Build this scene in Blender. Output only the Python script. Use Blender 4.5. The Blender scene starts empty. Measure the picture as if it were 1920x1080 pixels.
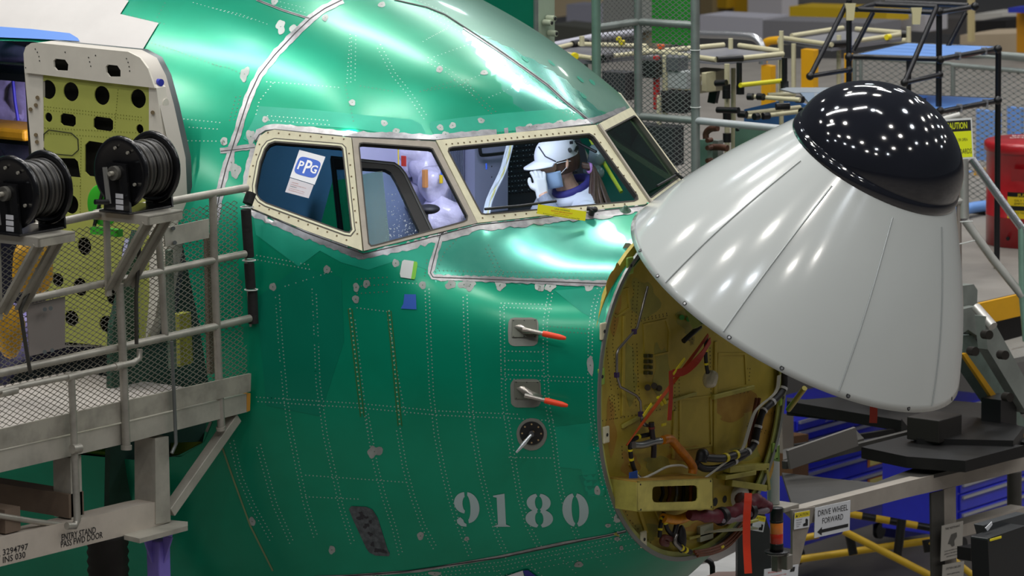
import bpy, bmesh, math, random
import numpy as np
from mathutils import Vector, Matrix, noise
from mathutils.bvhtree import BVHTree
from mathutils.geometry import delaunay_2d_cdt, tessellate_polygon
random.seed(7); rng = np.random.default_rng(7)
scn = bpy.context.scene
COL = scn.collection
PI = math.pi
# ------------------------------------------------------------------ camera
# frame: origin = top of the windshield centre post, X = nose direction, Y = far side, Z = up (metres)
AZ, PITCH, ROLL = math.radians(38), math.radians(9.2), -0.01
FPX, DIST = 8400.0, 20.0
_c, _s = math.cos(AZ), math.sin(AZ)
R0 = np.array([_c, _s, 0.]); TH = np.array([_s, -_c, 0.]); ZZ = np.array([0, 0, 1.])
TW = math.cos(PITCH)*TH + math.sin(PITCH)*ZZ
U0 = -math.sin(PITCH)*TH + math.cos(PITCH)*ZZ
CR = R0*math.cos(ROLL) + U0*math.sin(ROLL)
CU = U0*math.cos(ROLL) - R0*math.sin(ROLL)
def ray(px, py): return (px-960)*CR/FPX - (py-540)*CU/FPX - TW
EYE = -(ray(1120, 238)*DIST)
cam_d = bpy.data.cameras.new('camera'); cam = bpy.data.objects.new('camera', cam_d); COL.objects.link(cam)
cam.matrix_world = Matrix(((CR[0], CU[0], TW[0], EYE[0]), (CR[1], CU[1], TW[1], EYE[1]), (CR[2], CU[2], TW[2], EYE[2]), (0, 0, 0, 1)))
cam_d.sensor_width = 36; cam_d.lens = 36*FPX/1920; cam_d.clip_end = 400
cam_d.dof.use_dof = True; cam_d.dof.focus_distance = 20.0; cam_d.dof.aperture_fstop = 6.3
scn.camera = cam
# ------------------------------------------------------------------ world, lights, exposure
w = bpy.data.worlds.new('hall_air'); scn.world = w; w.use_nodes = True
w.node_tree.nodes['Background'].inputs[0].default_value = (0.80, 0.88, 1.0, 1)
w.node_tree.nodes['Background'].inputs[1].default_value = 0.05
scn.view_settings.view_transform = 'Standard'; scn.view_settings.look = 'None'
scn.view_settings.gamma = 1; scn.view_settings.exposure = 0.0
def area(name, loc, target, sx, sy, power, color=(1, 1, 1), shape='RECTANGLE'):
    l = bpy.data.lights.new(name, 'AREA'); l.shape = shape; l.size = sx; l.size_y = sy; l.energy = power; l.color = color
    o = bpy.data.objects.new(name, l); COL.objects.link(o); o.location = loc
    o.rotation_euler = (Vector(target)-Vector(loc)).to_track_quat('-Z', 'Y').to_euler(); return o
FLOOR_Z = -4.0
LAMPS = [(x+(1.3 if j % 2 else -.6), y, 9.2+.3*((i*7+j*3) % 4)) for i, x in enumerate((-9, -4.5, 0, 4.5, 9, 14)) for j, y in enumerate((-14, -9, -3.5, 1, 6, 11, 17, 24, 32))]
LAMPS = [(x+random.uniform(-.9, .9), y+random.uniform(-1, 1), z) for x, y, z in LAMPS]
LAMPS = [p for p in LAMPS if min(math.dist(p[:2], q) for q in ((-.6, -7.2), (4.4, -2.8), (5.5, 2.3))) > 1.5]
for i, (x, y, z) in enumerate(LAMPS):
    area('ceiling_lamp', (x, y, z), (x, y, 0), *([.5, .5] if i % 4 == 1 else [.9, .9] if i % 4 else [.7, .7]), (85 if x > 3 else 45)*(1.7 if y > 14 else 1) if y > -1 else (175 if x > 3 else 105), (1, 0.96, 0.90) if i % 3 else (0.86, 0.92, 1), 'DISK')
# rows of bright tube fittings over the nose
for x, y, sx, sy, pw, rz in [(-3.7, -.9, 4.6, .32, 340, .28), (-3.3, 5.0, 2.4, .36, 230, .5), (-4.6, -4.9, 2.8, .5, 90, .3), (-5.9, 11.5, 3.4, .5, 230, 0), (-2.5, 9.6, 1.6, .35, 110, .2), (.1, .7, 1.8, .2, 110, .75), (2.6, 1.5, 1.0, .2, 25, 0)]:
    o = area('ceiling_strip_light', (x, y, 9), (x, y, 0), sx, sy, pw, (1, .99, .97)); o.rotation_euler = (0, 0, rz)
# ------------------------------------------------------------------ helpers
def at_x(px, py, x): r = ray(px, py); return EYE+r*((x-EYE[0])/r[0])
def at_y(px, py, y): r = ray(px, py); return EYE+r*((y-EYE[1])/r[1])
def at_z(px, py, z): r = ray(px, py); return EYE+r*((z-EYE[2])/r[2])
def at_d(px, py, d): return EYE+ray(px, py)*d
def on_plane(px, py, p, n): r = ray(px, py); return EYE+r*(np.dot(p-EYE, n)/np.dot(r, n))
def proj(P):
    v = np.asarray(P, float)-EYE; d = -(v@TW); return 960+FPX*(v@CR)/d, 540-FPX*(v@CU)/d
def under(P, py):
    """the point straight below / above P that shows in pixel row py"""
    P = np.asarray(P, float); a, b = -20., 20.
    for _ in range(50):
        m = (a+b)/2
        if proj(P+[0, 0, m])[1] > py: a = m
        else: b = m
    return P+[0, 0, (a+b)/2]
V3 = lambda *a: np.array(a, float)
def unit(v): v = np.asarray(v, float); return v/np.linalg.norm(v)

MATS = {}
def srgb(h):
    if isinstance(h, str): h = tuple(int(h[i:i+2], 16)/255 for i in (0, 2, 4))
    return tuple(c/12.92 if c <= .04045 else ((c+.055)/1.055)**2.4 for c in h)
def mat(name, col, rough=.5, metal=0., var=0., scale=6., bump=0., bscale=40., spec=.5, coat=0., emit=0., aniso=0., col2=None, stretch=None, trans=0.):
    if name in MATS: return MATS[name]
    m = bpy.data.materials.new(name); m.use_nodes = True; nt = m.node_tree; b = nt.nodes['Principled BSDF']
    c = srgb(col) if isinstance(col, str) else col
    I = b.inputs
    I['Base Color'].default_value = (*c, 1); I['Roughness'].default_value = rough; I['Metallic'].default_value = metal
    I['Specular IOR Level'].default_value = spec; I['Coat Weight'].default_value = coat; I['Coat Roughness'].default_value = .08
    if trans: I['Transmission Weight'].default_value = trans
    if emit: I['Emission Color'].default_value = (*c, 1); I['Emission Strength'].default_value = emit
    if aniso: I['Anisotropic'].default_value = aniso
    if var or col2 or bump:
        tc = nt.nodes.new('ShaderNodeTexCoord'); mp = nt.nodes.new('ShaderNodeMapping'); nt.links.new(tc.outputs['Object'], mp.inputs[0])
        if stretch: mp.inputs['Scale'].default_value = stretch
    if var or col2:
        n = nt.nodes.new('ShaderNodeTexNoise'); n.inputs['Scale'].default_value = scale; n.inputs['Detail'].default_value = 5; n.inputs['Roughness'].default_value = .6
        nt.links.new(mp.outputs[0], n.inputs['Vector'])
        r = nt.nodes.new('ShaderNodeValToRGB'); nt.links.new(n.outputs['Fac'], r.inputs[0])
        c2 = srgb(col2) if isinstance(col2, str) else (col2 or tuple(v*(1-var) for v in c)); c1 = c if col2 else tuple(min(1, v*(1+var*.5)) for v in c)
        r.color_ramp.elements[0].position = .38; r.color_ramp.elements[1].position = .62
        r.color_ramp.elements[0].color = (*c2, 1); r.color_ramp.elements[1].color = (*c1, 1)
        nt.links.new(r.outputs[0], I['Base Color'])
    if bump:
        n2 = nt.nodes.new('ShaderNodeTexNoise'); n2.inputs['Scale'].default_value = bscale; n2.inputs['Detail'].default_value = 3
        nt.links.new(mp.outputs[0], n2.inputs['Vector'])
        bp = nt.nodes.new('ShaderNodeBump'); bp.inputs['Strength'].default_value = bump; bp.inputs['Distance'].default_value = .01
        nt.links.new(n2.outputs['Fac'], bp.inputs['Height']); nt.links.new(bp.outputs[0], I['Normal'])
    MATS[name] = m; return m
def glass(name, tint, refl=.05, rough=.02):
    if name in MATS: return MATS[name]
    m = bpy.data.materials.new(name); m.use_nodes = True; nt = m.node_tree; nt.nodes.clear()
    o = nt.nodes.new('ShaderNodeOutputMaterial'); mx = nt.nodes.new('ShaderNodeMixShader'); t = nt.nodes.new('ShaderNodeBsdfTransparent')
    g = nt.nodes.new('ShaderNodeBsdfGlossy'); lw = nt.nodes.new('ShaderNodeLayerWeight'); mr = nt.nodes.new('ShaderNodeMapRange')
    t.inputs[0].default_value = (*tint, 1); g.inputs['Roughness'].default_value = rough; lw.inputs[0].default_value = .35
    mr.inputs['To Min'].default_value = refl; mr.inputs['To Max'].default_value = .9
    nt.links.new(lw.outputs['Facing'], mr.inputs['Value'])
    pw = nt.nodes.new('ShaderNodeMath'); pw.operation = 'POWER'; pw.inputs[1].default_value = 3
    nt.links.new(lw.outputs['Facing'], pw.inputs[0]); nt.links.new(pw.outputs[0], mr.inputs['Value'])
    nt.links.new(mr.outputs[0], mx.inputs[0]); nt.links.new(t.outputs[0], mx.inputs[1]); nt.links.new(g.outputs[0], mx.inputs[2]); nt.links.new(mx.outputs[0], o.inputs[0])
    MATS[name] = m; return m

def frame_of(d):
    d = unit(d); a = V3(0, 0, 1) if abs(d[2]) < .9 else V3(1, 0, 0); u = unit(np.cross(d, a)); return u, np.cross(u, d)
class MB:
    """collects shapes in world coordinates; build() links them as one mesh object"""
    def __init__(s): s.v = []; s.f = []; s.m = []; s.sm = []; s.mi = 0; s.smooth = False
    def add(s, vs, fs, smooth=None):
        k = len(s.v); s.v += [tuple(map(float, v)) for v in vs]; s.f += [tuple(i+k for i in f) for f in fs]
        s.m += [s.mi]*len(fs); s.sm += [s.smooth if smooth is None else smooth]*len(fs); return s
    def obox(s, o, a, b, c, ctr=False):
        """box from corner o (or centre) with edge vectors a, b, c"""
        o, a, b, c = (np.asarray(t, float) for t in (o, a, b, c))
        if ctr: o = o-(a+b+c)/2
        if np.dot(np.cross(a, b), c) < 0: a, b = b, a
        V = [o, o+a, o+a+b, o+b, o+c, o+a+c, o+a+b+c, o+b+c]
        return s.add(V, [(0, 3, 2, 1), (4, 5, 6, 7), (0, 1, 5, 4), (1, 2, 6, 5), (2, 3, 7, 6), (3, 0, 4, 7)], False)
    def box(s, c, sz): return s.obox(c, (sz[0], 0, 0), (0, sz[1], 0), (0, 0, sz[2]), True)
    def bar(s, p, q, w, h, up=(0, 0, 1)):
        """rectangular bar from p to q: w across, h along up"""
        p, q = np.asarray(p, float), np.asarray(q, float); d = q-p; r = unit(np.cross(d, up)); u = unit(np.cross(r, d))
        return s.obox((p+q)/2, d, r*w, u*h, True)
    def tube(s, pts, r, n=10, cap=True, closed=False):
        pts = [np.asarray(p, float) for p in pts]; m = len(pts); rr = r if hasattr(r, '__len__') else [r]*m
        V = []; u = None
        for i, p in enumerate(pts):
            if closed: d = pts[(i+1) % m]-pts[i-1]
            else: d = pts[min(i+1, m-1)]-pts[max(i-1, 0)]
            d = unit(d)
            if u is None: u, _ = frame_of(d)
            u = unit(u-d*np.dot(u, d)); w_ = np.cross(d, u)
            for k in range(n):
                a = 2*PI*k/n; V.append(p+rr[i]*(math.cos(a)*u+math.sin(a)*w_))
        F = []
        for i in range(m if closed else m-1):
            j = (i+1) % m
            for k in range(n): F.append((i*n+k, i*n+(k+1) % n, j*n+(k+1) % n, j*n+k))
        s.add(V, F, True)
        if cap and not closed:
            s.add(V[:n], [tuple(range(n-1, -1, -1))], False); s.add(V[-n:], [tuple(range(n))], False)
        return s
    def cyl(s, p, q, r, n=20, r2=None): return s.tube([p, q], [r, r if r2 is None else r2], n)
    def lathe(s, o, ax, prof, n=32, smooth=True, u=None):
        """prof: (radius, distance along ax) from point o"""
        o = np.asarray(o, float); ax = unit(ax)
        if u is None: u, w_ = frame_of(ax)
        else: u = unit(u); w_ = np.cross(ax, u)
        V = []; F = []
        for (r, h) in prof:
            for k in range(n):
                a = 2*PI*k/n; V.append(o+ax*h+r*(math.cos(a)*u+math.sin(a)*w_))
        for i in range(len(prof)-1):
            for k in range(n): F.append((i*n+k, i*n+(k+1) % n, (i+1)*n+(k+1) % n, (i+1)*n+k))
        return s.add(V, F, smooth)
    def disc(s, o, nrm, r, n=8, jit=0., u=None, e=1.):
        if u is None: u, w_ = frame_of(nrm)
        else: u = unit(u); w_ = unit(np.cross(nrm, u))
        V = [np.asarray(o)+r*(1+jit*random.uniform(-1, 1))*(math.cos(2*PI*k/n)*u+e*math.sin(2*PI*k/n)*w_) for k in range(n)]
        return s.add(V, [tuple(range(n))], False)
    def poly(s, pts, n=None, t=0., smooth=False):
        """flat polygon, extruded by -n*t"""
        pts = [np.asarray(p, float) for p in pts]; k = len(pts); tri = tessellate_polygon([[Vector(p) for p in pts]])
        nn = unit(n) if n is not None else unit(np.cross(pts[1]-pts[0], pts[2]-pts[0]))
        def ori(f, d):
            c = np.cross(pts[f[1]]-pts[f[0]], pts[f[2]]-pts[f[0]]); return f if np.dot(c, d) > 0 else (f[2], f[1], f[0])
        s.add(pts, [ori(f, nn) for f in tri], smooth)
        if t:
            bk = [p-nn*t for p in pts]; s.add(bk, [ori(f, -nn) for f in tri], smooth)
            s.add(pts+bk, [(i, (i+1) % k, (i+1) % k+k, i+k) for i in range(k)], False)
        return s
    def ring(s, outer, inner, n, t):
        """plate with a hole: outer and inner outlines, thickness t backwards"""
        outer = [np.asarray(p, float) for p in outer]; inner = [np.asarray(p, float) for p in inner]; nn = unit(n)
        A = outer+inner; tri = tessellate_polygon([[Vector(p) for p in outer], [Vector(p) for p in inner]])
        def ori(f, d):
            c = np.cross(A[f[1]]-A[f[0]], A[f[2]]-A[f[0]]); return f if np.dot(c, d) > 0 else (f[2], f[1], f[0])
        s.add(A, [ori(f, nn) for f in tri], False)
        B = [p-nn*t for p in A]; s.add(B, [ori(f, -nn) for f in tri], False)
        a, b = len(outer), len(inner); m = len(A)
        s.add(A+B, [(i, (i+1) % a, (i+1) % a+m, i+m) for i in range(a)]+[(a+(i+1) % b, a+i, a+i+m, a+(i+1) % b+m) for i in range(b)], False)
        return s
    def sphere(s, c, r, n=16, sc=(1, 1, 1)):
        c = np.asarray(c, float); V = []; F = []; h = n//2
        for i in range(h+1):
            a = PI*i/h
            for k in range(n): b = 2*PI*k/n; V.append(c+r*V3(math.sin(a)*math.cos(b)*sc[0], math.sin(a)*math.sin(b)*sc[1], math.cos(a)*sc[2]))
        for i in range(h):
            for k in range(n): F.append((i*n+k, (i+1)*n+k, (i+1)*n+(k+1) % n, i*n+(k+1) % n))
        return s.add(V, F, True)
    def build(s, name, mats, parent=None, bevel=0., weld=False, **props):
        if not isinstance(mats, (list, tuple)): mats = [mats]
        me = bpy.data.meshes.new(name)
        v = np.array(s.v); org = np.array([(v[:, 0].min()+v[:, 0].max())/2, (v[:, 1].min()+v[:, 1].max())/2, v[:, 2].min()])
        me.from_pydata([tuple(p) for p in (v-org)], [], s.f)
        me.polygons.foreach_set('material_index', s.m); me.polygons.foreach_set('use_smooth', s.sm)
        for m in mats: me.materials.append(m)
        if weld:
            b = bmesh.new(); b.from_mesh(me); bmesh.ops.remove_doubles(b, verts=b.verts, dist=1e-5); bmesh.ops.recalc_face_normals(b, faces=b.faces); b.to_mesh(me); b.free()
        me.update(); o = bpy.data.objects.new(name, me); COL.objects.link(o)
        wp = WP(parent) if parent else V3(0, 0, 0)
        o.location = org-wp
        if parent: o.parent = parent
        if bevel:
            md = o.modifiers.new('bevel', 'BEVEL'); md.width = bevel; md.segments = 2; md.limit_method = 'ANGLE'; md.angle_limit = .7
        for k, x in props.items(): o[k] = x
        return o
def WP(o):
    p = V3(*o.location)
    while o.parent: o = o.parent; p = p+V3(*o.location)
    return p
def thing(name, label, cat, loc, group=None):
    o = bpy.data.objects.new(name, None); COL.objects.link(o); o.location = tuple(map(float, loc)); o.empty_display_size = .1
    tag(o, label, cat, group); return o
def tag(o, label, cat, group=None, kind=None):
    if label: o['label'] = label
    if cat: o['category'] = cat
    if group: o['group'] = group
    if kind: o['kind'] = kind
    return o
def struct(o): o['kind'] = 'structure'; return o
def copy_tree(o, parent=None):
    c = o.copy(); COL.objects.link(c)
    if parent: c.parent = parent
    for ch in list(o.children): copy_tree(ch, c)
    return c
def smooth_pts(pts, k=4):
    """catmull-rom through points"""
    P = [np.asarray(p, float) for p in pts]; P = [2*P[0]-P[1]]+P+[2*P[-1]-P[-2]]; out = []
    for i in range(1, len(P)-2):
        for j in range(k):
            t = j/k; a, b, c, d = P[i-1:i+3]
            out.append(.5*((2*b)+(c-a)*t+(2*a-5*b+4*c-d)*t*t+(3*b-a-3*c+d)*t**3))
    out.append(P[-2]); return out
def text_tris(txt, bold=0., spacing=1., shear=0.):
    """default font glyphs as triangles in 2D, height about 1 -> (verts, faces, width)"""
    cu = bpy.data.curves.new('t', 'FONT'); cu.body = txt; cu.size = 1.38; cu.offset = bold; cu.space_character = spacing; cu.resolution_u = 2; cu.shear = shear
    ob = bpy.data.objects.new('t', cu); COL.objects.link(ob)
    me = ob.to_mesh(); vs = [(v.co.x, v.co.y) for v in me.vertices]; fs = [tuple(p.vertices) for p in me.polygons]
    ob.to_mesh_clear(); bpy.data.objects.remove(ob); bpy.data.curves.remove(cu)
    return vs, fs, (max(v[0] for v in vs) if vs else 0)
def put_text(mb, txt, o, r, u, h, width=None, bold=0., off=0., center=False, mi=None):
    """text on a plane: o = baseline start, r right unit, u up unit, h cap height"""
    vs, fs, wd = text_tris(txt, bold)
    if not vs: return
    r, u = np.asarray(r, float), np.asarray(u, float); sx = h if width is None else width/wd
    n = unit(np.cross(r, u)); o = np.asarray(o, float)+n*off
    if center: o = o-unit(r)*wd*sx/2
    if mi is not None: mb.mi = mi
    mb.add([o+r*x*sx+u*y*h for x, y in vs], fs, False)
# ------------------------------------------------------------------ aircraft nose section
def pchip(xs, ys):
    xs, ys = np.array(xs, float), np.array(ys, float); h = np.diff(xs); d = np.diff(ys)/h; m = np.zeros(len(xs))
    m[0], m[-1] = d[0], d[-1]
    for i in range(1, len(xs)-1): m[i] = 0 if d[i-1]*d[i] <= 0 else 3*(h[i-1]+h[i])/((2*h[i]+h[i-1])/d[i-1]+(h[i]+2*h[i-1])/d[i])
    def f(x):
        x = np.clip(x, xs[0], xs[-1]); i = np.clip(np.searchsorted(xs, x)-1, 0, len(xs)-2); t = (x-xs[i])/h[i]
        return (2*t**3-3*t*t+1)*ys[i]+(t**3-2*t*t+t)*h[i]*m[i]+(3*t*t-2*t**3)*ys[i+1]+(t**3-t*t)*h[i]*m[i+1]
    return f
XN = .53
crown = pchip([-5.5, -3, -2, -1.35, -1.0, -.65, -.35, 0, .28, XN], [.95, .9, .78, .62, .50, .345, .19, 0, -.24, -.37])
cz = pchip([-5.5, -2, -.5, XN], [-1.05, -1.05, -1.10, -1.14])
wid = pchip([-5.5, -2.6, -1.6, -.9, -.4, 0, .28, XN], [1.88, 1.86, 1.72, 1.50, 1.27, 1.06, .89, .715])
bot = pchip([-5.5, -2.6, -1.6, -.9, -.4, 0, .28, XN], [-3.1, -3.08, -2.98, -2.78, -2.55, -2.32, -2.12, -1.90])
def sec_r(x, t):
    ct, st = np.abs(np.cos(t)), np.sin(t); h = np.where(st > 0, crown(x)-cz(x), cz(x)-bot(x))
    n = np.where(st > 0, 2.12+.22*np.clip((x+2.0)/1.8, 0, 1), 2.05)
    return ((ct/wid(x))**n+(np.abs(st)/h)**n)**(-1/n)
def skinP(x, t):
    x, t = np.asarray(x, float), np.asarray(t, float); r = sec_r(x, t)
    return np.stack([x+0*r, -r*np.cos(t), cz(x)+r*np.sin(t)], -1)
def toparam(P): return (P[0], math.atan2(P[2]-float(cz(P[0])), -P[1]))
def grid_bvh(x0, x1, nx, t0, t1, nt, f=skinP):
    X, T = np.meshgrid(np.linspace(x0, x1, nx), np.linspace(t0, t1, nt), indexing='ij'); P = f(X, T).reshape(-1, 3)
    F = [(i*nt+j, i*nt+j+1, (i+1)*nt+j+1, (i+1)*nt+j) for i in range(nx-1) for j in range(nt-1)]
    return BVHTree.FromPolygons([tuple(p) for p in P], F)
BASE = grid_bvh(-5.5, XN, 160, -PI/2, 1.5*PI, 200)
def hit(px, py, bvh=None):
    r = unit(ray(px, py)); h = (bvh or BASE).ray_cast(Vector(EYE), Vector(r))
    return (np.array(h[0]), np.array(h[1])*(1 if np.dot(h[1], r) < 0 else -1)) if h[0] is not None else (None, None)

# window planes, solved from the pillar corners
pA = V3(0, 0, 0); pB = at_y(1219, 383, 0)
def symm(n, f):
    best = None
    for y in np.arange(.5, 1.2, .002):
        P = at_y(*n, -y); q = proj(P*[1, -1, 1]); e = math.hypot(q[0]-f[0], q[1]-f[1])
        if best is None or e < best[0]: best = (e, P)
    return best[1]
pC = symm((818, 265), (1183, 206)); n1 = unit(np.cross(pC-pA, pB-pA)); n1 = n1 if n1[0] > 0 else -n1
pCb = on_plane(897, 419, pA, n1)
pE = hit(660, 259)[0]; pE = at_y(660, 259, pE[1]-.02)
n2 = unit(np.cross(pC-pE, pCb-pE)); n2 = n2 if n2[1] < 0 else -n2
pF = on_plane(681, 471, pE, n2)
pG = hit(497, 247)[0]
n3 = unit(np.cross(pE-pG, pF-pG)); n3 = n3 if n3[1] < 0 else -n3
PL = {1: (pA, n1), 2: (pE, n2), 3: (pE, n3)}
OUT1 = [(1116, 235), (1219, 383), (895, 419), (817, 264)]
OUT2 = [(816, 266), (895, 419), (682, 471), (660, 259)]
OUT3 = [(659, 259), (680, 471), (576, 434), (473, 391), (462, 377), (460, 362), (468, 318), (482, 268), (488, 256), (499, 248), (515, 244)]
IN1 = [(1104, 253), (1112, 258), (1193, 368), (1194, 374), (1188, 377), (910, 402), (903, 401), (899, 395), (841, 285), (842, 280), (848, 278)]
IN2 = [(810, 281), (875, 406), (874, 413), (868, 416), (703, 460), (696, 461), (692, 457), (674, 277), (675, 271), (681, 270), (804, 279)]
IN3 = [(642, 281), (658, 425), (659, 431), (655, 436), (648, 435), (500, 381), (489, 374), (482, 364), (481, 350), (489, 306), (498, 281), (505, 272), (516, 268), (632, 277), (639, 278)]
def toplane(k, pts): return [on_plane(x, y, *PL[k]) for x, y in pts]
mirror = lambda P: [np.asarray(p)*[1, -1, 1] for p in P]

# skin cut-outs in (x, angle) space with exact targets on the window planes
def densify(pts, step=14):
    out = []
    for i, a in enumerate(pts):
        b = pts[(i+1) % len(pts)]; k = max(1, int(math.dist(a, b)/step)); out += [(a[0]+(b[0]-a[0])*j/k, a[1]+(b[1]-a[1])*j/k) for j in range(k)]
    return out
belt = [((1118, 237), 1), ((817, 266), 1), ((659, 261), 2), ((515, 246), 3), ((501, 249), 3), ((490, 258), 3), ((483, 270), 3), ((470, 318), 3), ((462, 362), 3), ((464, 376), 3), ((474, 389), 3), ((576, 431), 3), ((681, 468), 3), ((895, 416), 2), ((1217, 381), 1)]
bq, bt = [], []
for i in range(len(belt)-1):
    (a, ka), (b, kb) = belt[i], belt[i+1]; k = max(1, int(math.dist(a, b)/14)); pk = kb if i < 3 else ka
    if i >= 12: pk = kb
    for j in range(k+(1 if i == len(belt)-2 else 0)):
        q = (a[0]+(b[0]-a[0])*j/k, a[1]+(b[1]-a[1])*j/k)
        T = on_plane(*q, *PL[pk if (i, j) != (13, 0) else 2]); bt.append(T)
        H = hit(*q)[0]; pr = toparam(H); bq.append((pr[0], min(pr[1], PI/2)))
bt[0] = on_plane(1118, 237, pA, n1); bt[0][1] = 0; bt[-1][1] = 0; bq[0] = (bq[0][0], PI/2); bq[-1] = (bt[-1][0]-.0, PI/2)
bq = np.array(bq); bt = np.array(bt); bdisp = bt-skinP(bq[:, 0], bq[:, 1])
doorpx = [(-90, 74), (60, 78), (190, 96), (260, 130), (300, 200), (330, 400), (372, 600), (396, 750), (380, 830), (330, 856), (250, 862), (120, 850), (-90, 800)]
dq = np.array([toparam(hit(*q)[0]) for q in densify(doorpx, 30)])
palepx = [(893, 424), (836, 434), (822, 452), (812, 490), (806, 515), (816, 521), (960, 527), (1148, 533), (1165, 508), (1190, 478), (1240, 440), (1290, 415)]
pq = []
for i in range(len(palepx)-1):
    a, b = palepx[i], palepx[i+1]
    for j in range(5):
        H = hit(a[0]+(b[0]-a[0])*j/5, a[1]+(b[1]-a[1])*j/5)[0]
        if H is not None: t_ = toparam(H); pq.append((min(t_[0], XN-.002), min(t_[1], PI/2)))
pq = np.array(pq)
def inpoly(P, poly):
    x, y = P[:, 0], P[:, 1]; r = np.zeros(len(P), bool); j = len(poly)-1
    for i in range(len(poly)):
        xi, yi = poly[i]; xj, yj = poly[j]; c = ((yi > y) != (yj > y)) & (x < (xj-xi)*(y-yi)/(yj-yi+1e-12)+xi); r ^= c; j = i
    return r
TS = .9   # metres per radian, to even out the triangulation
xs = np.concatenate([np.linspace(-5.5, -3, 12)[:-1], np.linspace(-3, -1, 40)[:-1], np.linspace(-1, XN, 52)]); ts = np.linspace(-PI/2, PI/2, 96)
pts = [(x, t*TS) for x in xs for t in ts]
nearb = np.array([[q[0], q[1]*TS] for q in list(bq)+list(dq)])
keep = [p for p in pts if np.min(np.hypot(nearb[:, 0]-p[0], nearb[:, 1]-p[1])) > .012 or abs(p[1]) > PI/2*TS-1e-6 or p[0] > XN-1e-6]
kb, kd = len(keep), len(keep)+len(bq)
allp = keep+[(q[0], q[1]*TS) for q in bq]+[(q[0], q[1]*TS) for q in dq]
cons = [(kb+i, kb+i+1) for i in range(len(bq)-1)]+[(kd+i, kd+(i+1) % len(dq)) for i in range(len(dq))]
vo, eo, fo, ov, oe, of = delaunay_2d_cdt([Vector(p) for p in allp], cons, [], 0, 1e-5)
vo = np.array([(v[0], v[1]) for v in vo]); cen = np.array([vo[list(f)].mean(0) for f in fo])
hole = np.array([(q[0], q[1]*TS) for q in bq]+[(bq[-1][0], PI/2*TS+.5), (bq[0][0], PI/2*TS+.5)])
drop = inpoly(cen, hole) | inpoly(cen, np.array([(q[0], q[1]*TS) for q in dq]))
# the strip between the window's two ends on the crown line belongs to the hole
fo = [tuple(f) for f, d in zip(fo, drop) if not d]
vx, vt = vo[:, 0], np.clip(vo[:, 1]/TS, -PI/2, PI/2); SP = skinP(vx, vt)
D = np.linalg.norm(SP[:, None, :]-skinP(bq[:, 0], bq[:, 1])[None], axis=2)
W = 1/(D+1e-5)**3; disp = (W[:, :, None]*bdisp[None]).sum(1)/W.sum(1)[:, None]
SP = SP+disp*np.exp(-(D.min(1)/.30)**2)[:, None]
cl = vt > PI/2-1e-5; SP[cl, 1] = 0; cl = vt < -PI/2+1e-5; SP[cl, 1] = 0; SP[vx > XN-1e-5, 0] = XN
nv = len(SP); SPm = SP*[1, -1, 1]
oc = {}
fv = [tuple(p) for p in SP]+[tuple(p) for p in SPm]
FF = [tuple(f) for f in fo]; FFm = [tuple(nv+i for i in f[::-1]) for f in fo]
def facing(fs):   # near-side faces must look outwards (-y)
    a = np.array([fv[i] for i in fs[len(fs)//2]]); n = np.cross(a[1]-a[0], a[2]-a[0]); c = a.mean(0)-[a.mean(0)[0], 0, -1.1]; return np.dot(n, c) > 0
if not facing(FF): FF = [f[::-1] for f in FF]; FFm = [f[::-1] for f in FFm]
SKIN = BVHTree.FromPolygons(fv, FF+FFm)
def sk(px, py, off=.0015):
    P, N = hit(px, py, SKIN)
    return (None, None) if P is None else (P+N*off, N)
green = mat('green_primer', (.0, .235, .125), .31, .42, coat=.45, col2=(.0, .30, .17), scale=1.1, spec=.2)
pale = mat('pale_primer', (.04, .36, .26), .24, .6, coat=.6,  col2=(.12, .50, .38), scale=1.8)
for m_, q_ in ((green, .19), (pale, .16)): m_.node_tree.nodes['Principled BSDF'].inputs['Coat Roughness'].default_value = q_; m_.node_tree.nodes['Principled BSDF'].inputs['Coat IOR'].default_value = 1.5
bare = mat('bare_metal', (.36, .39, .37), .45, .45, var=.25, scale=9)
silver = mat('silver_edge', (.36, .36, .37), .32, .8, var=.3, scale=14)
dark = mat('dark_gap', (.02, .022, .022), .6)
rivl = mat('rivet_light', (.36, .52, .46), .35, .55)
rivd = mat('rivet_dark', (.10, .17, .12), .5, .3)
fus = thing('aircraft_nose', 'nose section of an airliner in green primer, radome raised, windows fitted', 'aircraft', (-1.0, 0, -3.08))
sb = MB(); sb.smooth = True
pol = np.array([(q[0], q[1]) for q in pq]+[(XN+.1, pq[-1][1]), (XN+.1, PI/2), (bq[-1][0], PI/2)]+[tuple(q) for q in bq[::-1][:30]])
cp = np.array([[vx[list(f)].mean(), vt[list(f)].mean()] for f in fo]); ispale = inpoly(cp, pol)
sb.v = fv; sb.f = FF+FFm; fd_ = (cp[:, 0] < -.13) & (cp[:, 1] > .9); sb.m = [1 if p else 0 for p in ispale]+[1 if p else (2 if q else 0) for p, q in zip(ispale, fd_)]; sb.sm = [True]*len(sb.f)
skin = sb.build('fuselage_skin', [green, pale, mat('thin_primer', (.10, .26, .19), .34, .5, coat=.4, col2=(.13, .30, .22), scale=2)], fus, weld=True)

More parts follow.
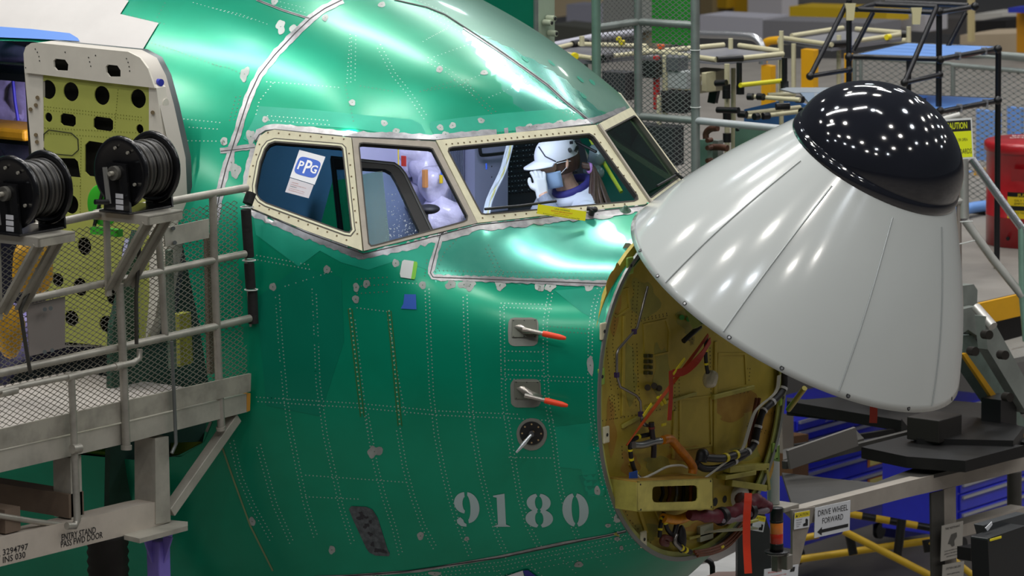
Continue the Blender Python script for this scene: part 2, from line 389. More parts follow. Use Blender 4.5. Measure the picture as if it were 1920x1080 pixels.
# ---- marks on the skin: rivets, seams, stripped patches (surface pattern of the skin)
mk = MB()
def rivets(pts, step=6.3, dbl=0, r=.0031, mi=0, three=False):
    mk.mi = mi; L = 0; offs = [0] if not dbl else ([-dbl/2, dbl/2] if not three else [-dbl, 0, dbl])
    for i in range(len(pts)-1):
        a, b = np.array(pts[i], float), np.array(pts[i+1], float); d = np.linalg.norm(b-a); u = (b-a)/d; n = np.array([-u[1], u[0]])
        t = -L % step
        k = 0
        while t < d:
            for j, o in enumerate(offs):
                q = a+u*(t+(step/2 if j % 2 else 0))+n*o; P, N = sk(q[0], q[1], .0012)
                if P is not None: mk.disc(P, N, r, 6)
            t += step
        L += d
def blob(px, py, rx, ry=None, rot=0., mi=2, n=22, jit=.10, off=.0018):
    ry = ry or rx; mk.mi = mi; c, s = math.cos(rot), math.sin(rot); ring_ = []; ph = [random.uniform(0, 6.28) for _ in range(3)]
    for k in range(n):
        a = 2*PI*k/n; q = 1+jit*(math.sin(2*a+ph[0])+.7*math.sin(3*a+ph[1])+.5*math.sin(5*a+ph[2])); x, y = rx*q*math.cos(a), ry*q*math.sin(a)
        P, N = sk(px+x*c-y*s, py+x*s+y*c, off)
        if P is not None: ring_.append(P)
    P, N = sk(px, py, off)
    if P is None or len(ring_) < 5: return
    mk.add([P]+ring_, [(0, 1+i, 1+(i+1) % len(ring_)) for i in range(len(ring_))], True)
    mk.mi = 1; mk.disc(P+N*.0008, N, .003, 6)
def ribbon(pts, wpx, mi=3, step=10, off=.0022, rag=0., cuts=1, side=0.):
    """strip of surface along a pixel path; side shifts it across"""
    mk.mi = mi; Q = []
    for i in range(len(pts)-1):
        a, b = np.array(pts[i], float), np.array(pts[i+1], float); k = max(1, int(np.linalg.norm(b-a)/step)); Q += [a+(b-a)*j/k for j in range(k)]
    Q.append(np.array(pts[-1], float)); rows = []
    for i, q in enumerate(Q):
        d = Q[min(i+1, len(Q)-1)]-Q[max(i-1, 0)]; d = d/np.linalg.norm(d); n = np.array([-d[1], d[0]]); row = []
        for j in range(cuts+1):
            t = -wpx/2+wpx*j/cuts+side; t += rag*random.uniform(-1, 1) if j == cuts or (j == 0 and not side) else 0
            P, N = sk(*(q+n*t), off); row.append(P)
        rows.append(row)
    V = []; F = []
    for r in rows:
        if any(p is None for p in r): V.append(None)
        else: V.append(r)
    idx = 0; verts = []; st = []
    for r in V:
        if r is None: st.append(None)
        else: st.append(len(verts)); verts += r
    for i in range(len(st)-1):
        if st[i] is not None and st[i+1] is not None:
            for j in range(cuts): F.append((st[i]+j, st[i]+j+1, st[i+1]+j+1, st[i+1]+j))
    if F: mk.add(verts, F, True)
def area_patch(poly, mi, step=12, off=.0012):
    """larger tinted patch: pixel polygon, triangulated densely and laid on the skin"""
    bd = densify(poly, step); pp = np.array(bd); x0, y0 = pp.min(0); x1, y1 = pp.max(0)
    G = np.array([(x, y) for x in np.arange(x0, x1, step) for y in np.arange(y0, y1, step)]); G = G[inpoly(G, pp)] if len(G) else G
    G = [g for g in G if np.min(np.hypot(pp[:, 0]-g[0], pp[:, 1]-g[1])) > step*.5]
    al = [tuple(p) for p in bd]+[tuple(g) for g in G]; n = len(bd)
    v, e, f, _, _, _ = delaunay_2d_cdt([Vector(p) for p in al], [(i, (i+1) % n) for i in range(n)], [], 1, 1e-4)
    R = [sk(p[0], p[1], off)[0] for p in v]; ok = [r is not None for r in R]; mk.mi = mi
    mk.add([r if r is not None else V3(0, 0, 0) for r in R], [tuple(q) for q in f if all(ok[i] for i in q)], True)
def Z(ox, oy, s, pts): return [(ox+x/s, oy+y/s) for x, y in pts]
z7 = lambda *p: Z(400, 450, 2.595, p); z8 = lambda *p: Z(400, 700, 2.595, p); z5 = lambda *p: Z(400, 0, 3.84, p); z9 = lambda *p: Z(800, 0, 4.32, p); z1 = lambda *p: Z(0, 0, 4, p); z6 = lambda *p: Z(420, 220, 3.856, p); zc = lambda *p: Z(800, 180, 3.374, p)
# light band above the windows and tint patches
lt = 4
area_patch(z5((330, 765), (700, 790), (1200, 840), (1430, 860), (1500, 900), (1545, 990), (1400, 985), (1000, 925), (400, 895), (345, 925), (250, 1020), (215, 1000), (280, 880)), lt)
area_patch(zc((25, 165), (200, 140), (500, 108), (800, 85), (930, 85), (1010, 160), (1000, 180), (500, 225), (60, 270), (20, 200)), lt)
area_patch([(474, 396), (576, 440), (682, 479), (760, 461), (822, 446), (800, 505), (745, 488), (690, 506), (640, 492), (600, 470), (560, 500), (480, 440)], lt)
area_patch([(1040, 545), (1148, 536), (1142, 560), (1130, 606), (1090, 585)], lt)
area_patch([(1040, 800), (1132, 790), (1142, 860), (1160, 930), (1100, 930), (1090, 880), (1048, 876)], 7); area_patch([(1085, 892), (1118, 888), (1124, 925), (1098, 930)], 8); area_patch([(480, 560), (560, 500), (640, 520), (645, 640), (600, 780), (500, 760)], 8)
# ribbons: seam at the entry door frame, crown seam, window surround, nose cowl edge
seam = z5((930, 0), (800, 65), (700, 135), (590, 240), (440, 400), (330, 540), (255, 700), (200, 870), (140, 1060)); seam += [(424, 315), (413, 360), (402, 420)]
ribbon(seam, 15, 3, 8, .0020, 1.2, 2); ribbon(seam, 1.8, 5, 8, .0030)
ribbon(z5((310, 0), (500, 75), (690, 135)), 4, 3, 8); ribbon(z5((310, 0), (500, 75), (690, 135)), 1.2, 5, 8, .003)
ribbon([(413, 283), (478, 275)], 10, 3, 8, .0022, 1); ribbon([(414, 284), (478, 277)], 1.2, 5, 8, .003)
ribbon(z8((30, 320), (100, 520), (180, 740), (290, 960)), 3.2, 6, 8); 
ribbon([(590, 1082)]+z8((660, 985), (1000, 960), (1400, 890), (1700, 825), (1915, 790))+[(1182, 993)], 5, 3, 8); ribbon([(590, 1084), (750, 1072), (940, 1045), (1060, 1020), (1182, 995)], 1.6, 5, 8, .003)
crn = z9((-260, 0), (0, 60), (150, 120), (380, 270), (560, 390), (800, 560), (980, 690), (1130, 830), (1330, 990))
ribbon(crn, 2.2, 5, 8, .0022)
ribbon(z9((300, 225), (560, 395), (800, 560), (980, 690), (1130, 830), (1330, 990)), 5, 3, 8, .0016)
wtop = [(478, 262), (486, 248), (498, 240), (515, 238), (660, 252), (815, 258), (960, 246), (1114, 227), (1150, 213), (1181, 200)]
ribbon(wtop, 11, 3, 7, .0024, 1.6, 2); ribbon([(x, y+5.5) for x, y in wtop], 2, 5, 7, .003)
wbot = [(462, 383), (474, 398), (576, 442), (682, 481), (760, 463), (897, 427), (1000, 416), (1110, 403), (1222, 390)]
ribbon(wbot, 13, 3, 7, .0024, 3.0, 2); ribbon([(x, y-5) for x, y in wbot], 2, 5, 7, .003)
ribbon([(457, 362), (464, 318), (476, 272)], 9, 3, 7, .0024, 1)
cowl = [(836, 432), (826, 440), (815, 480), (807, 512), (812, 520), (960, 526), (1148, 533)]
ribbon(cowl, 11, 3, 7, .0026, 1.5, 2); ribbon(cowl, 1.8, 5, 7, .0032)
# rivet rows
for p in [z7((312, 270), (327, 500), (350, 750))+z8((370, 250), (410, 450), (450, 640), (500, 800)), z7((490, 230), (502, 500))+z8((510, 50), (545, 300), (590, 500), (620, 640), (680, 830)),
          z8((745, 200), (790, 450), (830, 600), (880, 750), (910, 870)), z8((900, 270), (930, 450), (970, 600), (1020, 740), (1080, 850)),
          z7((1040, 240), (1050, 500), (1062, 750))+z8((1085, 300), (1120, 480), (1150, 600), (1180, 700), (1250, 880)), z7((1225, 270), (1232, 500), (1248, 750))+z8((1262, 270), (1300, 480), (1340, 640), (1380, 780), (1430, 890)),
          z7((1405, 320), (1408, 560), (1415, 800))+z8((1440, 300), (1465, 450), (1490, 600), (1530, 740), (1590, 850)), z7((1640, 260), (1615, 400), (1615, 560), (1625, 800))+z8((1655, 300), (1672, 450), (1690, 560), (1715, 660), (1770, 790)),
          z7((1880, 230), (1850, 330), (1835, 450), (1832, 650), (1840, 850))+z8((1845, 230), (1865, 400), (1890, 500), (1930, 640), (1990, 800))]:
    rivets(p, 7, 7.5)
for p in [z7((210, 775), (700, 805), (1100, 842), (1480, 858)), z7((210, 85), (470, 132)), z7((1400, 318), (1640, 325)), z8((90, 330), (130, 500), (190, 640), (280, 800)), z8((220, 350), (300, 640), (380, 820))]: rivets(p, 7, 8)
for p in [z7((1400, 540), (1600, 545)), z7((1400, 585), (1600, 590)), z7((1400, 630), (1600, 635)), z7((350, 225), (590, 150)), z8((450, 495), (940, 530)), z8((450, 600), (720, 612)), z8((1440, 408), (1670, 412)), z7((700, 330), (860, 350)), z7((880, 205), (1030, 215)), z7((1490, 870), (1670, 880))]: rivets(p, 7)
rivets(z7((1400, 665), (1800, 680)), 7, 8); rivets(z7((1620, 430), (1830, 445)), 7, 8, mi=1)
for k in range(3): rivets(z7((700, 190+k*35), (860, 180+k*35)), 8, mi=1)
rivets([(600, 1094), (940, 1057), (1060, 1032), (1190, 1004)], 7, 7); rivets([(640, 1100), (940, 1074), (1060, 1050), (1215, 1020)], 9, 10)
for k in range(4): rivets([(925+k*60, 1066-k*13), (960+k*60, 1090-k*8)], 8)
for p, m in [(z5((385, 590), (600, 605), (920, 632)), 0), (z5((985, 250), (960, 620)), 0), (z5((1510, 300), (1690, 200)), 0), (z5((1590, 410), (1870, 310)), 0), (z5((1490, 660), (1760, 575)), 1), (z5((0, 60), (200, 105), (400, 180)), 0),
             (z5((0, 465), (110, 490), (240, 550)), 1), (z9((335, 650), (650, 520)), 0), (z9((505, 790), (830, 655)), 0), (z9((15, 310), (175, 230)), 0), (z9((0, 735), (290, 690)), 1), (z1((1110, 315), (1300, 375), (1650, 500)), 1), (z1((910, 100), (1250, 185)), 1),
             (z1((1350, 890), (1650, 920)), 0), (z1((1420, 955), (1640, 970)), 0), (z1((1350, 1055), (1640, 1060)), 0), (z1((1450, 20), (1900, 150)), 0), (z1((1180, 130), (1250, 0)), 1), (z5((950, 620), (1010, 880)), 1), (z5((1060, 620), (1300, 660)), 1)]: rivets(p, 7.5, mi=m)
for p, m in [(z5((1010, 260), (1005, 580)), 0), (z5((1190, 330), (1300, 540), (1400, 660), (1530, 850)), 0), (z5((1540, 430), (1700, 520), (1880, 680)), 0), (z5((390, 850), (840, 885)), 0), (z9((540, 395), (720, 510), (900, 650)), 1), (z9((1010, 850), (1240, 960)), 1), (z9((300, 660), (450, 830), (560, 930)), 1), (z5((180, 690), (130, 880)), 1), (z7((1330, 30), (1400, 170)), 1), (z7((1100, 160), (1900, 175)), 1), (z5((480, 30), (660, 75)), 0), (z5((1380, 0), (1500, 30), (1700, 120)), 0), (z9((20, 120), (400, 300)), 0)]: rivets(p, 7.5, 8, mi=m)
for p in [z5((430, 600), (330, 730), (290, 900)), z6((600, 850), (860, 960)), z6((380, 770), (600, 850)), zc((770, 40), (950, 130)), zc((400, 215), (1000, 175))]: rivets(p, 7.5, mi=0)
rivets(z7((690, 390), (755, 950)), 7.5, 0, mi=0); rivets(z7((850, 390), (935, 860)), 7.5, 0, mi=0)
rivets(z7((1060, 30), (1040, 170)), 6, 8, mi=1); rivets(wtop, 6, mi=1); rivets(wbot, 6.5, 7, mi=1); rivets([(x-4, y) for x, y in seam], 8, mi=1); rivets([(x+4, y+2) for x, y in seam], 8, mi=1)
rivets([(878, 428), (835, 470), (812, 520)], 8, mi=1)
# sanded patches down to bare metal
for b in z7((553, 143), (290, 228), (887, 113), (745, 213), (695, 230), (693, 288), (1018, 220)): blob(*b, 6, 8)
for b in z5((375, 860), (1000, 740), (1230, 888), (1315, 945), (1633, 920), (1722, 905), (1672, 968), (1608, 993), (1212, 35), (1628, 500)): blob(*b, 6.5, 5.5)
for b in z9((465, 590), (440, 978), (830, 1025), (890, 1028), (1078, 995), (1285, 995), (105, 565)): blob(*b, 6.5, 5)
for b in z5((485, 195), (590, 220), (225, 535), (270, 985)): blob(*b, 9, 12, .3, jit=.2)
for b in z5((80, 1025), (440, 15), (805, 130)): blob(*b, 6, 6)
blob(*z1((1680, 140+920))[0], 7, 7); blob(434, 305, 5, 16, .1); blob(441, 320, 9, 16, .1, jit=.2)
for b in z8((785, 380), ): blob(*b, 12, 12, jit=.25)
for b in z8((190, 720), (577, 858), (1008, 790), (1868, 570)): blob(*b, 6, 8, -.2)
for b in z9((795, 482), (1010, 512), (1245, 645), (1340, 668), (1270, 780)): blob(*b, 8, 2.6, .7, mi=4)
blob(1158, 970, 7, 10); blob(1140, 985, 5, 4); blob(1157, 1010, 5, 4); blob(1165, 1027, 4, 4); blob(1107, 685, 6.5, 17); blob(1085, 1058, 9, 5); blob(875, 1010, 5, 4); blob(815, 1075, 12, 4)
for x in (845, 870, 882, 938, 1012, 1032, 1105): blob(x, 534 if x < 1000 else 537, 10, 8, jit=.15)
for x, y in [(880, 537), (937, 536), (1013, 538), (1031, 538)]: blob(x, y, 7, 9)
for x, y, r in [(592, 433, 22), (636, 456, 20), (523, 408, 18), (660, 472, 16)]: blob(x, y+4, r, 6, .38, jit=.2)
blob(1120, 403, 28, 8, .1); blob(1250, 400, 34, 6, .5); blob(1172, 397, 15, 7)
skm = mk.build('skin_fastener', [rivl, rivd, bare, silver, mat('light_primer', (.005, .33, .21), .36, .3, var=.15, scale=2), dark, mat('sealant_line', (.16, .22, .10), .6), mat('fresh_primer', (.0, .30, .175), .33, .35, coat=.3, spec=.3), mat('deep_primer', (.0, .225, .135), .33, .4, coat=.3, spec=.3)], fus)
skm.name = 'rivet_pattern'; skm['kind'] = 'stuff'; skm['label'] = 'rows of rivets, bare seams and sanded patches on the green skin'
# ------------------------------------------------------------------ cockpit windows
cream = mat('cream_frame', 'CFCAAC', .5, 0, var=.08, scale=20)
taupe = mat('taupe_frame', 'A39B8E', .55, 0, var=.08, scale=20)
rubber = mat('black_rubber', '141517', .5)
bolt = mat('frame_bolt', '5A4B30', .4, .5)
def inset(poly, d):
    """move a pixel outline inwards by d"""
    P = [np.array(p, float) for p in poly]; n = len(P); A = sum(P[i][0]*P[(i+1) % n][1]-P[(i+1) % n][0]*P[i][1] for i in range(n)); s = 1 if A > 0 else -1; out = []
    for i in range(n):
        a = P[i]-P[i-1]; b = P[(i+1) % n]-P[i]; a = a/np.linalg.norm(a); b = b/np.linalg.norm(b)
        na, nb = np.array([-a[1], a[0]])*s, np.array([-b[1], b[0]])*s; m = na+nb; m = m/max(.35, np.dot(m, m))*2 if False else m/max(.6, 1+np.dot(na, nb))
        out.append(tuple(P[i]+m*d))
    return out
def lift(P, n, o): return [np.asarray(p)+n*o for p in P]
BOLTS = {3: ([(503, 250), (523, 251), (543, 253), (563, 255), (583, 257), (603, 258), (624, 260), (645, 262), (487, 272), (481, 291), (475, 312), (469, 332), (487, 387), (505, 394), (524, 401), (542, 408), (560, 415), (578, 422), (596, 429), (614, 436), (632, 443), (650, 451)]+[(655+i*2.2, 289+i*21.5) for i in range(8)]),
         2: [], 1: [(836+i*11.1, 272-i*1.08) for i in range(24)]+[(904+i*20.5, 410-i*2.0) for i in range(14)]+[(1114+i*11, 253+i*15.5) for i in range(8)]}
far_of = lambda side: side < 0
for side in (1, -1):
    for k, O_, I_, m, nm in ((1, OUT1, IN1, cream, 'front_window'), (2, OUT2, IN2, taupe, 'sliding_window'), (3, OUT3, IN3, cream, 'aft_window')):
        p0, n0 = PL[k]; f = (lambda P: P) if side == 1 else mirror; nn = n0 if side == 1 else n0*[1, -1, 1]
        ow, iw = toplane(k, O_), toplane(k, I_); lip = toplane(k, inset(I_, 3.0))
        b = MB(); b.ring(f(lift(ow, n0, .005)), f(lift(iw, n0, .005)), nn, .03)
        fr = b.build('window_frame', m, fus)
        b = MB(); b.ring(f(lift(toplane(k, inset(I_, -2.2)), n0, .0064)), f(lift(toplane(k, inset(I_, .3)), n0, .0064)), nn, .03)
        if k == 3: b.ring(f(lift(toplane(k, inset(I_, -8)), n0, .0062)), f(lift(toplane(k, inset(I_, -6.6)), n0, .0062)), nn, .004)
        b.build('window_gasket', mat('window_gasket', '3A3630', .6), fr)
        if k == 3: MB().ring(f(lift(toplane(k, inset(I_, -6.0)), n0, .0075)), f(lift(toplane(k, inset(I_, -2.6)), n0, .0075)), nn, .004).build('window_retainer', mat('retainer', 'D8D6B8', .5), fr)
        if side == 1 and BOLTS[k]:
            b = MB()
            for q in BOLTS[k]: b.disc(on_plane(*q, p0, n0)+n0*.0064, n0, .0042, 8)
            b.build('window_bolts', bolt, fr)['kind'] = 'stuff'
        b = MB()
        if not (k == 2 and side == 1):
            g = glass('window_glass_tinted', (.22, .40, .44), .05) if k == 3 else (glass('window_glass_clear', (.93, .97, .96), .02) if side == 1 or k == 2 else glass('window_glass_green', (.42, .60, .45), .06))
            b.poly(f(lift(toplane(k, inset(I_, -3)), n0, -.012)), nn, .004); b.build('window_pane', g, fr)
# centre post between the two windshields
MB().bar(pA+V3(.006, 0, .012), pB+V3(.006, 0, .008), .012, .012, n1*[1, 0, 1]).build('centre_post', taupe, fus)
# sliding side window, pushed back inside
P2, N2 = PL[2][0]-PL[2][1]*.10, PL[2][1]
sl = lambda pts, o=0.: [on_plane(x, y, P2+N2*o, N2) for x, y in pts]
win = thing('sliding_side_window', 'opened side cockpit window pulled inwards, black frame and wet pane with a pale film strip', 'window', sl([(760, 400)])[0])
so = [(620, 292), (740, 304), (752, 312), (762, 325), (815, 436), (800, 470), (690, 500), (640, 480)]
si = [(630, 312), (722, 317), (733, 323), (742, 338), (786, 432), (784, 447), (695, 478), (648, 462)]
MB().ring(sl(so), sl(si), N2, .03).build('window_frame', rubber, win, bevel=.004)
MB().ring(sl(inset(so, 2.5), .004), sl(inset(so, 5), .004), N2, .006).build('frame_groove', mat('groove_grey', '4A4E52', .4), win)
pane = MB().poly(sl(inset(si, -3), -.012), N2, .006).build('window_pane', glass('wet_glass', (.75, .86, .88), .10, .08), win)
MB().poly(sl([(679, 327), (717, 320), (731, 455), (693, 462)], -.005), N2, .001).build('film_strip', glass('film_green', (.45, .72, .66), .12, .4), win)
b = MB()
for _ in range(230):
    x = random.uniform(722, 786); y = 470-abs(random.gauss(0, 55)); 
    if not inpoly(np.array([(x, y)]), np.array(inset(si, 4)))[0]: continue
    p = sl([(x, y)], -.010)[0]; b.sphere(p, random.uniform(.0008, .003), 6)
b.build('water_drops', mat('water_drop', 'F4FBFF', .1, 0, spec=.8), pane)['kind'] = 'stuff'
# sticker on the aft window
P3, N3 = PL[3]; stp = lambda pts, o=0.: [on_plane(x, y, P3+N3*(-.006+o), N3) for x, y in pts]
stk = thing('glass_maker_sticker', 'white sticker with a blue PPG emblem and a printed slip on the aft cockpit window', 'sticker', stp([(570, 325)])[0])
MB().poly(stp(z6((545, 235), (733, 285), (655, 487), (477, 432))), N3, .001).build('emblem_card', mat('sticker_white', 'E4E6EA', .4), stk)
MB().poly(stp(z6((477, 437), (648, 490), (612, 585), (442, 540)), -.0005), N3, .001).build('printed_slip', mat('slip_grey', 'C9C6CC', .5), stk)
c0 = np.array([604, 361]); ux = np.array([182, 50])/189.; uy = np.array([-78, 198])/213.; b = MB(); rr = []
for k in range(48):
    a = 2*PI*k/48; x = math.copysign(abs(math.cos(a))**.45, math.cos(a))*84; y = math.copysign(abs(math.sin(a))**.45, math.sin(a))*68; q = c0+ux*x+uy*y; rr.append(z6(tuple(q))[0])
b.poly(stp(rr, .0006), N3); b.build('blue_emblem', mat('emblem_blue', '2A5FC8', .4), stk)
b = MB(); pr = stp([z6(tuple(c0))[0], z6(tuple(c0+ux*100))[0], z6(tuple(c0-uy*100))[0]], .0014); r_, u_ = unit(pr[1]-pr[0]), unit(pr[2]-pr[0]); s_ = np.linalg.norm(pr[1]-pr[0])/100
put_text(b, 'P', pr[0]-r_*72*s_-u_*30*s_, r_, u_, 66*s_, 42*s_, .03); put_text(b, 'P', pr[0]-r_*26*s_-u_*48*s_, r_, u_, 104*s_, 52*s_, .03); put_text(b, 'G', pr[0]+r_*22*s_-u_*30*s_, r_, u_, 62*s_, 50*s_, .03)
b.build('emblem_letters', mat('letter_white', 'F2F4F8', .4), stk)
b = MB(); b.mi = 0; q0 = stp(z6((487, 465)), .0004)[0]; ptx = ['GUARANTEED', 'windshield glass handle with care', 'WARNING', 'do not scratch surface or remove', 'film before final inspection']
for i, t_ in enumerate(ptx):
    put_text(b, t_, q0+r_*(2 if i else 4)*s_-u_*(6+i*15)*s_, r_, u_, 7*s_, (50 if i in (0, 2) else 115)*s_, mi=0 if i != 2 else 1)
b.build('slip_text', [mat('print_red', 'B0625A', .6), mat('print_dark', '3A3A44', .6)], stk)
# ------------------------------------------------------------------ cockpit interior
lav = mat('cockpit_lavender', 'B4B4D6', .5, var=.05, scale=3)
AX = -1.42
def sect(x, k=1., n=60): return [skinP(x, -PI/2+PI*i/n)*[1, k, 1]+V3(0, 0, (1-k)*0) for i in range(n+1)]
half = [skinP(AX, a) for a in np.linspace(-.35, PI/2, 40)]; pol_ = [p*[1, .97, 1]-[0, 0, .03] for p in half]; pol_ += [p*[1, -1, 1] for p in pol_[::-1][1:]]
MB().poly(pol_, (1, 0, 0), .04).build('cockpit_rear_wall', lav, fus)
hf = [skinP(x, -.28)*[1, .985, 1] for x in np.linspace(AX, .40, 24)]
MB().poly(hf+[p*[1, -1, 1] for p in hf[::-1]], (0, 0, 1), .03).build('cockpit_floor', mat('cockpit_floor', '3B3F46', .7, var=.2), fus)
l = area('cockpit_light', (-.62, -.15, .22), (-.8, .1, -1), .5, .35, 14, (.78, .82, 1)); l2 = area('cockpit_light', (-.30, -.35, -.12), (-1.2, .5, -.3), .25, .15, 1.6, (.86, .9, 1))
ap = lambda px, py, o=0.: at_x(px, py, AX+.02+o)
bp_ = thing('circuit_breaker_panel', 'dark circuit breaker panel with rows of white-marked switches behind the person', 'panel', ap(1005, 330))
MB().poly([ap(932, 262, .03), ap(1090, 250, .03), ap(1118, 372, .03), ap(935, 395, .03)], (1, 0, 0), .03).build('panel_plate', mat('panel_dark', '14202E', .45), bp_)
b = MB()
for r in range(11):
    for k in range(24):
        x = 938+k*6+r*.5; y = 272+r*9.2-k*.6; p = ap(x, y, .03); b.cyl(p, p+V3(.012, 0, 0), .0035, 6)
b.build('breaker_buttons', mat('breaker_black', '0C0F14', .3), bp_)['kind'] = 'stuff'
b = MB()
for r in range(11):
    for k in range(24):
        if random.random() < .55: x = 938+k*6+r*.5; y = 268+r*9.2-k*.6; p = ap(x, y, .032); b.box(p, (.001, random.uniform(.004, .012), .003))
b.build('panel_marks', mat('mark_white', 'A9BECB', .5), bp_)['kind'] = 'stuff'
# lavender door pillar with handle tube, ribbon cable
pil = thing('cockpit_door_panel', 'pale lavender panel between the side window and the breaker panel', 'panel', ap(905, 330))
MB().obox(ap(872, 400, .0), ap(934, 392)-ap(872, 400), (.06, 0, 0), ap(872, 262)-ap(872, 400)).build('door_leaf', lav, pil)
MB().tube(smooth_pts([ap(899, 262, .12), ap(901, 287, .12), ap(908, 291, .12), ap(945, 287, .12), ap(962, 284, .1)], 5), .0085, 8).build('grab_tube', rubber, pil)
b = MB()
for i in range(5): p = ap(922, 272+i*20, .062); b.disc(p, (1, 0, 0), .004, 8)
b.build('door_screws', dark, pil)['kind'] = 'stuff'
cb = smooth_pts([at_d(957, 268, 21.15), at_d(949, 300, 21.15), at_d(944, 318, 21.15), at_d(935, 338, 21.1), at_d(924, 360, 21.1), at_d(915, 385, 21.05), at_d(911, 420, 21.0)], 5)
b = MB()
for k in range(5): b.mi = 1 if k == 3 else 0; b.tube([p+CR*.006*(k-2)+TW*.003*math.sin(k*2+i*.7) for i, p in enumerate(cb)], .0055, 6)
tag(b.build('cable_bundle', [mat('cable_white', 'DCE2EE', .5), mat('cable_yellow', 'D6CF8A', .5)]), 'white and yellow cable bundle hanging inside the near front cockpit window', 'cable')
# crew seat cushions, wrapped parts and bags inside the open side window
seat = thing('crew_seat', 'black padded crew seat seen through the open side window', 'seat', at_d(795, 400, 20.75))
MB().sphere(at_d(803, 392, 20.75), .055, 20, (1, 1, .42)).build('seat_cushion', mat('seat_black', '1B1B22', .6), seat)
MB().cyl(at_d(799, 395, 20.75), at_d(797, 450, 20.75), .012, 10).build('seat_post', mat('grey_metal', '8E9093', .35, .8), seat)
wrap = mat('clear_wrap', 'CFCBE6', .25, 0, var=.12, scale=14, bump=.8, bscale=22)
def lump(c, r, sc=(1, 1, 1), n=18, amp=.25, fr=9., seed=0):
    b = MB(); b.sphere(c, r, n, sc); c = np.asarray(c)
    b.v = [tuple(c+(np.array(v)-c)*(1+amp*noise.noise(Vector(((v[0])*fr+seed, v[1]*fr, v[2]*fr))))) for v in b.v]; return b
for i, (x, y, d, r, sc, lab) in enumerate([(775, 292, 21.25, .10, (1, 1, 1), 'crumpled clear bag of small parts high inside the open side window'), (800, 318, 21.2, .075, (1, 1, 1.3), 'clear bag of fittings hung in the middle of the open side window'),
                                (815, 345, 21.1, .07, (1, 1, 1.2), 'small crumpled clear bag beside the window post'), (808, 300, 21.3, .08, (1, 1, 1.1), 'clear bag behind the others near the top right corner of the side window'), (828, 410, 21.1, .10, (1.2, 1, 1), 'pale wrapped bundle low in the open side window'), (785, 372, 21.3, .10, (1.2, 1, .9), 'pale wrapped box above the black seat')]):
    tag(lump(at_d(x, y, d), r, sc, 20, .5, 14, i*3).build('plastic_bag', wrap), lab, 'bag', 'wrapped parts inside the cockpit')
for x, y, c, nm, lab, sz in [(757, 302, 'C8382C', 'red_tag', 'red tag hanging beside the bags in the side window', (.03, .004, .05)), (797, 335, 'C98A50', 'wooden_block', 'tan slotted block between the clear bags', (.022, .022, .085)), (829, 322, '2E5FD0', 'blue_connector', 'blue connector beside the side window post', (.012, .012, .035)), (827, 336, 'E0C22A', 'yellow_connector', 'yellow connector below the blue one beside the window post', (.014, .014, .04)), (747, 300, 'E8D030', 'yellow_rod', 'thin yellow rod near the top of the side window', (.006, .006, .12)),
                         (910+2, 312, '3C62D8', 'blue_clip', 'small blue clip on the cables at the left of the front window', (.008, .008, .03))]:
    tag(MB().box(at_d(x, y, 21.0), sz).build(nm, mat(nm, c, .5), bevel=.003), lab, nm.split('_')[-1])
sg = thing('information_placard', 'small dark placard with white lines at the top of the side window', 'placard', at_d(728, 285, 21.3))
MB().obox(at_d(728, 285, 21.3), CR*.14, CU*.055, TW*.006, True).build('placard_plate', mat('placard_black', '10151A', .5), sg)
b = MB(); put_text(b, 'EMERGENCY EXIT', at_d(728, 284, 21.29)+TW*.002, CR, CU, .010, .10, center=True); put_text(b, 'pull handle', at_d(728, 291, 21.29)+TW*.002, CR, CU, .007, .06, center=True); b.build('placard_text', mat('mark_white', 'A9BECB'), sg)
b = MB()
for k in range(9): b.tube([ap(846+k*2.6, 262, .05+.01*(k % 3)), ap(848+k*2.7, 400, .05+.01*(k % 2))], .0028, 5)
tag(b.build('wire_curtain', [mat('wire_grey', '6E7288', .4)]), 'row of thin hanging grey wires at the left edge of the front window', 'wires', kind='stuff')
# green inner curtain behind the aft window, overhead liner
tag(MB().poly([at_d(623, 340, 20.62), at_d(668, 330, 20.62), at_d(668, 470, 20.6), at_d(600, 425, 20.6)], TW, .004).build('green_curtain', mat('curtain_green', '10E08A', .4, emit=0)), 'bright green sheet behind the lower right of the tinted aft window', 'sheet')
area('cockpit_light', (-.62, -.98, .02), tuple(at_d(640, 400, 20.6)), .06, .06, .5, (.9, 1, .95))  # added fill light without a fitting, brightens the green sheet
# wiper and yellow tag on the nose in front of the windshield
wp = thing('windshield_wiper', 'black wiper resting on the near front window with its pivot on the nose', 'wiper', sk(1108, 402)[0])
N1 = n1; on1 = lambda x, y, o=.02: on_plane(x, y, pA+N1*o, N1)
MB().tube([on1(909, 392), on1(975, 386), on1(1043, 377)], .006, 8).build('wiper_blade', rubber, wp)
pv = sk(1108, 402, .0)[0]; pn = sk(1108, 402)[1]
b = MB(); b.cyl(pv, pv+pn*.035, .014, 14); b.cyl(pv+pn*.02-CR*.022+CU*.012, pv+pn*.03+CR*.012, .010, 12); b.sphere(pv+pn*.03+CR*.01, .014, 12); b.build('wiper_pivot', rubber, wp)
tg = [on1(x, y, .04) for x, y in ((1010, 383), (1099, 397), (1096, 414), (1007, 401))]
ytag = thing('yellow_warning_tag', 'long yellow warning tag with red print tied to the wiper', 'tag', tg[3])
tn = unit(np.cross(tg[1]-tg[0], tg[3]-tg[0])); tn = tn if tn@TW > 0 else -tn
tc = sum(tg)/4+TW*.02; tr = unit(tg[1]-tg[0]+tg[2]-tg[3]); tu = unit(CU-tr*(CU@tr)); tw_, thh = .225, .042
MB().obox(tc, tr*tw_, tu*thh, np.cross(tr, tu)*.0015, True).build('tag_plate', mat('tag_yellow', 'EFE616', .5), ytag)
b = MB(); b.mi = 0; tf = tc+np.cross(tr, tu)*.0016
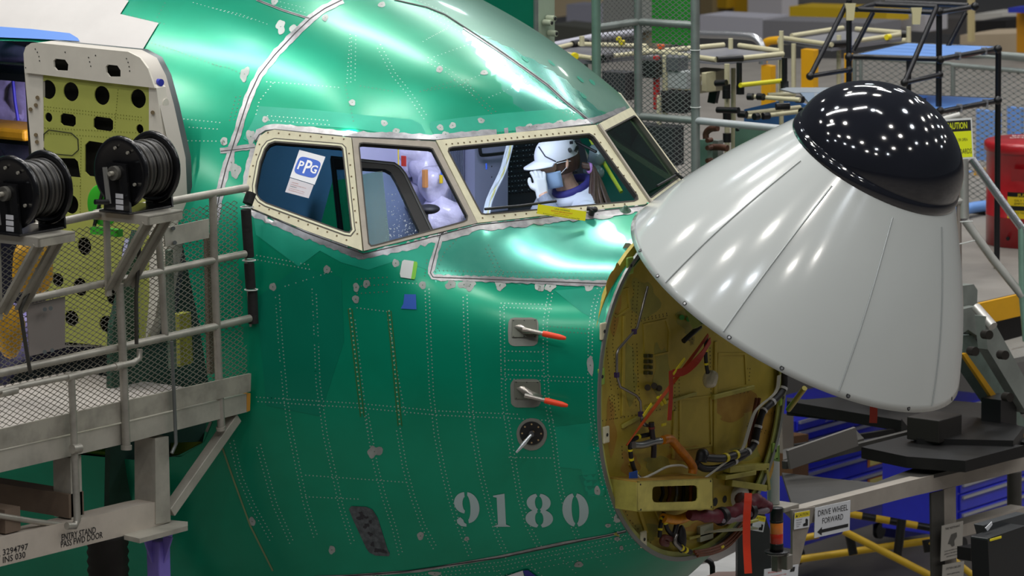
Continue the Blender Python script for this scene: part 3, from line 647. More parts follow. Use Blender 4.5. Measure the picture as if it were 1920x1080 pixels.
put_text(b, 'LENS COVERING', tf+tu*.009, tr, tu, .006, .07, center=True); b.mi = 1; put_text(b, 'REMOVE BEFORE FLIGHT', tf-tu*.001, tr, tu, .006, .10, center=True); put_text(b, 'inspect and clean', tf-tu*.009, tr, tu, .005, .07, center=True); b.mi = 0; put_text(b, 'Remove at delivery and return to stores 737', tf-tu*.018, tr, tu, .005, .17, center=True)
b.build('tag_text', [mat('print_dark', '3A3A44'), mat('print_bright_red', 'D0402A', .6)], ytag)
n1m = n1*[1, -1, 1]; fw = thing('windshield_wiper', 'black wiper arm on the far front window, parked at its lower corner', 'wiper', on_plane(1290, 343, pA, n1m))
onf = lambda x, y, o=.015: on_plane(x, y, pA+n1m*o, n1m)
b = MB(); b.tube([onf(1232, 349), onf(1272, 326)], .006, 8); b.build('wiper_blade', rubber, fw)
MB().tube([onf(1266, 324, .02), onf(1290, 343, .03), onf(1310, 358, .02)], [.007, .009, .013], 8).build('wiper_arm', rubber, fw)
for i, (x, y) in enumerate([(1172, 395), (1268, 372)]):
    P, N = sk(x, y, 0)
    if P is not None: tag(MB().lathe(P, N, [(.03, 0), (.026, .004), (.012, .008), (.010, .022), (0, .026)], 14).build('rain_repellent_nozzle', mat('nozzle', '3A5A48', .4, .4)), ['small nozzle on the nose below the far end of the near windshield', 'small nozzle on the nose below the far windshield'][i], 'nozzle')
# ------------------------------------------------------------------ radome, swung up on its hinge
Rc = at_y(1492, 571, 0); ra = unit(CR*.433+CU*.82+TW*.374)
dR = lambda P: -(np.asarray(P)-EYE)@TW
RB = 345*dR(Rc)/FPX; bc = Rc+ra*(319*dR(Rc)/FPX); RK = 170*dR(bc)/FPX; RL = np.linalg.norm(bc-Rc)
rad = thing('radome', 'white conical radome swung up on the nose, tipped with a glossy black dome', 'radome', Rc)
wht = mat('radome_white', (.56, .59, .575), .16, 0, spec=.5, coat=.5, var=.02, scale=1.5)
blk = mat('radome_black', (.010, .011, .016), .07, 0, spec=.6, coat=.6, var=.2, scale=3)
ru = unit(np.cross(ra, TW)); 
pf = lambda t: RB+(RK-RB)*t+.035*math.sin(PI*t)*(1-t*.3)
prof_ = [(pf(i/24), RL*i/24) for i in range(25)]
b = MB(); b.lathe(Rc, ra, [(RB-.028, 0)]+prof_, 96, u=ru); b.lathe(Rc, ra, [(pf(0)-.028, 0)]+[(pf(i/10)-.028, RL*i/10) for i in range(11)][1:], 64, u=ru)
b.build('radome_shell', wht, rad, weld=True)
H = .30*1.02
b = MB(); b.lathe(bc, ra, [(RK-.006, -.02), (RK+.005, -.004), (RK+.006, .012), (RK+.001, .034), (RK-.006, .040), (RK-.008, .046)]+[((RK-.008)*(1-(h/H)**1.9)**.56, .046+h*.98) for h in np.linspace(.005, H*.998, 30)]+[(0, .046+H*.98)], 96, u=ru)
b.build('rubber_boot_dome', blk, rad)
def rimdir(px, py):
    best = None
    for a in np.linspace(0, 2*PI, 1440):
        d = math.cos(a)*ru+math.sin(a)*np.cross(ra, ru); q = proj(Rc+d*RB); e = math.dist(q, (px, py))
        if d@TW > -.35*1 and (best is None or e < best[0]): best = (e, d)
    return best[1]
for x, y in [(1232, 546), (1348, 633), (1570, 742), (1744, 763)]:
    d = rimdir(x, y); t_ = [Rc+d*(pf(t)+.0015)+ra*RL*t for t in np.linspace(.03, .94, 16)]
    MB().tube(t_, .0042, 6).build('lightning_strip', mat('strip_grey', 'B4B9B8', .3, .2), rad)
for x, y in [(1195, 475), (1222, 528), (1276, 578), (1362, 640), (1462, 697), (1588, 748), (1703, 765), (1778, 748)]:
    d = rimdir(x, y); nrm = unit(d*RL+ra*(RB-RK)); p = Rc+d*(pf(.022)+.0006)+ra*RL*.022
    b = MB(); b.disc(p, nrm, .0105, 12); b.mi = 1; b.disc(p+nrm*.0008+d*.001, nrm, .0055, 8); b.build('fastener_hole', [dark, silver], rad)
# hinge arms, stay rod
for yy in (-.22, .22): MB().bar(V3(XN-.03, yy, -.42), Rc+V3(-.36, yy, -.10), .03, .05).build('hinge_arm', mat('hinge_green', '7E8A4A', .4, .3), rad)
MB().tube([at_x(1478, 768, XN-.02), at_x(1497, 731, XN+.12)+V3(0, .05, 0)], .013, 8).build('stay_rod', mat('stay_olive', 'A89A4A', .4, .4), rad)
# ------------------------------------------------------------------ forward bulkhead
XB = XN-.035
ochre = mat('ochre_primer', (.42, .33, .04), .42, .1, col2=(.55, .42, .06), scale=3.2, spec=.5)
ochre2 = mat('olive_primer', 'B0A850', .42, .2, var=.25, scale=6)
lime = mat('lime_primer', '8FB24A', .45, .1, var=.15, scale=8)
def secline(x, k=1., n=96, dz=0.):
    t = np.linspace(-PI/2, 1.5*PI, n, endpoint=False); c = float(cz(x)); return [V3(x, p[1]*k, c+(p[2]-c)*k) for p in skinP(x, t)]
blkd = MB().poly(secline(XB, .995), (1, 0, 0), .02).build('forward_bulkhead', ochre, fus)
MB().ring(secline(XN+.003, 1.004), secline(XN+.003, .978), (1, 0, 0), .012).build('nose_rim', mat('rim_grey', '8C908C', .4, .7), fus)
MB().ring(secline(XN-.008, .979), secline(XN-.008, .94), (1, 0, 0), .008).build('rim_flange', mat('flange_lime', 'A7AD5E', .45, .1, var=.2, scale=5), blkd)
b_ = lambda x, y, o=0.: at_x(x, y, XB+o)
for x, y, m in [(1181, 498, lime), (1131, 621, cream), (1127, 706, lime), (1136, 815, cream), (1158, 920, lime), (1206, 1011, cream), (1466, 745, lime), (1452, 845, lime)]:
    c = b_(x, y, .03); MB().obox(c, (.012, 0, 0), (0, .045, 0), (0, 0, .075), True).build('latch_lug', m, blkd, bevel=.006); MB().disc(c+V3(.008, 0, 0), (1, 0, 0), .008, 10).build('lug_hole', dark, blkd)
def stain(poly, m, o):
    P = [b_(x, y, o) for x, y in poly]; return MB().poly(P, (1, 0, 0)).build('primer_stain', m, blkd)
rustm = mat('ochre_rust', (.40, .22, .03), .5, .1, col2=(.50, .30, .05), scale=9); olv = mat('ochre_olive', (.30, .28, .05), .45, .1, col2=(.38, .34, .06), scale=7)
for k, (x, y, rx, ry, m) in enumerate([(1152, 560, 14, 60, rustm), (1145, 800, 10, 50, rustm), (1200, 1000, 40, 16, olv), (1205, 560, 26, 40, olv), (1300, 600, 30, 26, olv), (1440, 830, 16, 60, rustm), (1375, 760, 40, 30, rustm), (1240, 700, 16, 60, olv), (1180, 700, 14, 50, olv), (1290, 850, 40, 18, rustm), (1330, 990, 40, 14, rustm), (1230, 870, 22, 16, olv), (1400, 850, 30, 14, olv), (1180, 870, 16, 26, rustm)]):
    ph = random.uniform(0, 6); stain([(x+rx*(1+.25*math.sin(3*a+ph)+.15*math.sin(7*a))*math.cos(a), y+ry*(1+.2*math.sin(2*a+ph)+.12*math.sin(5*a))*math.sin(a)) for a in np.linspace(0, 2*PI, 40)[:-1]], m, .0006+.0002*(k % 3))
bmk = MB()
def brow(pts, step=8., dbl=0, r=.0035, mi=0, o=.001, dome=True):
    bmk.mi = mi
    for off in ([0] if not dbl else [-dbl/2, dbl/2]):
        for i in range(len(pts)-1):
            a, c = np.array(pts[i], float), np.array(pts[i+1], float); L = np.linalg.norm(c-a); u = (c-a)/L; n = np.array([-u[1], u[0]])
            for k in range(int(L/step)):
                q = a+u*step*k+n*off; bmk.disc(b_(q[0], q[1], o), (1, 0, 0), r, 6)
zb = lambda *p: Z(1080, 450, 3.2727, p); zl = lambda *p: Z(1100, 740, 3.177, p)
for p, d in [(zb((225, 450), (205, 640), (240, 950), (245, 1070)), 12), (zb((370, 260), (350, 560)), 8), (zb((360, 640), (370, 900), (385, 1040)), 8), (zb((835, 640), (845, 1070)), 8), (zb((620, 860), (620, 1070)), 8), (zl((150, 10), (165, 180)), 8), (zl((545, 80), (530, 330)), 9), (zl((755, 90), (750, 330)), 8),
             (zl((95, 155), (330, 115), (470, 80)), 0), (zl((510, 20), (640, 5)), 0), (zb((850, 960), (1090, 915)), 6), (zb((1060, 790), (1050, 900)), 5), (zb((400, 490), (590, 450)), 4), (zl((210, 310), (215, 420)), 0), (zl((60, 400), (160, 560), (260, 750), (400, 900)), 0), (zl((960, 180), (1160, 260)), 5), (zl((1080, 120), (1150, 90)), 0)]: brow(p, 7, d, mi=0)
bmk.build('bulkhead_rivets', [mat('rivet_olive', '4E451A', .5, .2)], blkd)['kind'] = 'stuff'
# stiffeners and pressed panels
for p, q, w_, h_ in [((1166, 800), (1210, 776), .018, .012), ((1170, 592), (1168, 780), .02, .008), ((1336, 745), (1412, 726), .02, .02), ((1210, 765), (1305, 738), .014, .012), ((1342, 640), (1340, 850), .022, .008), ((1100+80, 740+130), (1100+110, 740+170), .01, .01), ((1265, 770), (1262, 860), .02, .008), ((1190, 930), (1212, 1000), .02, .01), ((1240, 985), (1215, 925), .008, .01), ((1290, 1010), (1420, 975), .012, .02)]:
    MB().bar(b_(*p, h_/2), b_(*q, h_/2), w_, h_, (1, 0, 0)).build('stiffener', ochre2 if h_ > .01 else ochre, blkd, bevel=.003)
for poly in [zb((270, 310), (320, 300), (330, 420), (250, 470), (215, 440)), zb((420, 520), (555, 490), (575, 560), (570, 690), (430, 720)), zb((880, 700), (1040, 700), (1050, 890), (870, 930)), zl((560, 30), (740, 10), (745, 300), (560, 330))]:
    MB().ring([b_(*q, .004) for q in inset(poly, -2)], [b_(*q, .004) for q in inset(poly, 1.5)], (1, 0, 0), .005).build('pressed_panel', ochre, blkd, bevel=.002)
# pipes, hoses, harnesses on the bulkhead (each a part with its own look)
steel = mat('steel_line', '8E8A86', .3, .8); clampm = mat('clamp_violet', '4A3A6A', .4, .4)
pipe = MB().tube([b_(*q, .045) for q in zb((440, 285), (375, 540), (260, 670), (250, 700), (250, 830), (270, 900), (370, 955), (395, 990), (400, 1070))]+[b_(1203, 790, .045), b_(1213, 797, .04)], .0062, 10).build('steel_pipe', steel, blkd)
for q in zb((357, 562), (250, 828), (397, 1068)): MB().box(b_(*q, .045), (.016, .018, .022)).build('pipe_clamp', clampm, pipe)
blkh = mat('harness_black', '17171A', .5); yel = mat('marker_yellow', 'E4D21E', .5); orange_h = mat('hose_orange', 'C8791C', .4, .1, var=.25, scale=30); brown = mat('hose_brown', '6E3A1E', .45, var=.25, scale=20)
def hose(name, pts, r, m, o=.05, bands=(), bm=None, k=5, n=10, parent=None):
    P = smooth_pts([b_(q[0], q[1], q[2] if len(q) > 2 else o) for q in pts], k); h = MB().tube(P, r, n).build(name, m, parent or blkd)
    for t in bands:
        i = int(t*(len(P)-2)); MB().tube([P[i], P[i]+(P[i+1]-P[i])*.9], r*1.18, n).build('marker_band', bm or yel, h)
    return h
hose('wire_harness', zl((1180, -130), (1170, -30), (1100, 50), (1050, 100), (1020, 200), (1000, 290), (955, 345), (870, 400), (790, 435), (700, 440), (655, 410)), .016, blkh, .06, (.1, .2, .3, .4, .5, .6, .7), mat('tie_white', 'C6C6C6', .5), 6)
hose('wire_harness', zl((940, 340), (880, 360), (800, 380), (700, 375)), .018, blkh, .07, (.3, .6), yel)
for k in range(3): hose('white_cable', [(x-5-k*2.4, y+k) for x, y in zl((1170, -120), (1150, -20), (1060, 60), (1020, 110), (990, 200), (960, 300), (925, 345), (850, 400), (735, 488))], .0036, mat('cable_offwhite', 'C9C8BC', .4), .075)
hose('white_cable', zl((595, 435), (560, 422), (480, 430), (400, 470), (330, 500), (300, 480)), .006, mat('cable_offwhite', 'C9C8BC'), .06)
hose('black_connector', zl((700, 375), (690, 350), (680, 400)), .026, blkh, .06)
hose('orange_hose', zl((455, 270), (500, 265), (540, 310), (600, 380), (632, 430), (630, 470)), .020, orange_h, .06, (), None)
hose('orange_hose', zl((455, 735), (540, 745), (610, 720), (640, 690)), .022, mat('hose_amber', 'D98F1A', .4, var=.2, scale=20), .06)
hose('cable_loop', zl((380, 235), (300, 255), (262, 290), (262, 350), (275, 420), (300, 480), (315, 495)), .010, blkh, .05, (.15, .45, .6, .8), yel)
hv = hose('valve_fitting', zl((440, 275), (400, 280), (330, 300), (280, 300)), .016, mat('fitting_grey', '8A8C8C', .3, .7), .07)
hose('valve_fitting', zl((385, 165), (390, 230), (400, 300), (398, 375)), .013, mat('fitting_dark', '2A2226', .35, .3), .07, (.15,), mat('fitting_red', '6A1E1E', .4))
hose('pitot_pipe', zl((330, 150), (345, 180), (390, 185)), .008, steel, .05)
for p in ([zl((1030, 20), (1000, 160), (990, 240), (985, 330))], [zl((1012, 20), (985, 160), (972, 240), (965, 330))]): hose('brown_hose', p[0], .008, brown, .035)
for k in range(3): hose('brown_hose', [(x+k*3, y+k*4) for x, y in zl((950, 740), (900, 800), (820, 880), (730, 920), (640, 935))], .007, brown, .05, (.6,) if k == 1 else (), yel)
hose('wire_harness', zl((460, 700), (440, 780), (435, 850)), .010, blkh, .05, (.3, .7), yel); hose('wire_harness', zl((460, 720), (480, 800), (520, 850), (530, 880)), .010, blkh, .06, (.2,), yel); hose('wire_harness', zl((550, 730), (530, 800), (520, 870), (560, 910), (620, 940)), .012, blkh, .06, (.1, .8, .9), yel)
hose('wire_harness', zl((500, 860), (460, 850), (450, 880), (480, 890)), .014, mat('harness_maroon', '5A2A24', .5), .06)
hose('steel_pipe', zl((535, 830), (525, 880), (560, 920)), .008, steel, .08)
MB().sphere(b_(*zl((565, 860))[0], .04), .05, 14, (.4, .55, 1.3)).build('black_cover', blkh, blkd)
for q in zb((440, 905), (480, 895), (510, 910)): MB().cyl(b_(*q, 0), b_(*q, .03), .014, 12).build('connector_port', mat('port_dark', '3A3224', .4, .4), blkd)
for q in zl((450, 60), (470, 50)): hose('yellow_plug', [(q[0]-8, q[1]-14), q], .008, yel, .05)
for i, q in enumerate(zb((430, 710), (430, 745), (430, 780), (430, 815), (455, 710), (455, 745), (455, 780), (455, 815))): MB().box(b_(*q, .01), (.02, .012, .014)).build('clip_nut', mat('clip_dark', '3A3A1A', .5), blkd)
for q in zb((650, 475), (692, 485)): MB().cyl(b_(*q, 0), b_(*q, .02), .012, 12).build('green_grommet', mat('grommet_green', '3E8A3A', .5), blkd)
hose('black_latch', zb((760, 530), (715, 570), (660, 620)), .012, blkh, .04)
b = MB(); put_text(b, '4741', b_(*zb((690, 628))[0], .002), (0, 1, 0), (0, 0, 1), .022, .045); put_text(b, '191', b_(*zb((698, 650))[0], .002), (0, 1, 0), (0, 0, 1), .02, .03); b.build('stencil_mark', dark, blkd)
MB().box(b_(*zl((278, 482))[0], .07), (.006, .055, .035)).build('blue_tape', mat('tape_blue', '2458B8', .5), blkd); MB().box(b_(*zl((460, 178))[0], .04), (.005, .03, .012)).build('yellow_label', yel, blkd)
# lower shelf box with long slot
sh = MB(); F0 = [b_(*q, .16) for q in zl((300, 515), (752, 497), (755, 683), (305, 697))]; F0 = [V3(XB+.16, p[1], p[2]) for p in F0]
so_ = [b_(*q, .16) for q in zl((410, 547), (640, 540), (655, 545), (663, 560), (663, 615), (655, 632), (635, 637), (420, 643), (400, 638), (391, 622), (391, 570), (397, 552))]
box_ = MB(); box_.ring(F0, so_, (1, 0, 0), .006); box_.build('shelf_front', mat('shelf_olive', 'D6CA6C', .42, .15, var=.2, scale=6), blkd)
MB().poly([F0[0], F0[1], F0[1]-V3(.16, 0, 0), F0[0]-V3(.16, 0, 0)], (0, 0, 1), .006).build('shelf_top', mat('shelf_top_ochre', 'B08A3C', .4, .2, var=.25, scale=5), blkd)
MB().poly([F0[0], F0[0]-V3(.16, 0, 0), F0[3]-V3(.16, 0, 0), F0[3]], (0, -1, 0), .006).build('shelf_side', ochre2, blkd); MB().poly([F0[1], F0[1]-V3(.16, 0, 0), F0[2]-V3(.16, 0, 0), F0[2]], (0, 1, 0), .006).build('shelf_side', ochre2, blkd)
MB().poly([F0[3], F0[2], F0[2]-V3(.16, 0, 0), F0[3]-V3(.16, 0, 0)], (0, 0, -1), .006).build('shelf_bottom', ochre2, blkd)
for i in range(5): hose('wire_harness', [(1240+i*14, 905, .05), (1243+i*13, 925, .06), (1238+i*14, 940, .05)], .008, [blkh, brown, mat('fitting_grey', '8A8C8C'), blkh, orange_h][i])
b = MB()
for q in zl((320, 535), (738, 515), (742, 668), (322, 685)): p = b_(*q, .16); p[0] = XB+.161; b.disc(p, (1, 0, 0), .005, 8)
b.build('shelf_screws', dark, blkd)['kind'] = 'stuff'
for p, q, w_, h_ in [((1362, 880), (1436, 874), .03, .04), ((1366, 905), (1432, 915), .03, .04), ((1352, 895), (1410, 885), .02, .05), ((1432, 876), (1437, 918), .02, .04), ((1340, 968), (1400, 960), .02, .03)]: MB().bar(b_(*p, h_/2), b_(*q, h_/2), w_, h_, (1, 0, 0)).build('shelf_bracket', ochre2, blkd, bevel=.003)
for q, r in [((1341, 941), .02), ((1359, 936), .017)]: MB().disc(b_(*q, .0015), (1, 0, 0), r, 14).build('access_hole', dark, blkd)
MB().lathe(b_(1384, 931, 0), (1, 0, 0), [(.058, 0), (.058, .02), (.05, .026), (.02, .028), (0, .03)], 24).build('white_port', mat('port_white', 'CFCFC8', .4), blkd); MB().sphere(b_(1390, 936, .05), .032, 12).build('port_plug', mat('plug_maroon', '4A2A26', .6), blkd)
b = MB(); b.obox(b_(*zl((705, 820))[0], .01), (.02, 0, 0), (0, .10, 0), (0, 0, .07), True); b.build('bracket_plate', mat('bracket_pale', 'A8AC94', .4, .3), blkd)
P0 = b_(*zl((700, 815))[0], .02); MB().poly([P0+V3(0, 0, .0), P0+V3(.04, .10, 0), P0+V3(.10, .28, -.02), P0+V3(.02, .30, -.02), P0+V3(-.01, .12, -.02)], (0, 0, 1), .008).build('bracket_blade', mat('bracket_pale', 'A8AC94'), blkd)
MB().ring([b_(*q, .004) for q in zl((1095, 330), (1150, 300), (1150, 400), (1100, 390))], [b_(*q, .004) for q in zl((1110, 335), (1138, 320), (1138, 385), (1112, 380))], (1, 0, 0), .01).build('latch_bracket', mat('latch_green', '5A7A34', .5), blkd)
# maroon protective sleeve on a probe, tied off with black straps; straps and streamers
slv = thing('protective_sleeve', 'maroon and grey cloth sleeve strapped over a tube at the lower bulkhead', 'cover', b_(1350, 965, .1))
pts_ = [b_(*q) for q in [(1292, 965, .10), (1330, 968, .13), (1362, 966, .15), (1392, 955, .17), (1415, 940, .18), (1432, 948, .19), (1442, 952, .2)]]
MB().tube(smooth_pts(pts_, 5), [(.022+.012*min(1, i/10)+.004*math.sin(i*1.9))*(1 if i < 24 else .8) for i in range(len(smooth_pts(pts_, 5)))], 12).build('sleeve_cloth', mat('sleeve_maroon', '6E2A38', .55, 0, var=.2, scale=14, bump=.5, bscale=20), slv)
g_ = smooth_pts([b_(*q) for q in [(1355, 977, .17), (1385, 973, .19), (1412, 962, .2), (1440, 956, .21)]], 5); MB().tube(g_, [.010+.007*math.sin(i*.8)**2 for i in range(len(g_))], 8).build('sleeve_lining', mat('sleeve_grey', '8A8088', .6), slv)
for q in [(1353, 968, .15), (1404, 958, .18)]: c = b_(*q); MB().tube([c-V3(0, .014, 0), c+V3(0, .014, 0)], .042, 14).build('sleeve_strap', rubber, slv)
red = mat('streamer_red', (.95, .055, .012), .55, 0, var=.08, scale=5); redd = mat('strap_orange', 'B8481C', .55)
def strip(name, pts, w_, m, lab, cat, th=.002, wv=(0, 1, 0), group=None):
    P = smooth_pts(pts, 5); b = MB(); wv = np.asarray(wv, float); n = len(P); V = []; F = []
    for i, p in enumerate(P):
        d = unit(P[min(i+1, n-1)]-P[max(i-1, 0)]); t = unit(wv-d*(wv@d)); nn = np.cross(d, t); V += [p+t*w_/2+nn*th, p-t*w_/2+nn*th, p-t*w_/2-nn*th, p+t*w_/2-nn*th]
    for i in range(n-1):
        for k in range(4): F.append((i*4+k, i*4+(k+1) % 4, i*4+4+(k+1) % 4, i*4+4+k))
    F += [(3, 2, 1, 0), (n*4-4, n*4-3, n*4-2, n*4-1)]; b.add(V, F, False); o = b.build(name, m)
    return tag(o, lab, cat, group)
strip('warning_streamer', [b_(1403, 925, .2), b_(1402, 945, .235), b_(1400, 975, .24), b_(1400, 1020, .22), b_(1403, 1075, .22)], .034, red, 'bright red streamer hanging from the maroon sleeve below the bulkhead', 'streamer', wv=CR)
strip('orange_strap', [b_(1328, 628, .10), b_(1290, 680, .10), b_(1245, 740, .09), b_(1200, 800, .07), b_(1175, 835, .05)], .016, redd, 'long orange strap running diagonally across the upper bulkhead', 'strap', wv=(0, 1, .8))
strip('yellow_strap_tag', [b_(1284, 672, .112), b_(1262, 702, .112)], .012, yel, 'yellow tag on the upper part of the diagonal orange strap', 'tag', wv=(0, 1, .8)); strip('yellow_strap_tag', [b_(1222, 757, .098), b_(1206, 780, .098)], .012, yel, 'yellow tag on the lower part of the diagonal orange strap', 'tag', wv=(0, 1, .8))
strip('warning_streamer', [b_(1332, 638, .12), b_(1312, 670, .13), b_(1285, 695, .12), b_(1262, 700, .11)], .034, mat('streamer_dull', 'B03018', .55), 'dull red streamer looped under the radome edge', 'streamer', wv=(0, .6, .8))
strip('warning_streamer', [b_(1258, 695, .11), b_(1258, 740, .11), b_(1255, 788, .11)], .026, mat('streamer_dull', 'B03018'), 'dull red streamer end hanging straight down over the bulkhead middle', 'streamer', wv=(0, 1, 0))
strip('warning_streamer', [at_y(1638, 740, .2), at_y(1638, 775, .2), at_y(1637, 793, .2)], .034, mat('streamer_deep', 'A8321C', .55), 'short red streamer hanging below the radome rim', 'streamer', wv=CR)
hb = hose('hanging_harness', [(1325, 632, .09), (1323, 655, .09), (1324, 680, .09), (1327, 700, .09)], .009, blkh, .09, (.4, .75), yel)
bg = lump(b_(1332, 711, .09), .045, (.7, 1, .9), 18, .4, 22); bb = bg.build('plastic_bag', mat('bag_clear', 'B8B096', .25, 0, bump=.7, bscale=30)); tag(bb, 'small clear bag tied over a cable end below the radome edge', 'bag')
# ------------------------------------------------------------------ probes, port, marks on the side skin
def local(px, py):
    P, N = sk(px, py, 0); r = unit(CR-N*(CR@N)); return P, N, r, unit(np.cross(N, r)) if np.cross(N, r)@CU > 0 else -unit(np.cross(N, r))
S = 20.3/FPX
fur = mat('probe_silver', 'B4AEA6', .3, .75); rp = mat('probe_cap_red', 'F0461E', .45)
for i, (x, y) in enumerate([(983, 620), (988, 735)]):
    P, N, r, u = local(x, y); pr_ = thing('air_data_probe', ['upper air data probe with a red cap on the side skin', 'lower air data probe with a red cap above the round port'][i], 'probe', P, 'probes on the side skin')
    bl = MB(); rr = []
    for k in range(28): a = 2*PI*k/28; q = 28*abs(math.cos(a))**.4*math.copysign(1, math.cos(a)), 26*abs(math.sin(a))**.4*math.copysign(1, math.sin(a)); rr.append(sk(x-2+q[0]*(1+.04*random.random()), y-q[1]*(1+.05*random.random())+2, .0025)[0])
    bl.add([sk(x-2, y, .0025)[0]]+rr, [(0, 1+k, 1+(k+1) % 28) for k in range(28)], True); bl.build('doubler', mat('doubler_grey', '8A8C84', .45, .5, var=.1), pr_)
    C = P+N*.006; MB().obox(C+u*4*S, r*44*S, u*33*S, N*.004, True).build('mount_plate', mat('mount_grey', '6E7166', .45, .4), pr_, bevel=.003)
    b = MB()
    for a_ in (-19, 0, 19):
        for c_ in (-11, 18): b.disc(C+N*.0028+r*a_*S+u*c_*S, N, .0028, 6)
    b.build('mount_screws', dark, pr_)['kind'] = 'stuff'
    base = [C+r*(-20)*S+u*8*S, C+r*(-6)*S+u*12*S, C+r*10*S+u*2*S, C+r*30*S-u*6*S, C-r*2*S-u*7*S, C-r*14*S+u*2*S]; tip = C+N*.075+r*8*S-u*8*S
    MB().add(base+[tip, tip+r*.03], [(0, 1, 6), (1, 2, 6), (2, 3, 7, 6), (3, 4, 7), (4, 5, 6, 7)[:3]+(6,), (5, 0, 6), (4, 6, 7)], True).build('probe_mast', fur, pr_)
    t0 = C+N*.065-r*2*S-u*2*S; t1 = C+N*.068+r*34*S-u*10*S; MB().tube([t0, (t0+t1)/2, t1], [.011, .0095, .0085], 12).build('probe_tube', fur, pr_)
    t2 = t1+(t1-t0)*1.15; MB().tube([t1, t1+(t2-t1)*.15, t1+(t2-t1)*.75, t1+(t2-t1)*.95, t2], [.0125, .0135, .012, .008, .006], 12).build('probe_cap', rp, pr_)
P, N, r, u = local(997, 812); vn = thing('angle_of_attack_vane', 'round black vane port with a silver pointer on the side skin', 'vane', P)
blob(0, 0, 0) if False else None
rr = [sk(997+math.cos(a)*28*(1+.03*random.random()), 814+math.sin(a)*30*(1+.03*random.random()), .0025)[0] for a in np.linspace(0, 2*PI, 30, endpoint=False)]
MB().add([sk(997, 814, .0025)[0]]+rr, [(0, 1+k, 1+(k+1) % 30) for k in range(30)], True).build('doubler', mat('doubler_grey', '9A9C94'), vn)
MB().lathe(P, N, [(.052, 0), (.052, .006), (.046, .007), (0, .007)], 32, False).build('port_disc', mat('port_black', '121214', .4), vn)
b = MB()
for k in range(8): a = 2*PI*k/8; b.disc(P+N*.0075+(r*math.cos(a)+u*math.sin(a))*.041, N, .004, 8)
b.disc(P+N*.0075+(r+u)*.006, N, .006, 8); b.build('port_bolts', mat('bolt_gold', 'B49A70', .4, .5), vn)['kind'] = 'stuff'
MB().cyl(P+N*.007, P+N*.03, .012, 16).build('vane_hub', mat('hub_grey', '55565A', .4, .5), vn); MB().tube([P+N*.03, P+N*.05-r*12*S-u*14*S, P+N*.06-r*26*S-u*30*S], [.006, .010, .005], 8).build('vane_blade', mat('vane_silver', 'C4C8CC', .3, .6), vn)

# stencilled number
def glyph(ch):
    E = lambda cx, cy, rx, ry, a0, a1, n=14: [(cx+rx*math.cos(math.radians(a0+(a1-a0)*i/n)), cy+ry*math.sin(math.radians(a0+(a1-a0)*i/n))) for i in range(n+1)]
    out = []
    def cres(cx, cy, RX, RY, rx, ry, side, g=9):
        a = (90+g, 270-g) if side < 0 else (90-g, -90+g); o = E(cx, cy, RX, RY, *a); i = E(cx, cy, rx, ry, a[1], a[0]); out.append(o+i)
    if ch == '0': cres(.44, .5, .40, .5, .11, .40, -1); cres(.46, .5, .40, .5, .11, .40, 1)
    if ch == '8': cres(.43, .73, .36, .27, .10, .19, -1); cres(.46, .73, .36, .27, .10, .19, 1); cres(.42, .26, .41, .27, .11, .19, -1); cres(.46, .26, .41, .27, .11, .19, 1)
    if ch == '1': out.append([(.12, .94), (.55, 1.0), (.55, .07), (.70, .02), (.70, 0), (.1, 0), (.1, .02), (.25, .07), (.25, .88), (.12, .90)])
    if ch == '9': out.append(E(.40, .69, .38, .31, 94, 262)+E(.40, .66, .10, .20, 255, 100)); out.append(E(.44, .55, .42, .45, 84, -84)+E(.44, .55, .12, .36, -75, 78)); out.append([(.08, .20), (.20, .28), (.30, .20), (.33, .12), (.40, .08), (.40, .0), (.22, .02), (.10, .10)])
    return out
dg = MB()
for ch, x0, x1, y0, y1 in [('9', 851, 907, 922, 987), ('1', 920, 970, 925, 987), ('8', 984, 1044, 925, 988), ('0', 1052, 1112, 924, 987)]:
    sh_ = 5
    for poly in glyph(ch):
        q = [(x0+(x1-x0)*p[0]+(1-p[1])*sh_*.6-sh_*.3, y1-(y1-y0)*p[1]) for p in poly]; W_ = [sk(a, c, .003)[0] for a, c in q]; nn = sk(*q[0])[1]; dg.poly(W_, nn)
tag(dg.build('stencilled_number', mat('stencil_grey', 'A8BCBC', .5, .1)), 'stencilled number 9180 in pale grey on the lower green skin', 'number')
# olive tape-edged doubler lines, service door, small marks
dl = MB()
def on_skin_strip(pts, wpx, off, m, name, parent=fus, step=10):
    global mk
    mk = MB(); ribbon(pts, wpx, 0, step, off); return mk.build(name, m, parent)
for p in [z7((665, 335), (690, 560), (725, 860)), z7((855, 345), (880, 600), (908, 905))]:
    a_ = on_skin_strip([(x-3.2, y) for x, y in p], 1.6, .002, mat('olive_line', '2E5A16', .6), 'sealant_line'); on_skin_strip([(x+3.6, y) for x, y in p], 1.6, .002, mat('olive_line', '2E5A16'), 'sealant_line')
    mk = MB(); rivets(p, 8.5, r=.0038, mi=0); mk.build('strip_rivets', mat('rivet_pale', 'A8B890', .4, .3), fus)['kind'] = 'stuff'
rr = z8((660, 660), (672, 645), (745, 648), (775, 662), (800, 700), (850, 860), (860, 875), (855, 888), (790, 885), (760, 870), (745, 850), (680, 710))
mk = MB(); area_patch(rr, 0, 7, .003); mk.build('static_port_plate', mat('plate_steel', '5E6468', .35, .7, var=.35, scale=40), fus)
mk = MB()
for q, s_ in [((718, 700), 14), ((745, 740), 12), ((720, 680), 9), ((765, 780), 10), ((775, 830), 10), ((800, 860), 13), ((830, 865), 10), ((745, 700), 8), ((765, 720), 8)]: x, y = z8(q)[0]; blob(x, y, s_/2.2, s_/3, mi=0, jit=.3, off=.0042)
mk.build('plate_smudge', mat('smudge', '26262C', .4), fus)
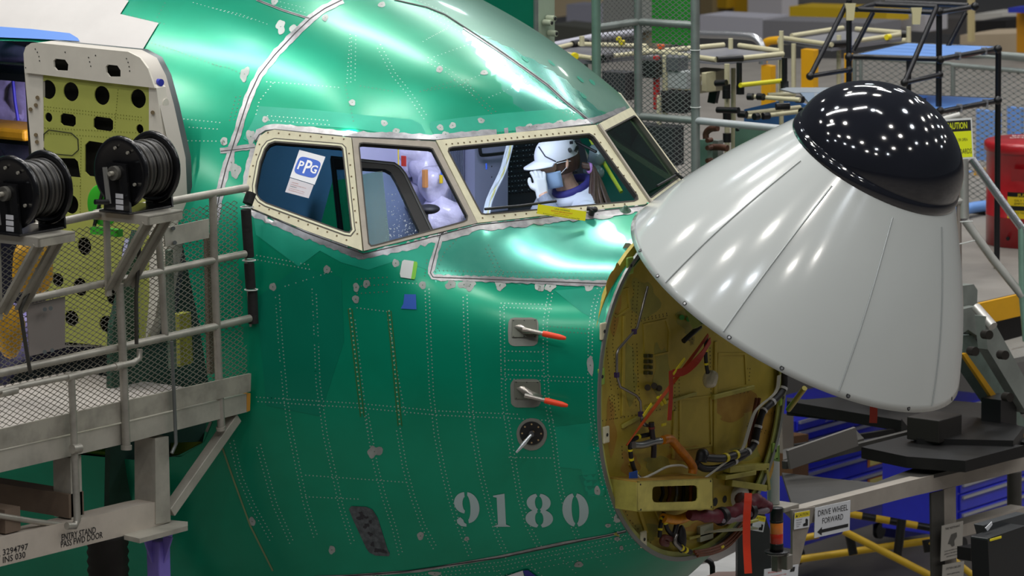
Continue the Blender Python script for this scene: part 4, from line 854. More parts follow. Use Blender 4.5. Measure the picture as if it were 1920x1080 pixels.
wb = thing('white_cover_plate', 'small white plate with a lime edge stuck below the side window', 'plate', sk(767, 507, 0)[0])
mk = MB(); area_patch(z7((918, 105), (928, 98), (975, 105), (962, 190), (912, 182), (907, 165)), 0, 6, .008); mk.build('plate_face', mat('plate_white', 'D6DAD8', .5), wb); mk = MB(); area_patch(z7((975, 106), (990, 108), (993, 118), (983, 185), (978, 193), (962, 190)), 0, 5, .008); mk.build('plate_edge', mat('plate_lime', '7FCB3A', .5), wb)
mk = MB(); area_patch(z7((930, 264), (986, 265), (989, 338), (912, 334), (925, 310)), 0, 6, .004); tag(mk.build('blue_tape', mat('tape_blue', '2440C8', .5)), 'square of blue tape on the green skin below the white plate', 'tape')
mk = MB(); area_patch([(945, 1080), (980, 1068), (985, 1090), (940, 1095)], 0, 8, .006); tag(mk.build('paper_notice', mat('paper_white', 'E4E4E8', .5)), 'white paper corner at the bottom edge of the hull', 'paper')
mk = MB(); area_patch([(980, 1068), (990, 1067), (1010, 1082), (1000, 1090), (988, 1086)], 0, 8, .007); tag(mk.build('blue_tape', mat('tape_navy', '2A2A8A', .5)), 'dark blue tape holding the paper at the bottom edge of the hull', 'tape')
# wedge clips near the radome edge
for i, (x, y) in enumerate([(1175, 462), (1196, 446), (1220, 434)]):
    P, N, r, u = local(x, y); b = MB(); s_ = [1, .9, .6][i]; b.add([P-r*.018*s_-u*.012*s_, P+r*.024*s_-u*.012*s_, P+r*.02*s_+u*.02*s_, P-r*.006*s_+u*.02*s_, P-r*.006*s_+N*.018*s_, P+r*.012*s_+N*.018*s_], [(0, 1, 5, 4), (1, 2, 5), (2, 3, 4, 5), (3, 0, 4), (0, 3, 2, 1)], False)
    tag(b.build('wedge_clip', mat('wedge_taupe', '8E8678', .5)), ['lowest wedge clip on the nose beside the white radome', 'middle wedge clip on the nose beside the white radome', 'topmost and smallest wedge clip on the nose beside the white radome'][i], 'clip', 'wedge clips')
# masking paper and blue tape on the upper left skin
mk = MB(); area_patch([(-60, -20), (120, -20), (242, 3), (226, 28), (298, 45), (266, 98), (150, 82), (60, 66), (-60, 58)], 0, 14, .006)
tag(mk.build('masking_paper', mat('masking_paper', 'CBC7C3', .55, 0, var=.05, scale=3, bump=.25, bscale=5)), 'white masking paper laid over the hull above the entry door', 'paper')
mk = MB(); area_patch([(-60, 48), (60, 57), (132, 65), (147, 74), (151, 80), (60, 75), (-60, 70)], 0, 8, .010); tag(mk.build('masking_tape', mat('tape_sky', '5E8FE0', .5)), 'wide blue tape along the lower edge of the masking paper', 'tape')
# ------------------------------------------------------------------ floor of the hall
fl = mat('hall_floor', (.22, .20, .18), .35, 0, var=.15, scale=.5)
struct(MB().box((0, 20, FLOOR_Z-.1), (120, 160, .2)).build('floor', fl))
# ------------------------------------------------------------------ expanded metal
def lattice(o, u, v, poly2, w=.044, h=.022, th=.0026, mb=None, dep=.0022):
    """diamond mesh on the plane o + a*u + b*v, clipped to the 2D polygon"""
    mb = mb or MB(); P = np.array(poly2); a0, b0 = P.min(0); a1, b1 = P.max(0); A = h/4; n = np.cross(u, v); ns = int((b1-b0)/(2*A))+2; nk = int((a1-a0)/(w/2))+2
    ia = np.arange(nk); V = []; F = []; o = np.asarray(o, float)
    for k in range(ns):
        zc_ = b0+k*2*A; aa = a0+ia*w/2; bb = zc_+np.where((ia+k) % 2 == 0, A, -A); mid = np.stack([(aa[:-1]+aa[1:])/2, (bb[:-1]+bb[1:])/2], 1); ok = inpoly(mid, P)
        for i in np.nonzero(ok)[0]:
            p = o+u*aa[i]+v*bb[i]; q = o+u*aa[i+1]+v*bb[i+1]; d = unit(q-p); t = np.cross(n, d)*th/2; s = len(V)
            V += [p+t, p-t, q-t, q+t, p-n*dep, q-n*dep]; F += [(s, s+1, s+2, s+3), (s+1, s+4, s+5, s+2), (s+4, s, s+3, s+5)]
    mb.add(V, F, False); return mb
YV, ZV, XV = V3(0, 1, 0), V3(0, 0, 1), V3(1, 0, 0)
E_ = sk(482, 500, 0)[0]; SX = float(E_[0])+.02
s_at = lambda x, y, o=0.: at_x(x, y, SX+o)
yz = lambda P: (P[1], P[2])
alu = mat('aluminium_tube', 'A8A49A', .42, .55, var=.18, scale=9)
alup = mat('aluminium_plate', 'B2AEA3', .5, .45, var=.2, scale=5)
aluD = mat('aluminium_dull', 'A09C90', .55, .35, var=.25, scale=7)
stand = thing('entry_stand', 'aluminium entry stand with mesh guard rails beside the opened entry door', 'stand', s_at(230, 1000))
def rail(pts, r, name='guard_rail', m=alu, o=0., parent=stand, n=12): return MB().tube([s_at(x, y, o) for x, y in pts], r, n).build(name, m, parent)
rail([(60, 427), (165, 405), (300, 381), (400, 363), (462, 352)], .0175); rail([(42, 585), (40, 572), (52, 562), (167, 537), (235, 523), (400, 488), (459, 476)], .0165)
rail([(-20, 704), (75, 683), (225, 651), (400, 613), (468, 597)], .0175)
rail([(-20, 738), (49, 722), (134, 705), (250, 680), (261, 672), (262, 655)], .0135, o=.05); rail([(0, 738), (30, 731)], .018, 'pipe_collar', alu, .05); rail([(125, 708), (150, 702)], .0175, 'pipe_collar', alu, .05); rail([(215, 688), (228, 685)], .0175, 'pipe_collar', alu, .05)
rail([(399, 366), (402, 500), (409, 680), (415, 802)], .0175, 'rail_post'); rail([(224, 532), (230, 660), (237, 840)], .0185, 'rail_post', o=.03); rail([(134, 707), (140, 850), (145, 975), (140, 986), (125, 986)], .0155, 'rail_post', o=.05)
rail([(297, 440), (303, 520), (310, 632)], .0155, 'rail_post'); rail([(322, 640), (327, 760), (330, 832), (322, 850)], .008, 'drain_tube', mat('tube_grey', '6A6E6C', .4, .5), .04)
rail([(237, 835), (237, 843)], .024, 'post_foot', o=.03); rail([(414, 800), (415, 806)], .022, 'post_foot'); rail([(135, 842), (150, 840)], .02, 'post_clamp', o=.06)
rail([(-30, 962), (60, 977), (130, 986)], .012, 'lower_pipe', alu, -.02)
rail([(262, 452), (255, 560), (256, 645)], .0085, 'hose_drop', mat('hose_black', '2E2C26', .5), .08); rail([(55, 545), (38, 580), (50, 660), (57, 700)], .0085, 'hose_drop', mat('hose_black', '2E2C26'), .08)
foam = mat('black_foam', '151516', .75, var=.3, scale=30, bump=.3)
rail([(455, 400), (462, 500), (470, 612)], .006, 'end_bar', alu, -.01)
for a, b_0 in [((471, 362), (464, 382)), ((461, 393), (467, 482)), ((467, 493), (470, 540)), ((473, 546), (475, 606))]: rail([a, b_0], .023, 'foam_pad', foam, .0)
for q in [(463, 388), (467, 488), (471, 543)]: MB().tube([s_at(*q)+V3(0, .028*math.cos(a), 0)*1+V3(.028*math.sin(a), 0, 0) for a in np.linspace(0, 2*PI, 14)[:-1]], .003, 5, closed=True).build('cable_tie', mat('tie_bright', 'C8CCC8', .4), stand)
def board(px4, th, name, m, o=0., parent=stand, bevel=.003):
    P = [s_at(x, y, o) for x, y in px4]; return MB().poly(P, XV, th).build(name, m, parent, bevel=bevel)
board([(-30, 812), (225, 754), (471, 700), (470, 734), (225, 792), (-30, 850)], .012, 'toe_board', aluD, .02)
board([(-30, 852), (225, 795), (466, 738), (465, 772), (225, 834), (-30, 893)], .09, 'deck_beam', alup, .01)
board([(463, 738), (470, 737), (469, 770), (463, 772)], .08, 'rubber_edge', mat('edge_amber', 'A8782C', .6), .012)
board([(-30, 1016), (267, 946), (318, 936), (320, 978), (239, 1003), (-30, 1070)], .10, 'base_beam', mat('beam_warm', 'C4BAAE', .5, .35, var=.12, scale=4), .0)
board([(291, 822), (316, 818), (320, 978), (292, 983)], .12, 'support_post', alup, .004); board([(132, 858), (152, 853), (155, 968), (134, 974)], .10, 'support_post', alup, -.02)
MB().bar(s_at(441, 782, -.03), s_at(316, 960, -.03), .045, .05, XV).build('diagonal_brace', alup, stand, bevel=.003)
pz = float(s_at(300, 985)[2]); pc = [at_z(*q, pz) for q in [(232, 1003), (262, 1010), (352, 986), (352, 978), (310, 974)]]
MB().poly(pc, ZV, .02).build('foot_plate', alup, stand, bevel=.002)
purp = mat('violet_post', '7A6CC4', .5, 0, var=.06, scale=3); fc = s_at(296, 990, -.04)
MB().box(fc-V3(0, 0, .75), (.075, .075, 1.4)).build('jack_post', purp, stand, bevel=.008)
for dx, dy in ((1, 0), (0, -1), (-1, 0), (0, 1)): t = V3(dx, dy, 0); s2 = V3(-dy, dx, 0); a = fc-V3(0, 0, .03)+t*.037; MB().poly([a, a+t*.05, a-V3(0, 0, .12)], s2, .01).build('jack_gusset', purp, stand)
# deck and far side of the stand
dz = float(s_at(225, 792)[2]); yL, yR = s_at(-40, 700)[1]-1.2, s_at(462, 700)[1]
MB().obox(V3(SX-1.05, yL, dz-.05), (1.03, 0, 0), (0, yR-yL, 0), (0, 0, .04)).build('deck_plate', mat('deck_pale', 'B4ADA6', .6, .2, var=.15, scale=3), stand)
bz = float(s_at(225, 1003)[2])
for y_ in (s_at(30, 900)[1], s_at(150, 900)[1]): MB().obox(V3(SX-1.0, y_-.05, bz+.12), (.98, 0, 0), (0, .09, 0), (0, 0, .10)).build('cross_beam', mat('beam_brown', '6E5E50', .6, .2, var=.15), stand)
# rail mesh
mp = [(-30, 478), (60, 452), (160, 430), (240, 412), (330, 400), (452, 378), (455, 480), (466, 600), (470, 702), (225, 756), (-30, 815)]
m2 = [yz(s_at(x, y)) for x, y in mp]
lattice(V3(SX-.025, 0, 0), YV, ZV, m2, .044, .0225, .0034).build('mesh_panel', mat('mesh_metal', '9C988C', .45, .5), stand)['kind'] = 'stuff'
board([(50, 572), (122, 556), (122, 652), (56, 668)], .004, 'cover_sheet', mat('sheet_warm', '8C8480', .5, .3), -.018); board([(308, 428), (392, 410), (392, 446), (310, 463)], .006, 'cover_sheet', alup, .012)
for q in [(325, 428), (328, 455), (84, 580), (95, 578), (84, 660), (98, 657)]: MB().cyl(s_at(*q, .01), s_at(*q, .03), .009, 8).build('sheet_bolt', mat('bolt_grey', '6A7070', .4, .5), stand)
board([(316, 470), (324, 468), (332, 690), (322, 692)], .02, 'inner_bar', mat('bar_green_grey', '5E7264', .5, .3), -.06); board([(388, 440), (396, 438), (402, 700), (394, 702)], .02, 'hole_strip', mat('bar_brown', '6A6052', .5, .3), -.06)
# stencilled writing on the base beam
st = MB(); stm = mat('stencil_black', '1C1A1C', .6)
def beam_text(t, x0, y0, x1, y1, h):
    a, b = s_at(x0, y0, .0015), s_at(x1, y1, .0015); r = unit(b-a); u = unit(np.cross(XV, r)); u = u if u[2] > 0 else -u; put_text(st, t, a, r, u, h/450., np.linalg.norm(b-a), .012)
beam_text('ENTRY STAND', 115, 1014, 180, 999, 12.5); beam_text('PASS FWD DOOR', 114, 1027, 193, 1008, 12.5); beam_text('K 3294797', -8, 1045, 53, 1030, 12); beam_text('INS 030', 5, 1056, 48, 1045, 12)
st.build('stencil_lettering', stm, stand)['kind'] = 'stuff'
tag(MB().lathe(at_d(204, 1110, 19.6), ZV, [(0, 0)]+[(.085+.008*(k % 2), .02*k) for k in range(14)]+[(0, .28)], 28).build('rubber_bellows', mat('bellows_black', '1A1612', .6)), 'dark corrugated rubber bellows under the entry stand', 'bellows')
tag(MB().lathe(V3(*at_d(204, 1110, 19.6))-V3(0, 0, 2.0), ZV, [(.12, 0), (.12, .04), (.06, .06), (.06, 1.99), (0, 2.0)], 24).build('jack_column', mat('jack_dark', '2A2622', .5, .3)), 'dark jack column below the rubber bellows', 'jack')
# ------------------------------------------------------------------ reel shelves and hose reels
zs = float(s_at(278, 405, .28)[2]); cy = float(s_at(278, 405, .28)[1])
def shelf_and_reel():
    sh = thing('reel_shelf', 'bracket shelf on the stand rail under the right hose reel', 'shelf', (SX+.12, cy+.1, zs-.02), 'reel shelves')
    x0, x1 = SX-.03, SX+.28; y0, y1 = cy, cy+.21
    MB().box(((x0+x1)/2, (y0+y1)/2, zs-.004), (x1-x0, y1-y0, .008)).build('shelf_plate', alup, sh)
    MB().box(((x0+x1)/2, y0+.004, zs-.022), (x1-x0, .008, .034)).build('shelf_lip', alup, sh); MB().box((x1-.004, (y0+y1)/2, zs-.022), (.008, y1-y0, .034)).build('shelf_lip', aluD, sh)
    MB().obox(V3(SX+.02, y0+.005, zs-.36), (.012, 0, 0), (0, .03, 0), (0, 0, .33)).build('shelf_leg', alup, sh)
    for yy in (y0+.02, y0+.13): MB().bar(V3(x1-.03, yy, zs-.03), V3(SX+.03, yy, zs-.33), .045, .012, V3(.7, 0, .7)).build('shelf_strut', aluD, sh)
    for yy in (y0+.04, y0+.15): MB().bar(V3(x1-.03, yy, zs-.03), V3(SX+.03, yy, zs-.33), .006, .045, V3(.7, 0, .7)).build('shelf_strut', aluD, sh)
    rl = thing('hose_reel', 'black hose reel with crank and label, the right one on the entry stand', 'reel', (SX+.12, cy+.1, zs), 'hose reels')
    bk = mat('reel_black', (.006, .006, .007), .22, 0, spec=.5, coat=.3, var=.2)
    c = V3(SX+.115, cy+.0, zs+.168); A = V3(0, 1, 0); R = .148
    for y_ in (.02, .215):
        b = MB(); b.lathe(c+A*y_, A, [(0, 0), (.05, -.004), (R*.82, -.004), (R*.9, -.010), (R, -.006), (R+.004, .002), (R, .008), (R*.85, .004), (0, .004)], 48); b.build('reel_flange', bk, rl)
    MB().cyl(c+A*.02, c+A*.21, .07, 28).build('reel_drum', bk, rl)
    b = MB()
    for k in range(14): b.mi = k % 2; yy = .03+.0135*k; b.tube([c+A*(yy+.003*math.sin(a*2+k))+(XV*math.cos(a)+ZV*math.sin(a))*(.108+.006*((k*5) % 3)/2) for a in np.linspace(0, 2*PI, 36)[:-1]], .0078, 8, closed=True)
    b.build('wound_hose', [mat('hose_grey', '3A3834', .35), mat('hose_dark', '141312', .4)], rl)['label'] = 'grey and black hose wound between the flanges'
    b = MB(); P = [c+V3(-.055, -.012, .04), c+V3(.055, -.012, .04), c+V3(.075, -.012, -.168), c+V3(-.075, -.012, -.168)]; b.poly(P, (0, -1, 0), .012); b.build('side_bracket', bk, rl, bevel=.003)
    MB().box(c+V3(0, .10, -.163), (.17, .26, .01)).build('base_plate', bk, rl, bevel=.002); MB().poly([c+V3(-.06, .245, .02), c+V3(.06, .245, .02), c+V3(.075, .245, -.168), c+V3(-.075, .245, -.168)], (0, -1, 0), .01).build('side_bracket', bk, rl)
    hub = MB().cyl(c-A*.012, c-A*.032, .030, 20).build('hub_disc', mat('hub_worn', '6E6C66', .4, .5, var=.3, scale=30), rl)
    MB().cyl(c-A*.03, c-A*.052, .010, 12).build('hub_bolt', mat('bolt_pale', 'B0ACA0', .4, .5), rl)
    MB().bar(c-A*.046+V3(-.03, 0, .025), c-A*.046+V3(-.012, 0, -.125), .006, .022, V3(1, 0, 0)).build('crank_arm', mat('crank_grey', '8E8E8A', .4, .5), rl)
    MB().cyl(c-A*.05+V3(-.012, 0, -.118), c-A*.11+V3(-.03, 0, -.112), .011, 12).build('crank_grip', bk, rl)
    for k in range(3): MB().box(c+V3(.018, -.0135, -.095-.024*k), (.042, .001, .019)).build('label_strip', mat('label_white', 'C8C8CC', .5), rl)
    for q in ((.05, .085), (.085, -.045), (-.02, .10)): MB().cyl(c+V3(q[0], .012, q[1]), c+V3(q[0], .004, q[1]), .007, 8).build('flange_bolt', mat('bolt_pale', 'B0ACA0'), rl)
    return sh, rl
sh1, rl1 = shelf_and_reel()
off = s_at(278-205, 405+41, .28)-s_at(278, 405, .28)
for o_, lab in ((sh1, 'bracket shelf on the stand rail under the left hose reel'), (rl1, 'black hose reel cut by the left edge of the photo')):
    c_ = copy_tree(o_); c_.location = tuple(V3(*o_.location)+V3(0, off[1], off[2])); c_['label'] = lab
# ------------------------------------------------------------------ opened entry door, inner side towards us
DY = float(sk(345, 300, 0)[0][1])-.16
d_ = lambda x, y, o=0.: at_y(x, y, DY-o)
limed = mat('door_lime', (.42, .45, .10), .5, 0, var=.06, scale=4); dcream = mat('door_cream', 'DAD5C8', .5, 0, var=.06, scale=5); dgrey = mat('door_skin_grey', '6C7274', .35, .6)
door = thing('entry_door', 'opened entry door showing its lime inner face with round lightening holes', 'door', d_(180, 640))
def multiring(outer, holes, name, m, o, th):
    O = [d_(x, y, o) for x, y in outer]; H_ = [[d_(x, y, o) for x, y in h] for h in holes]; A = O+[p for h in H_ for p in h]; n = len(A); tri = tessellate_polygon([[Vector(p) for p in O]]+[[Vector(p) for p in h] for h in H_]); b = MB()
    def ori(f, d): c = np.cross(A[f[1]]-A[f[0]], A[f[2]]-A[f[0]]); return f if np.dot(c, d) > 0 else (f[2], f[1], f[0])
    b.add(A, [ori(f, V3(0, -1, 0)) for f in tri], False); B = [p+V3(0, th, 0) for p in A]; b.add(B, [ori(f, V3(0, 1, 0)) for f in tri], False)
    k = 0
    for L in [O]+H_: m_ = len(L); b.add([A[k+i] for i in range(m_)]+[B[k+i] for i in range(m_)], [(i, (i+1) % m_, (i+1) % m_+m_, i+m_) for i in range(m_)], False); k += m_
    return b.build(name, m, door)
def ell(x, y, rx, ry=None, n=20): ry = ry or rx*1.27; return [(x+rx*math.cos(2*PI*k/n), y+ry*math.sin(2*PI*k/n)+.10*rx*math.cos(2*PI*k/n)) for k in range(n)]
def rr_(x0, y0, x1, y1, r=5, s=.1): return [(x0+r, y0), (x1-r, y0+(x1-x0)*s), (x1, y0+r+(x1-x0)*s), (x1, y1-r+(x1-x0)*s), (x1-r, y1+(x1-x0)*s), (x0+r, y1), (x0, y1-r), (x0, y0+r)]
holes = [ell(90, 168, 14.5, 18), ell(133, 172, 14.5, 18), ell(191, 179, 14.5, 18), ell(259, 185, 14.5, 18), ell(91, 220, 7, 9), rr_(113, 212, 142, 235, 5), rr_(175, 218, 212, 243, 5), ell(262, 242, 7, 9), rr_(159, 264, 205, 330, 8), [(108, 296), (140, 297), (146, 303), (151, 333), (103, 329), (104, 302)], ell(133, 383, 14, 18), ell(158, 462, 13, 17), ell(150, 538, 13, 17), ell(212, 555, 13, 18), ell(134, 597, 13, 15), ell(201, 608, 15, 16), ell(240, 470, 12, 15), ell(98, 440, 9, 12), ell(108, 525, 11, 13)]
multiring([(80, 140), (279, 163), (280, 640), (215, 650), (110, 640), (84, 560)], holes, 'door_inner_panel', limed, 0, .006)
hd = multiring([(46, 136), (44, 100), (48, 88), (58, 81), (70, 80), (240, 97), (262, 108), (277, 128), (290, 165), (200, 155)], [[(100, 114), (104, 110), (122, 112), (128, 121), (127, 133), (106, 132), (101, 126)], [(198, 125), (202, 121), (220, 123), (226, 132), (226, 144), (205, 144), (199, 136)]], 'door_header', dcream, .022, .01)
MB().poly([d_(x, y, .005) for x, y in [(46, 134), (80, 140), (84, 560), (75, 560), (60, 300)]], (0, -1, 0), .015).build('door_stile', dcream, door); MB().poly([d_(x, y, .005) for x, y in [(279, 150), (293, 165), (322, 360), (318, 430), (290, 600), (272, 640), (280, 560)]], (0, -1, 0), .06).build('door_stile', dcream, door)
bk_ = [(44, 100), (50, 84), (70, 80), (240, 97), (268, 112), (285, 145), (300, 200), (322, 300), (325, 370), (315, 480), (295, 590), (262, 650), (110, 650), (60, 400)]
MB().poly([d_(x, y, -.07) for x, y in bk_], (0, -1, 0), .05).build('door_core', mat('door_core_dark', '17160F', .8), door)
def skirt(k0, k1, y0, y1, name, m):
    P = [d_(x, y, 0) for x, y in bk_]; b = MB(); V = []
    for p in P[k0:k1]: V += [p-V3(0, y0, 0), p+V3(0, y1, 0)]
    b.add(V, [(2*i, 2*i+1, 2*i+3, 2*i+2) for i in range(len(V)//2-1)], True); return b.build(name, m, door)
skirt(0, 13, 0, .09, 'door_edge', mat('door_edge_pale', 'C4BEB4', .5)); sk2 = skirt(0, 13, -.09, .125, 'outer_skin_edge', dgrey); MB().poly([d_(x, y, -.12) for x, y in bk_], (0, -1, 0), .006).build('outer_skin', dgrey, door)
b = MB(); oc_ = [(82, 252), (91, 244), (133, 250), (145, 261), (146, 281), (135, 291), (90, 287), (81, 276)]; b.ring([d_(x, y, .004) for x, y in inset(oc_, -1)], [d_(x, y, .004) for x, y in oc_], (0, -1, 0), .003); b.build('access_cover_edge', dark, door)
mk_ = MB()
for p in [((84, 200), (275, 221)), ((84, 206), (275, 227)), ((84, 250), (270, 262)), ((84, 240), (275, 250)), ((152, 260), (150, 420)), ((84, 345), (160, 350)), ((215, 240), (222, 160)), ((84, 340), (86, 550)), ((84, 505), (270, 500)), ((90, 575), (260, 585))]:
    L = math.dist(*p)
    for i in range(int(L/5.5)): t = i*5.5/L; q = (p[0][0]+(p[1][0]-p[0][0])*t, p[0][1]+(p[1][1]-p[0][1])*t); mk_.disc(d_(*q, .0012), (0, -1, 0), .0028, 6)
mk_.build('door_rivets', mat('rivet_lime_dark', '6A6E22', .5), door)['kind'] = 'stuff'
for q in [(66, 92), (70, 98), (73, 106), (74, 114), (122, 98), (179, 104), (166, 108), (168, 116), (170, 124), (237, 110), (240, 117), (242, 125), (243, 133), (48, 127)]: MB().disc(d_(*q, .0235), (0, -1, 0), .0035, 8).build('header_hole', dark, door)
for q in [(70, 183), (67, 197), (67, 253), (69, 266), (286, 211), (57, 205)]: MB().cyl(d_(*q, .004), d_(*q, .016), .009, 10).build('stile_bolt', mat('bolt_bronze', '7A6A50', .5, .4), door)
sd = lambda x, y: d_(x-16, y, -.04)+V3(.012, 0, 0)
MB().cyl(sd(303, 153), sd(303, 153)+V3(.045, -.01, 0), .016, 14).build('blue_plug', mat('plug_blue', '2A34A8', .4), door); MB().cyl(sd(314, 192), sd(314, 192)+V3(.03, 0, 0), .019, 16).build('door_roller', dcream, door)
for q in [(316, 270), (316, 364)]:
    MB().sphere(sd(*q)+V3(.012, 0, 0), .02, 12, (.8, 1.4, .5)).build('door_latch', dcream, door); MB().cyl(sd(*q)+V3(.01, .01, 0), sd(*q)+V3(.03, .02, 0), .007, 10).build('latch_pin', dark, door)
MB().box(sd(312, 317), (.006, .045, .045)).build('strike_plate', mat('strike_grey', '8C9498', .4, .5), door)
# ------------------------------------------------------------------ behind the door: entry way with wrapped items
def ins(x, y, o): return at_y(x, y, DY+.16+o)
wl = thing('entry_way_shelf', 'black shelf inside the entry way at the left edge', 'shelf', ins(20, 140, .5))
MB().obox(ins(10, 136, .45), (1.2, 0, 0), (0, .25, 0), (0, 0, .035), True).build('shelf_board', mat('shelf_black', '101016', .5), wl); MB().obox(ins(10, 118, .45), (1.2, 0, 0), (0, .02, 0), (0, 0, .008), True).build('shelf_rod', alu, wl)
pw = mat('violet_wrap', 'A49ACC', .3, 0, var=.2, scale=7, bump=.9, bscale=12)
for i, (x, y, o, r, sc, lab) in enumerate([(8, 185, .62, .17, (1.1, .5, 1), 'large violet plastic wrap hanging below the black shelf at the left edge'), (43, 185, .60, .11, (.9, .5, 1.2), 'violet plastic wrap beside the blue strap in the entry way'), (15, 100, .62, .09, (1.3, .6, .6), 'crumpled clear plastic above the black shelf'), (35, 275, .55, .12, (1, .6, .6), 'dim violet wrap below the yellow pad'), (5, 640, .3, .2, (1, .4, .9), 'pale wrap low in the entry way behind the rail mesh')]):
    tag(lump(ins(x, y, o), r, sc, 20, .5, 11, i*5).build('plastic_wrap', pw), lab, 'wrap')
tag(MB().tube([ins(24, 148, .40), ins(28, 190, .40), ins(34, 226, .40)], .008, 6).build('blue_strap', mat('strap_violet', '3A34B0', .5)), 'blue and violet strap hanging from the black shelf', 'strap')
yp = MB().obox(ins(20, 244, .40), (.42, 0, 0), (0, .25, 0), (0, 0, .055), True).build('yellow_pad', mat('pad_yellow', 'D99A1E', .6, var=.15, scale=12), bevel=.015); tag(yp, 'thick yellow pad on a shelf in the entry way', 'pad')
tag(MB().obox(ins(20, 259, .42), (.9, 0, 0), (0, .2, 0), (0, 0, .02), True).build('lower_shelf', mat('shelf_black', '101016')), 'black shelf board under the yellow pad', 'shelf')
yb = mat('pad_yellow2', 'D8A21C', .5, var=.2, scale=14)
tag(lump(at_x(62, 500, SX-.20), .11, (.4, 1.1, 1.1), 18, .3, 9).build('yellow_cloth', yb), 'yellow quilted cloth behind the rail mesh below the left reel shelf', 'cloth'); tag(lump(at_x(18, 620, SX-.2), .09, (.4, 1, 1.2), 18, .3, 9, 4).build('yellow_cloth', yb), 'second yellow quilted cloth low at the left edge behind the mesh', 'cloth')
gr_ = thing('green_hose_reel', 'bright green reel half hidden behind the black hose reel', 'reel', at_x(188, 390, SX-.10))
c = at_x(192, 385, SX-.12); b = MB(); b.lathe(c, (0, 1, 0), [(.02, 0), (.085, 0), (.09, .004), (.085, .01), (.02, .01)], 36); b.build('reel_flange', mat('bright_green', '3CB82C', .4), gr_); MB().tube([c+V3(-.04, -.01, -.09), c+V3(.02, -.012, .08)], .008, 6).build('reel_spoke', rubber, gr_); MB().box(c+V3(.02, 0, -.11), (.16, .03, .03)).build('reel_base', mat('bright_green', '3CB82C'), gr_)
tag(MB().poly([at_x(x, y, SX-.16) for x, y in [(336, 590), (358, 585), (362, 680), (338, 688)]], XV, .04).build('olive_box', mat('olive_box', '8C8E34', .5)), 'olive box on the doorway floor behind the rail mesh', 'box')
mk = MB(); ribbon([(150, 846), (250, 858), (340, 853), (380, 828), (396, 790)], 5, 0, 10, .006); mk.build('door_sill_trim', mat('sill_grey', '8A8A84', .5, .3), fus)
sl_ = [ins(x, y, .03) for x, y in [(150, 846), (180, 836), (330, 830), (378, 828), (340, 850), (250, 858)]]; MB().poly(sl_, (0, -.6, .8), .01).build('door_sill_pan', mat('sill_lime', '7C8A2C', .5), fus)
hz = float(ins(200, 830, 0)[2])
MB().poly([V3(-3.4, -1.45, hz), V3(-1.5, -1.35, hz), V3(-1.5, 1.3, hz), V3(-3.4, 1.3, hz)], ZV, .03).build('cabin_floor', mat('cabin_dark', '14201A', .7), fus)
pol2 = [skinP(-3.35, a)*[1, .97, 1] for a in np.linspace(-PI/2, PI/2, 50)]; pol2 += [p*[1, -1, 1] for p in pol2[::-1]]
MB().poly(pol2, XV, .03).build('cabin_partition', mat('cabin_partition', '2A2838', .6), fus)
l4 = area('entry_fill_light', (-1.75, -1.15, .10), (-2.6, -1.0, -.3), .2, .2, 9, (.82, .80, 1))  # fill light added inside the doorway to brighten the violet wraps
MB().poly([V3(AX+.03, y, z) for y, z in ((-1.75, -1.6), (-.72, -1.6), (-.72, -.2), (-1.45, -.2), (-1.7, -.8))], XV, .03).build('doorway_liner', mat('liner_green', '1E4434', .6, var=.2), fus)
# ------------------------------------------------------------------ right side and background
def plane_at(ax, ref, d):
    p = at_d(*ref, d); return {'x': lambda x, y: at_x(x, y, p[0]), 'y': lambda x, y: at_y(x, y, p[1]), 'z': lambda x, y: at_z(x, y, p[2]), 'c': lambda x, y: on_plane(x, y, p, TW)}[ax]
NV = {'x': V3(1, 0, 0), 'y': V3(0, -1, 0), 'z': V3(0, 0, 1), 'c': TW}
def slab(pts, d, ax, th, name, m, parent=None, bevel=0., ref=None, b=None):
    f = plane_at(ax, ref or pts[0], d); P = [f(*q) for q in pts]
    if b is not None: b.poly(P, NV[ax], th); return b
    return MB().poly(P, NV[ax], th).build(name, m, parent, bevel=bevel)
def tub(pts, d, ax, r, name, m, parent=None, ref=None, n=10, k=0):
    f = plane_at(ax, ref or pts[0], d); P = [f(*q) for q in pts]; P = smooth_pts(P, k) if k else P
    return MB().tube(P, r, n).build(name, m, parent)
def T(name, lab, cat, ref, d, group=None): return thing(name, lab, cat, at_d(*ref, d), group)
galv = mat('galvanised_tube', '9AA29E', .4, .6, var=.12, scale=8); galg = mat('galvanised_green', '7FA090', .4, .5, var=.15, scale=6)
beige = mat('beige_pipe', 'C9C2A0', .4, 0, var=.06, scale=9); bpipe = mat('black_pipe', '17171B', .35, 0, spec=.5); joint = mat('joint_black', '0E0E10', .4)
skyb = mat('shelf_blue', '6A97DC', .5, 0, var=.05, scale=3); ylw = mat('safety_yellow', 'E0A512', .5, 0, var=.06, scale=4); grmesh = mat('grey_mesh', '8A8C8A', .45, .4)
PZ = float(at_d(1880, 470, 27.0)[2])
def down(p): return V3(p[0], p[1], PZ)
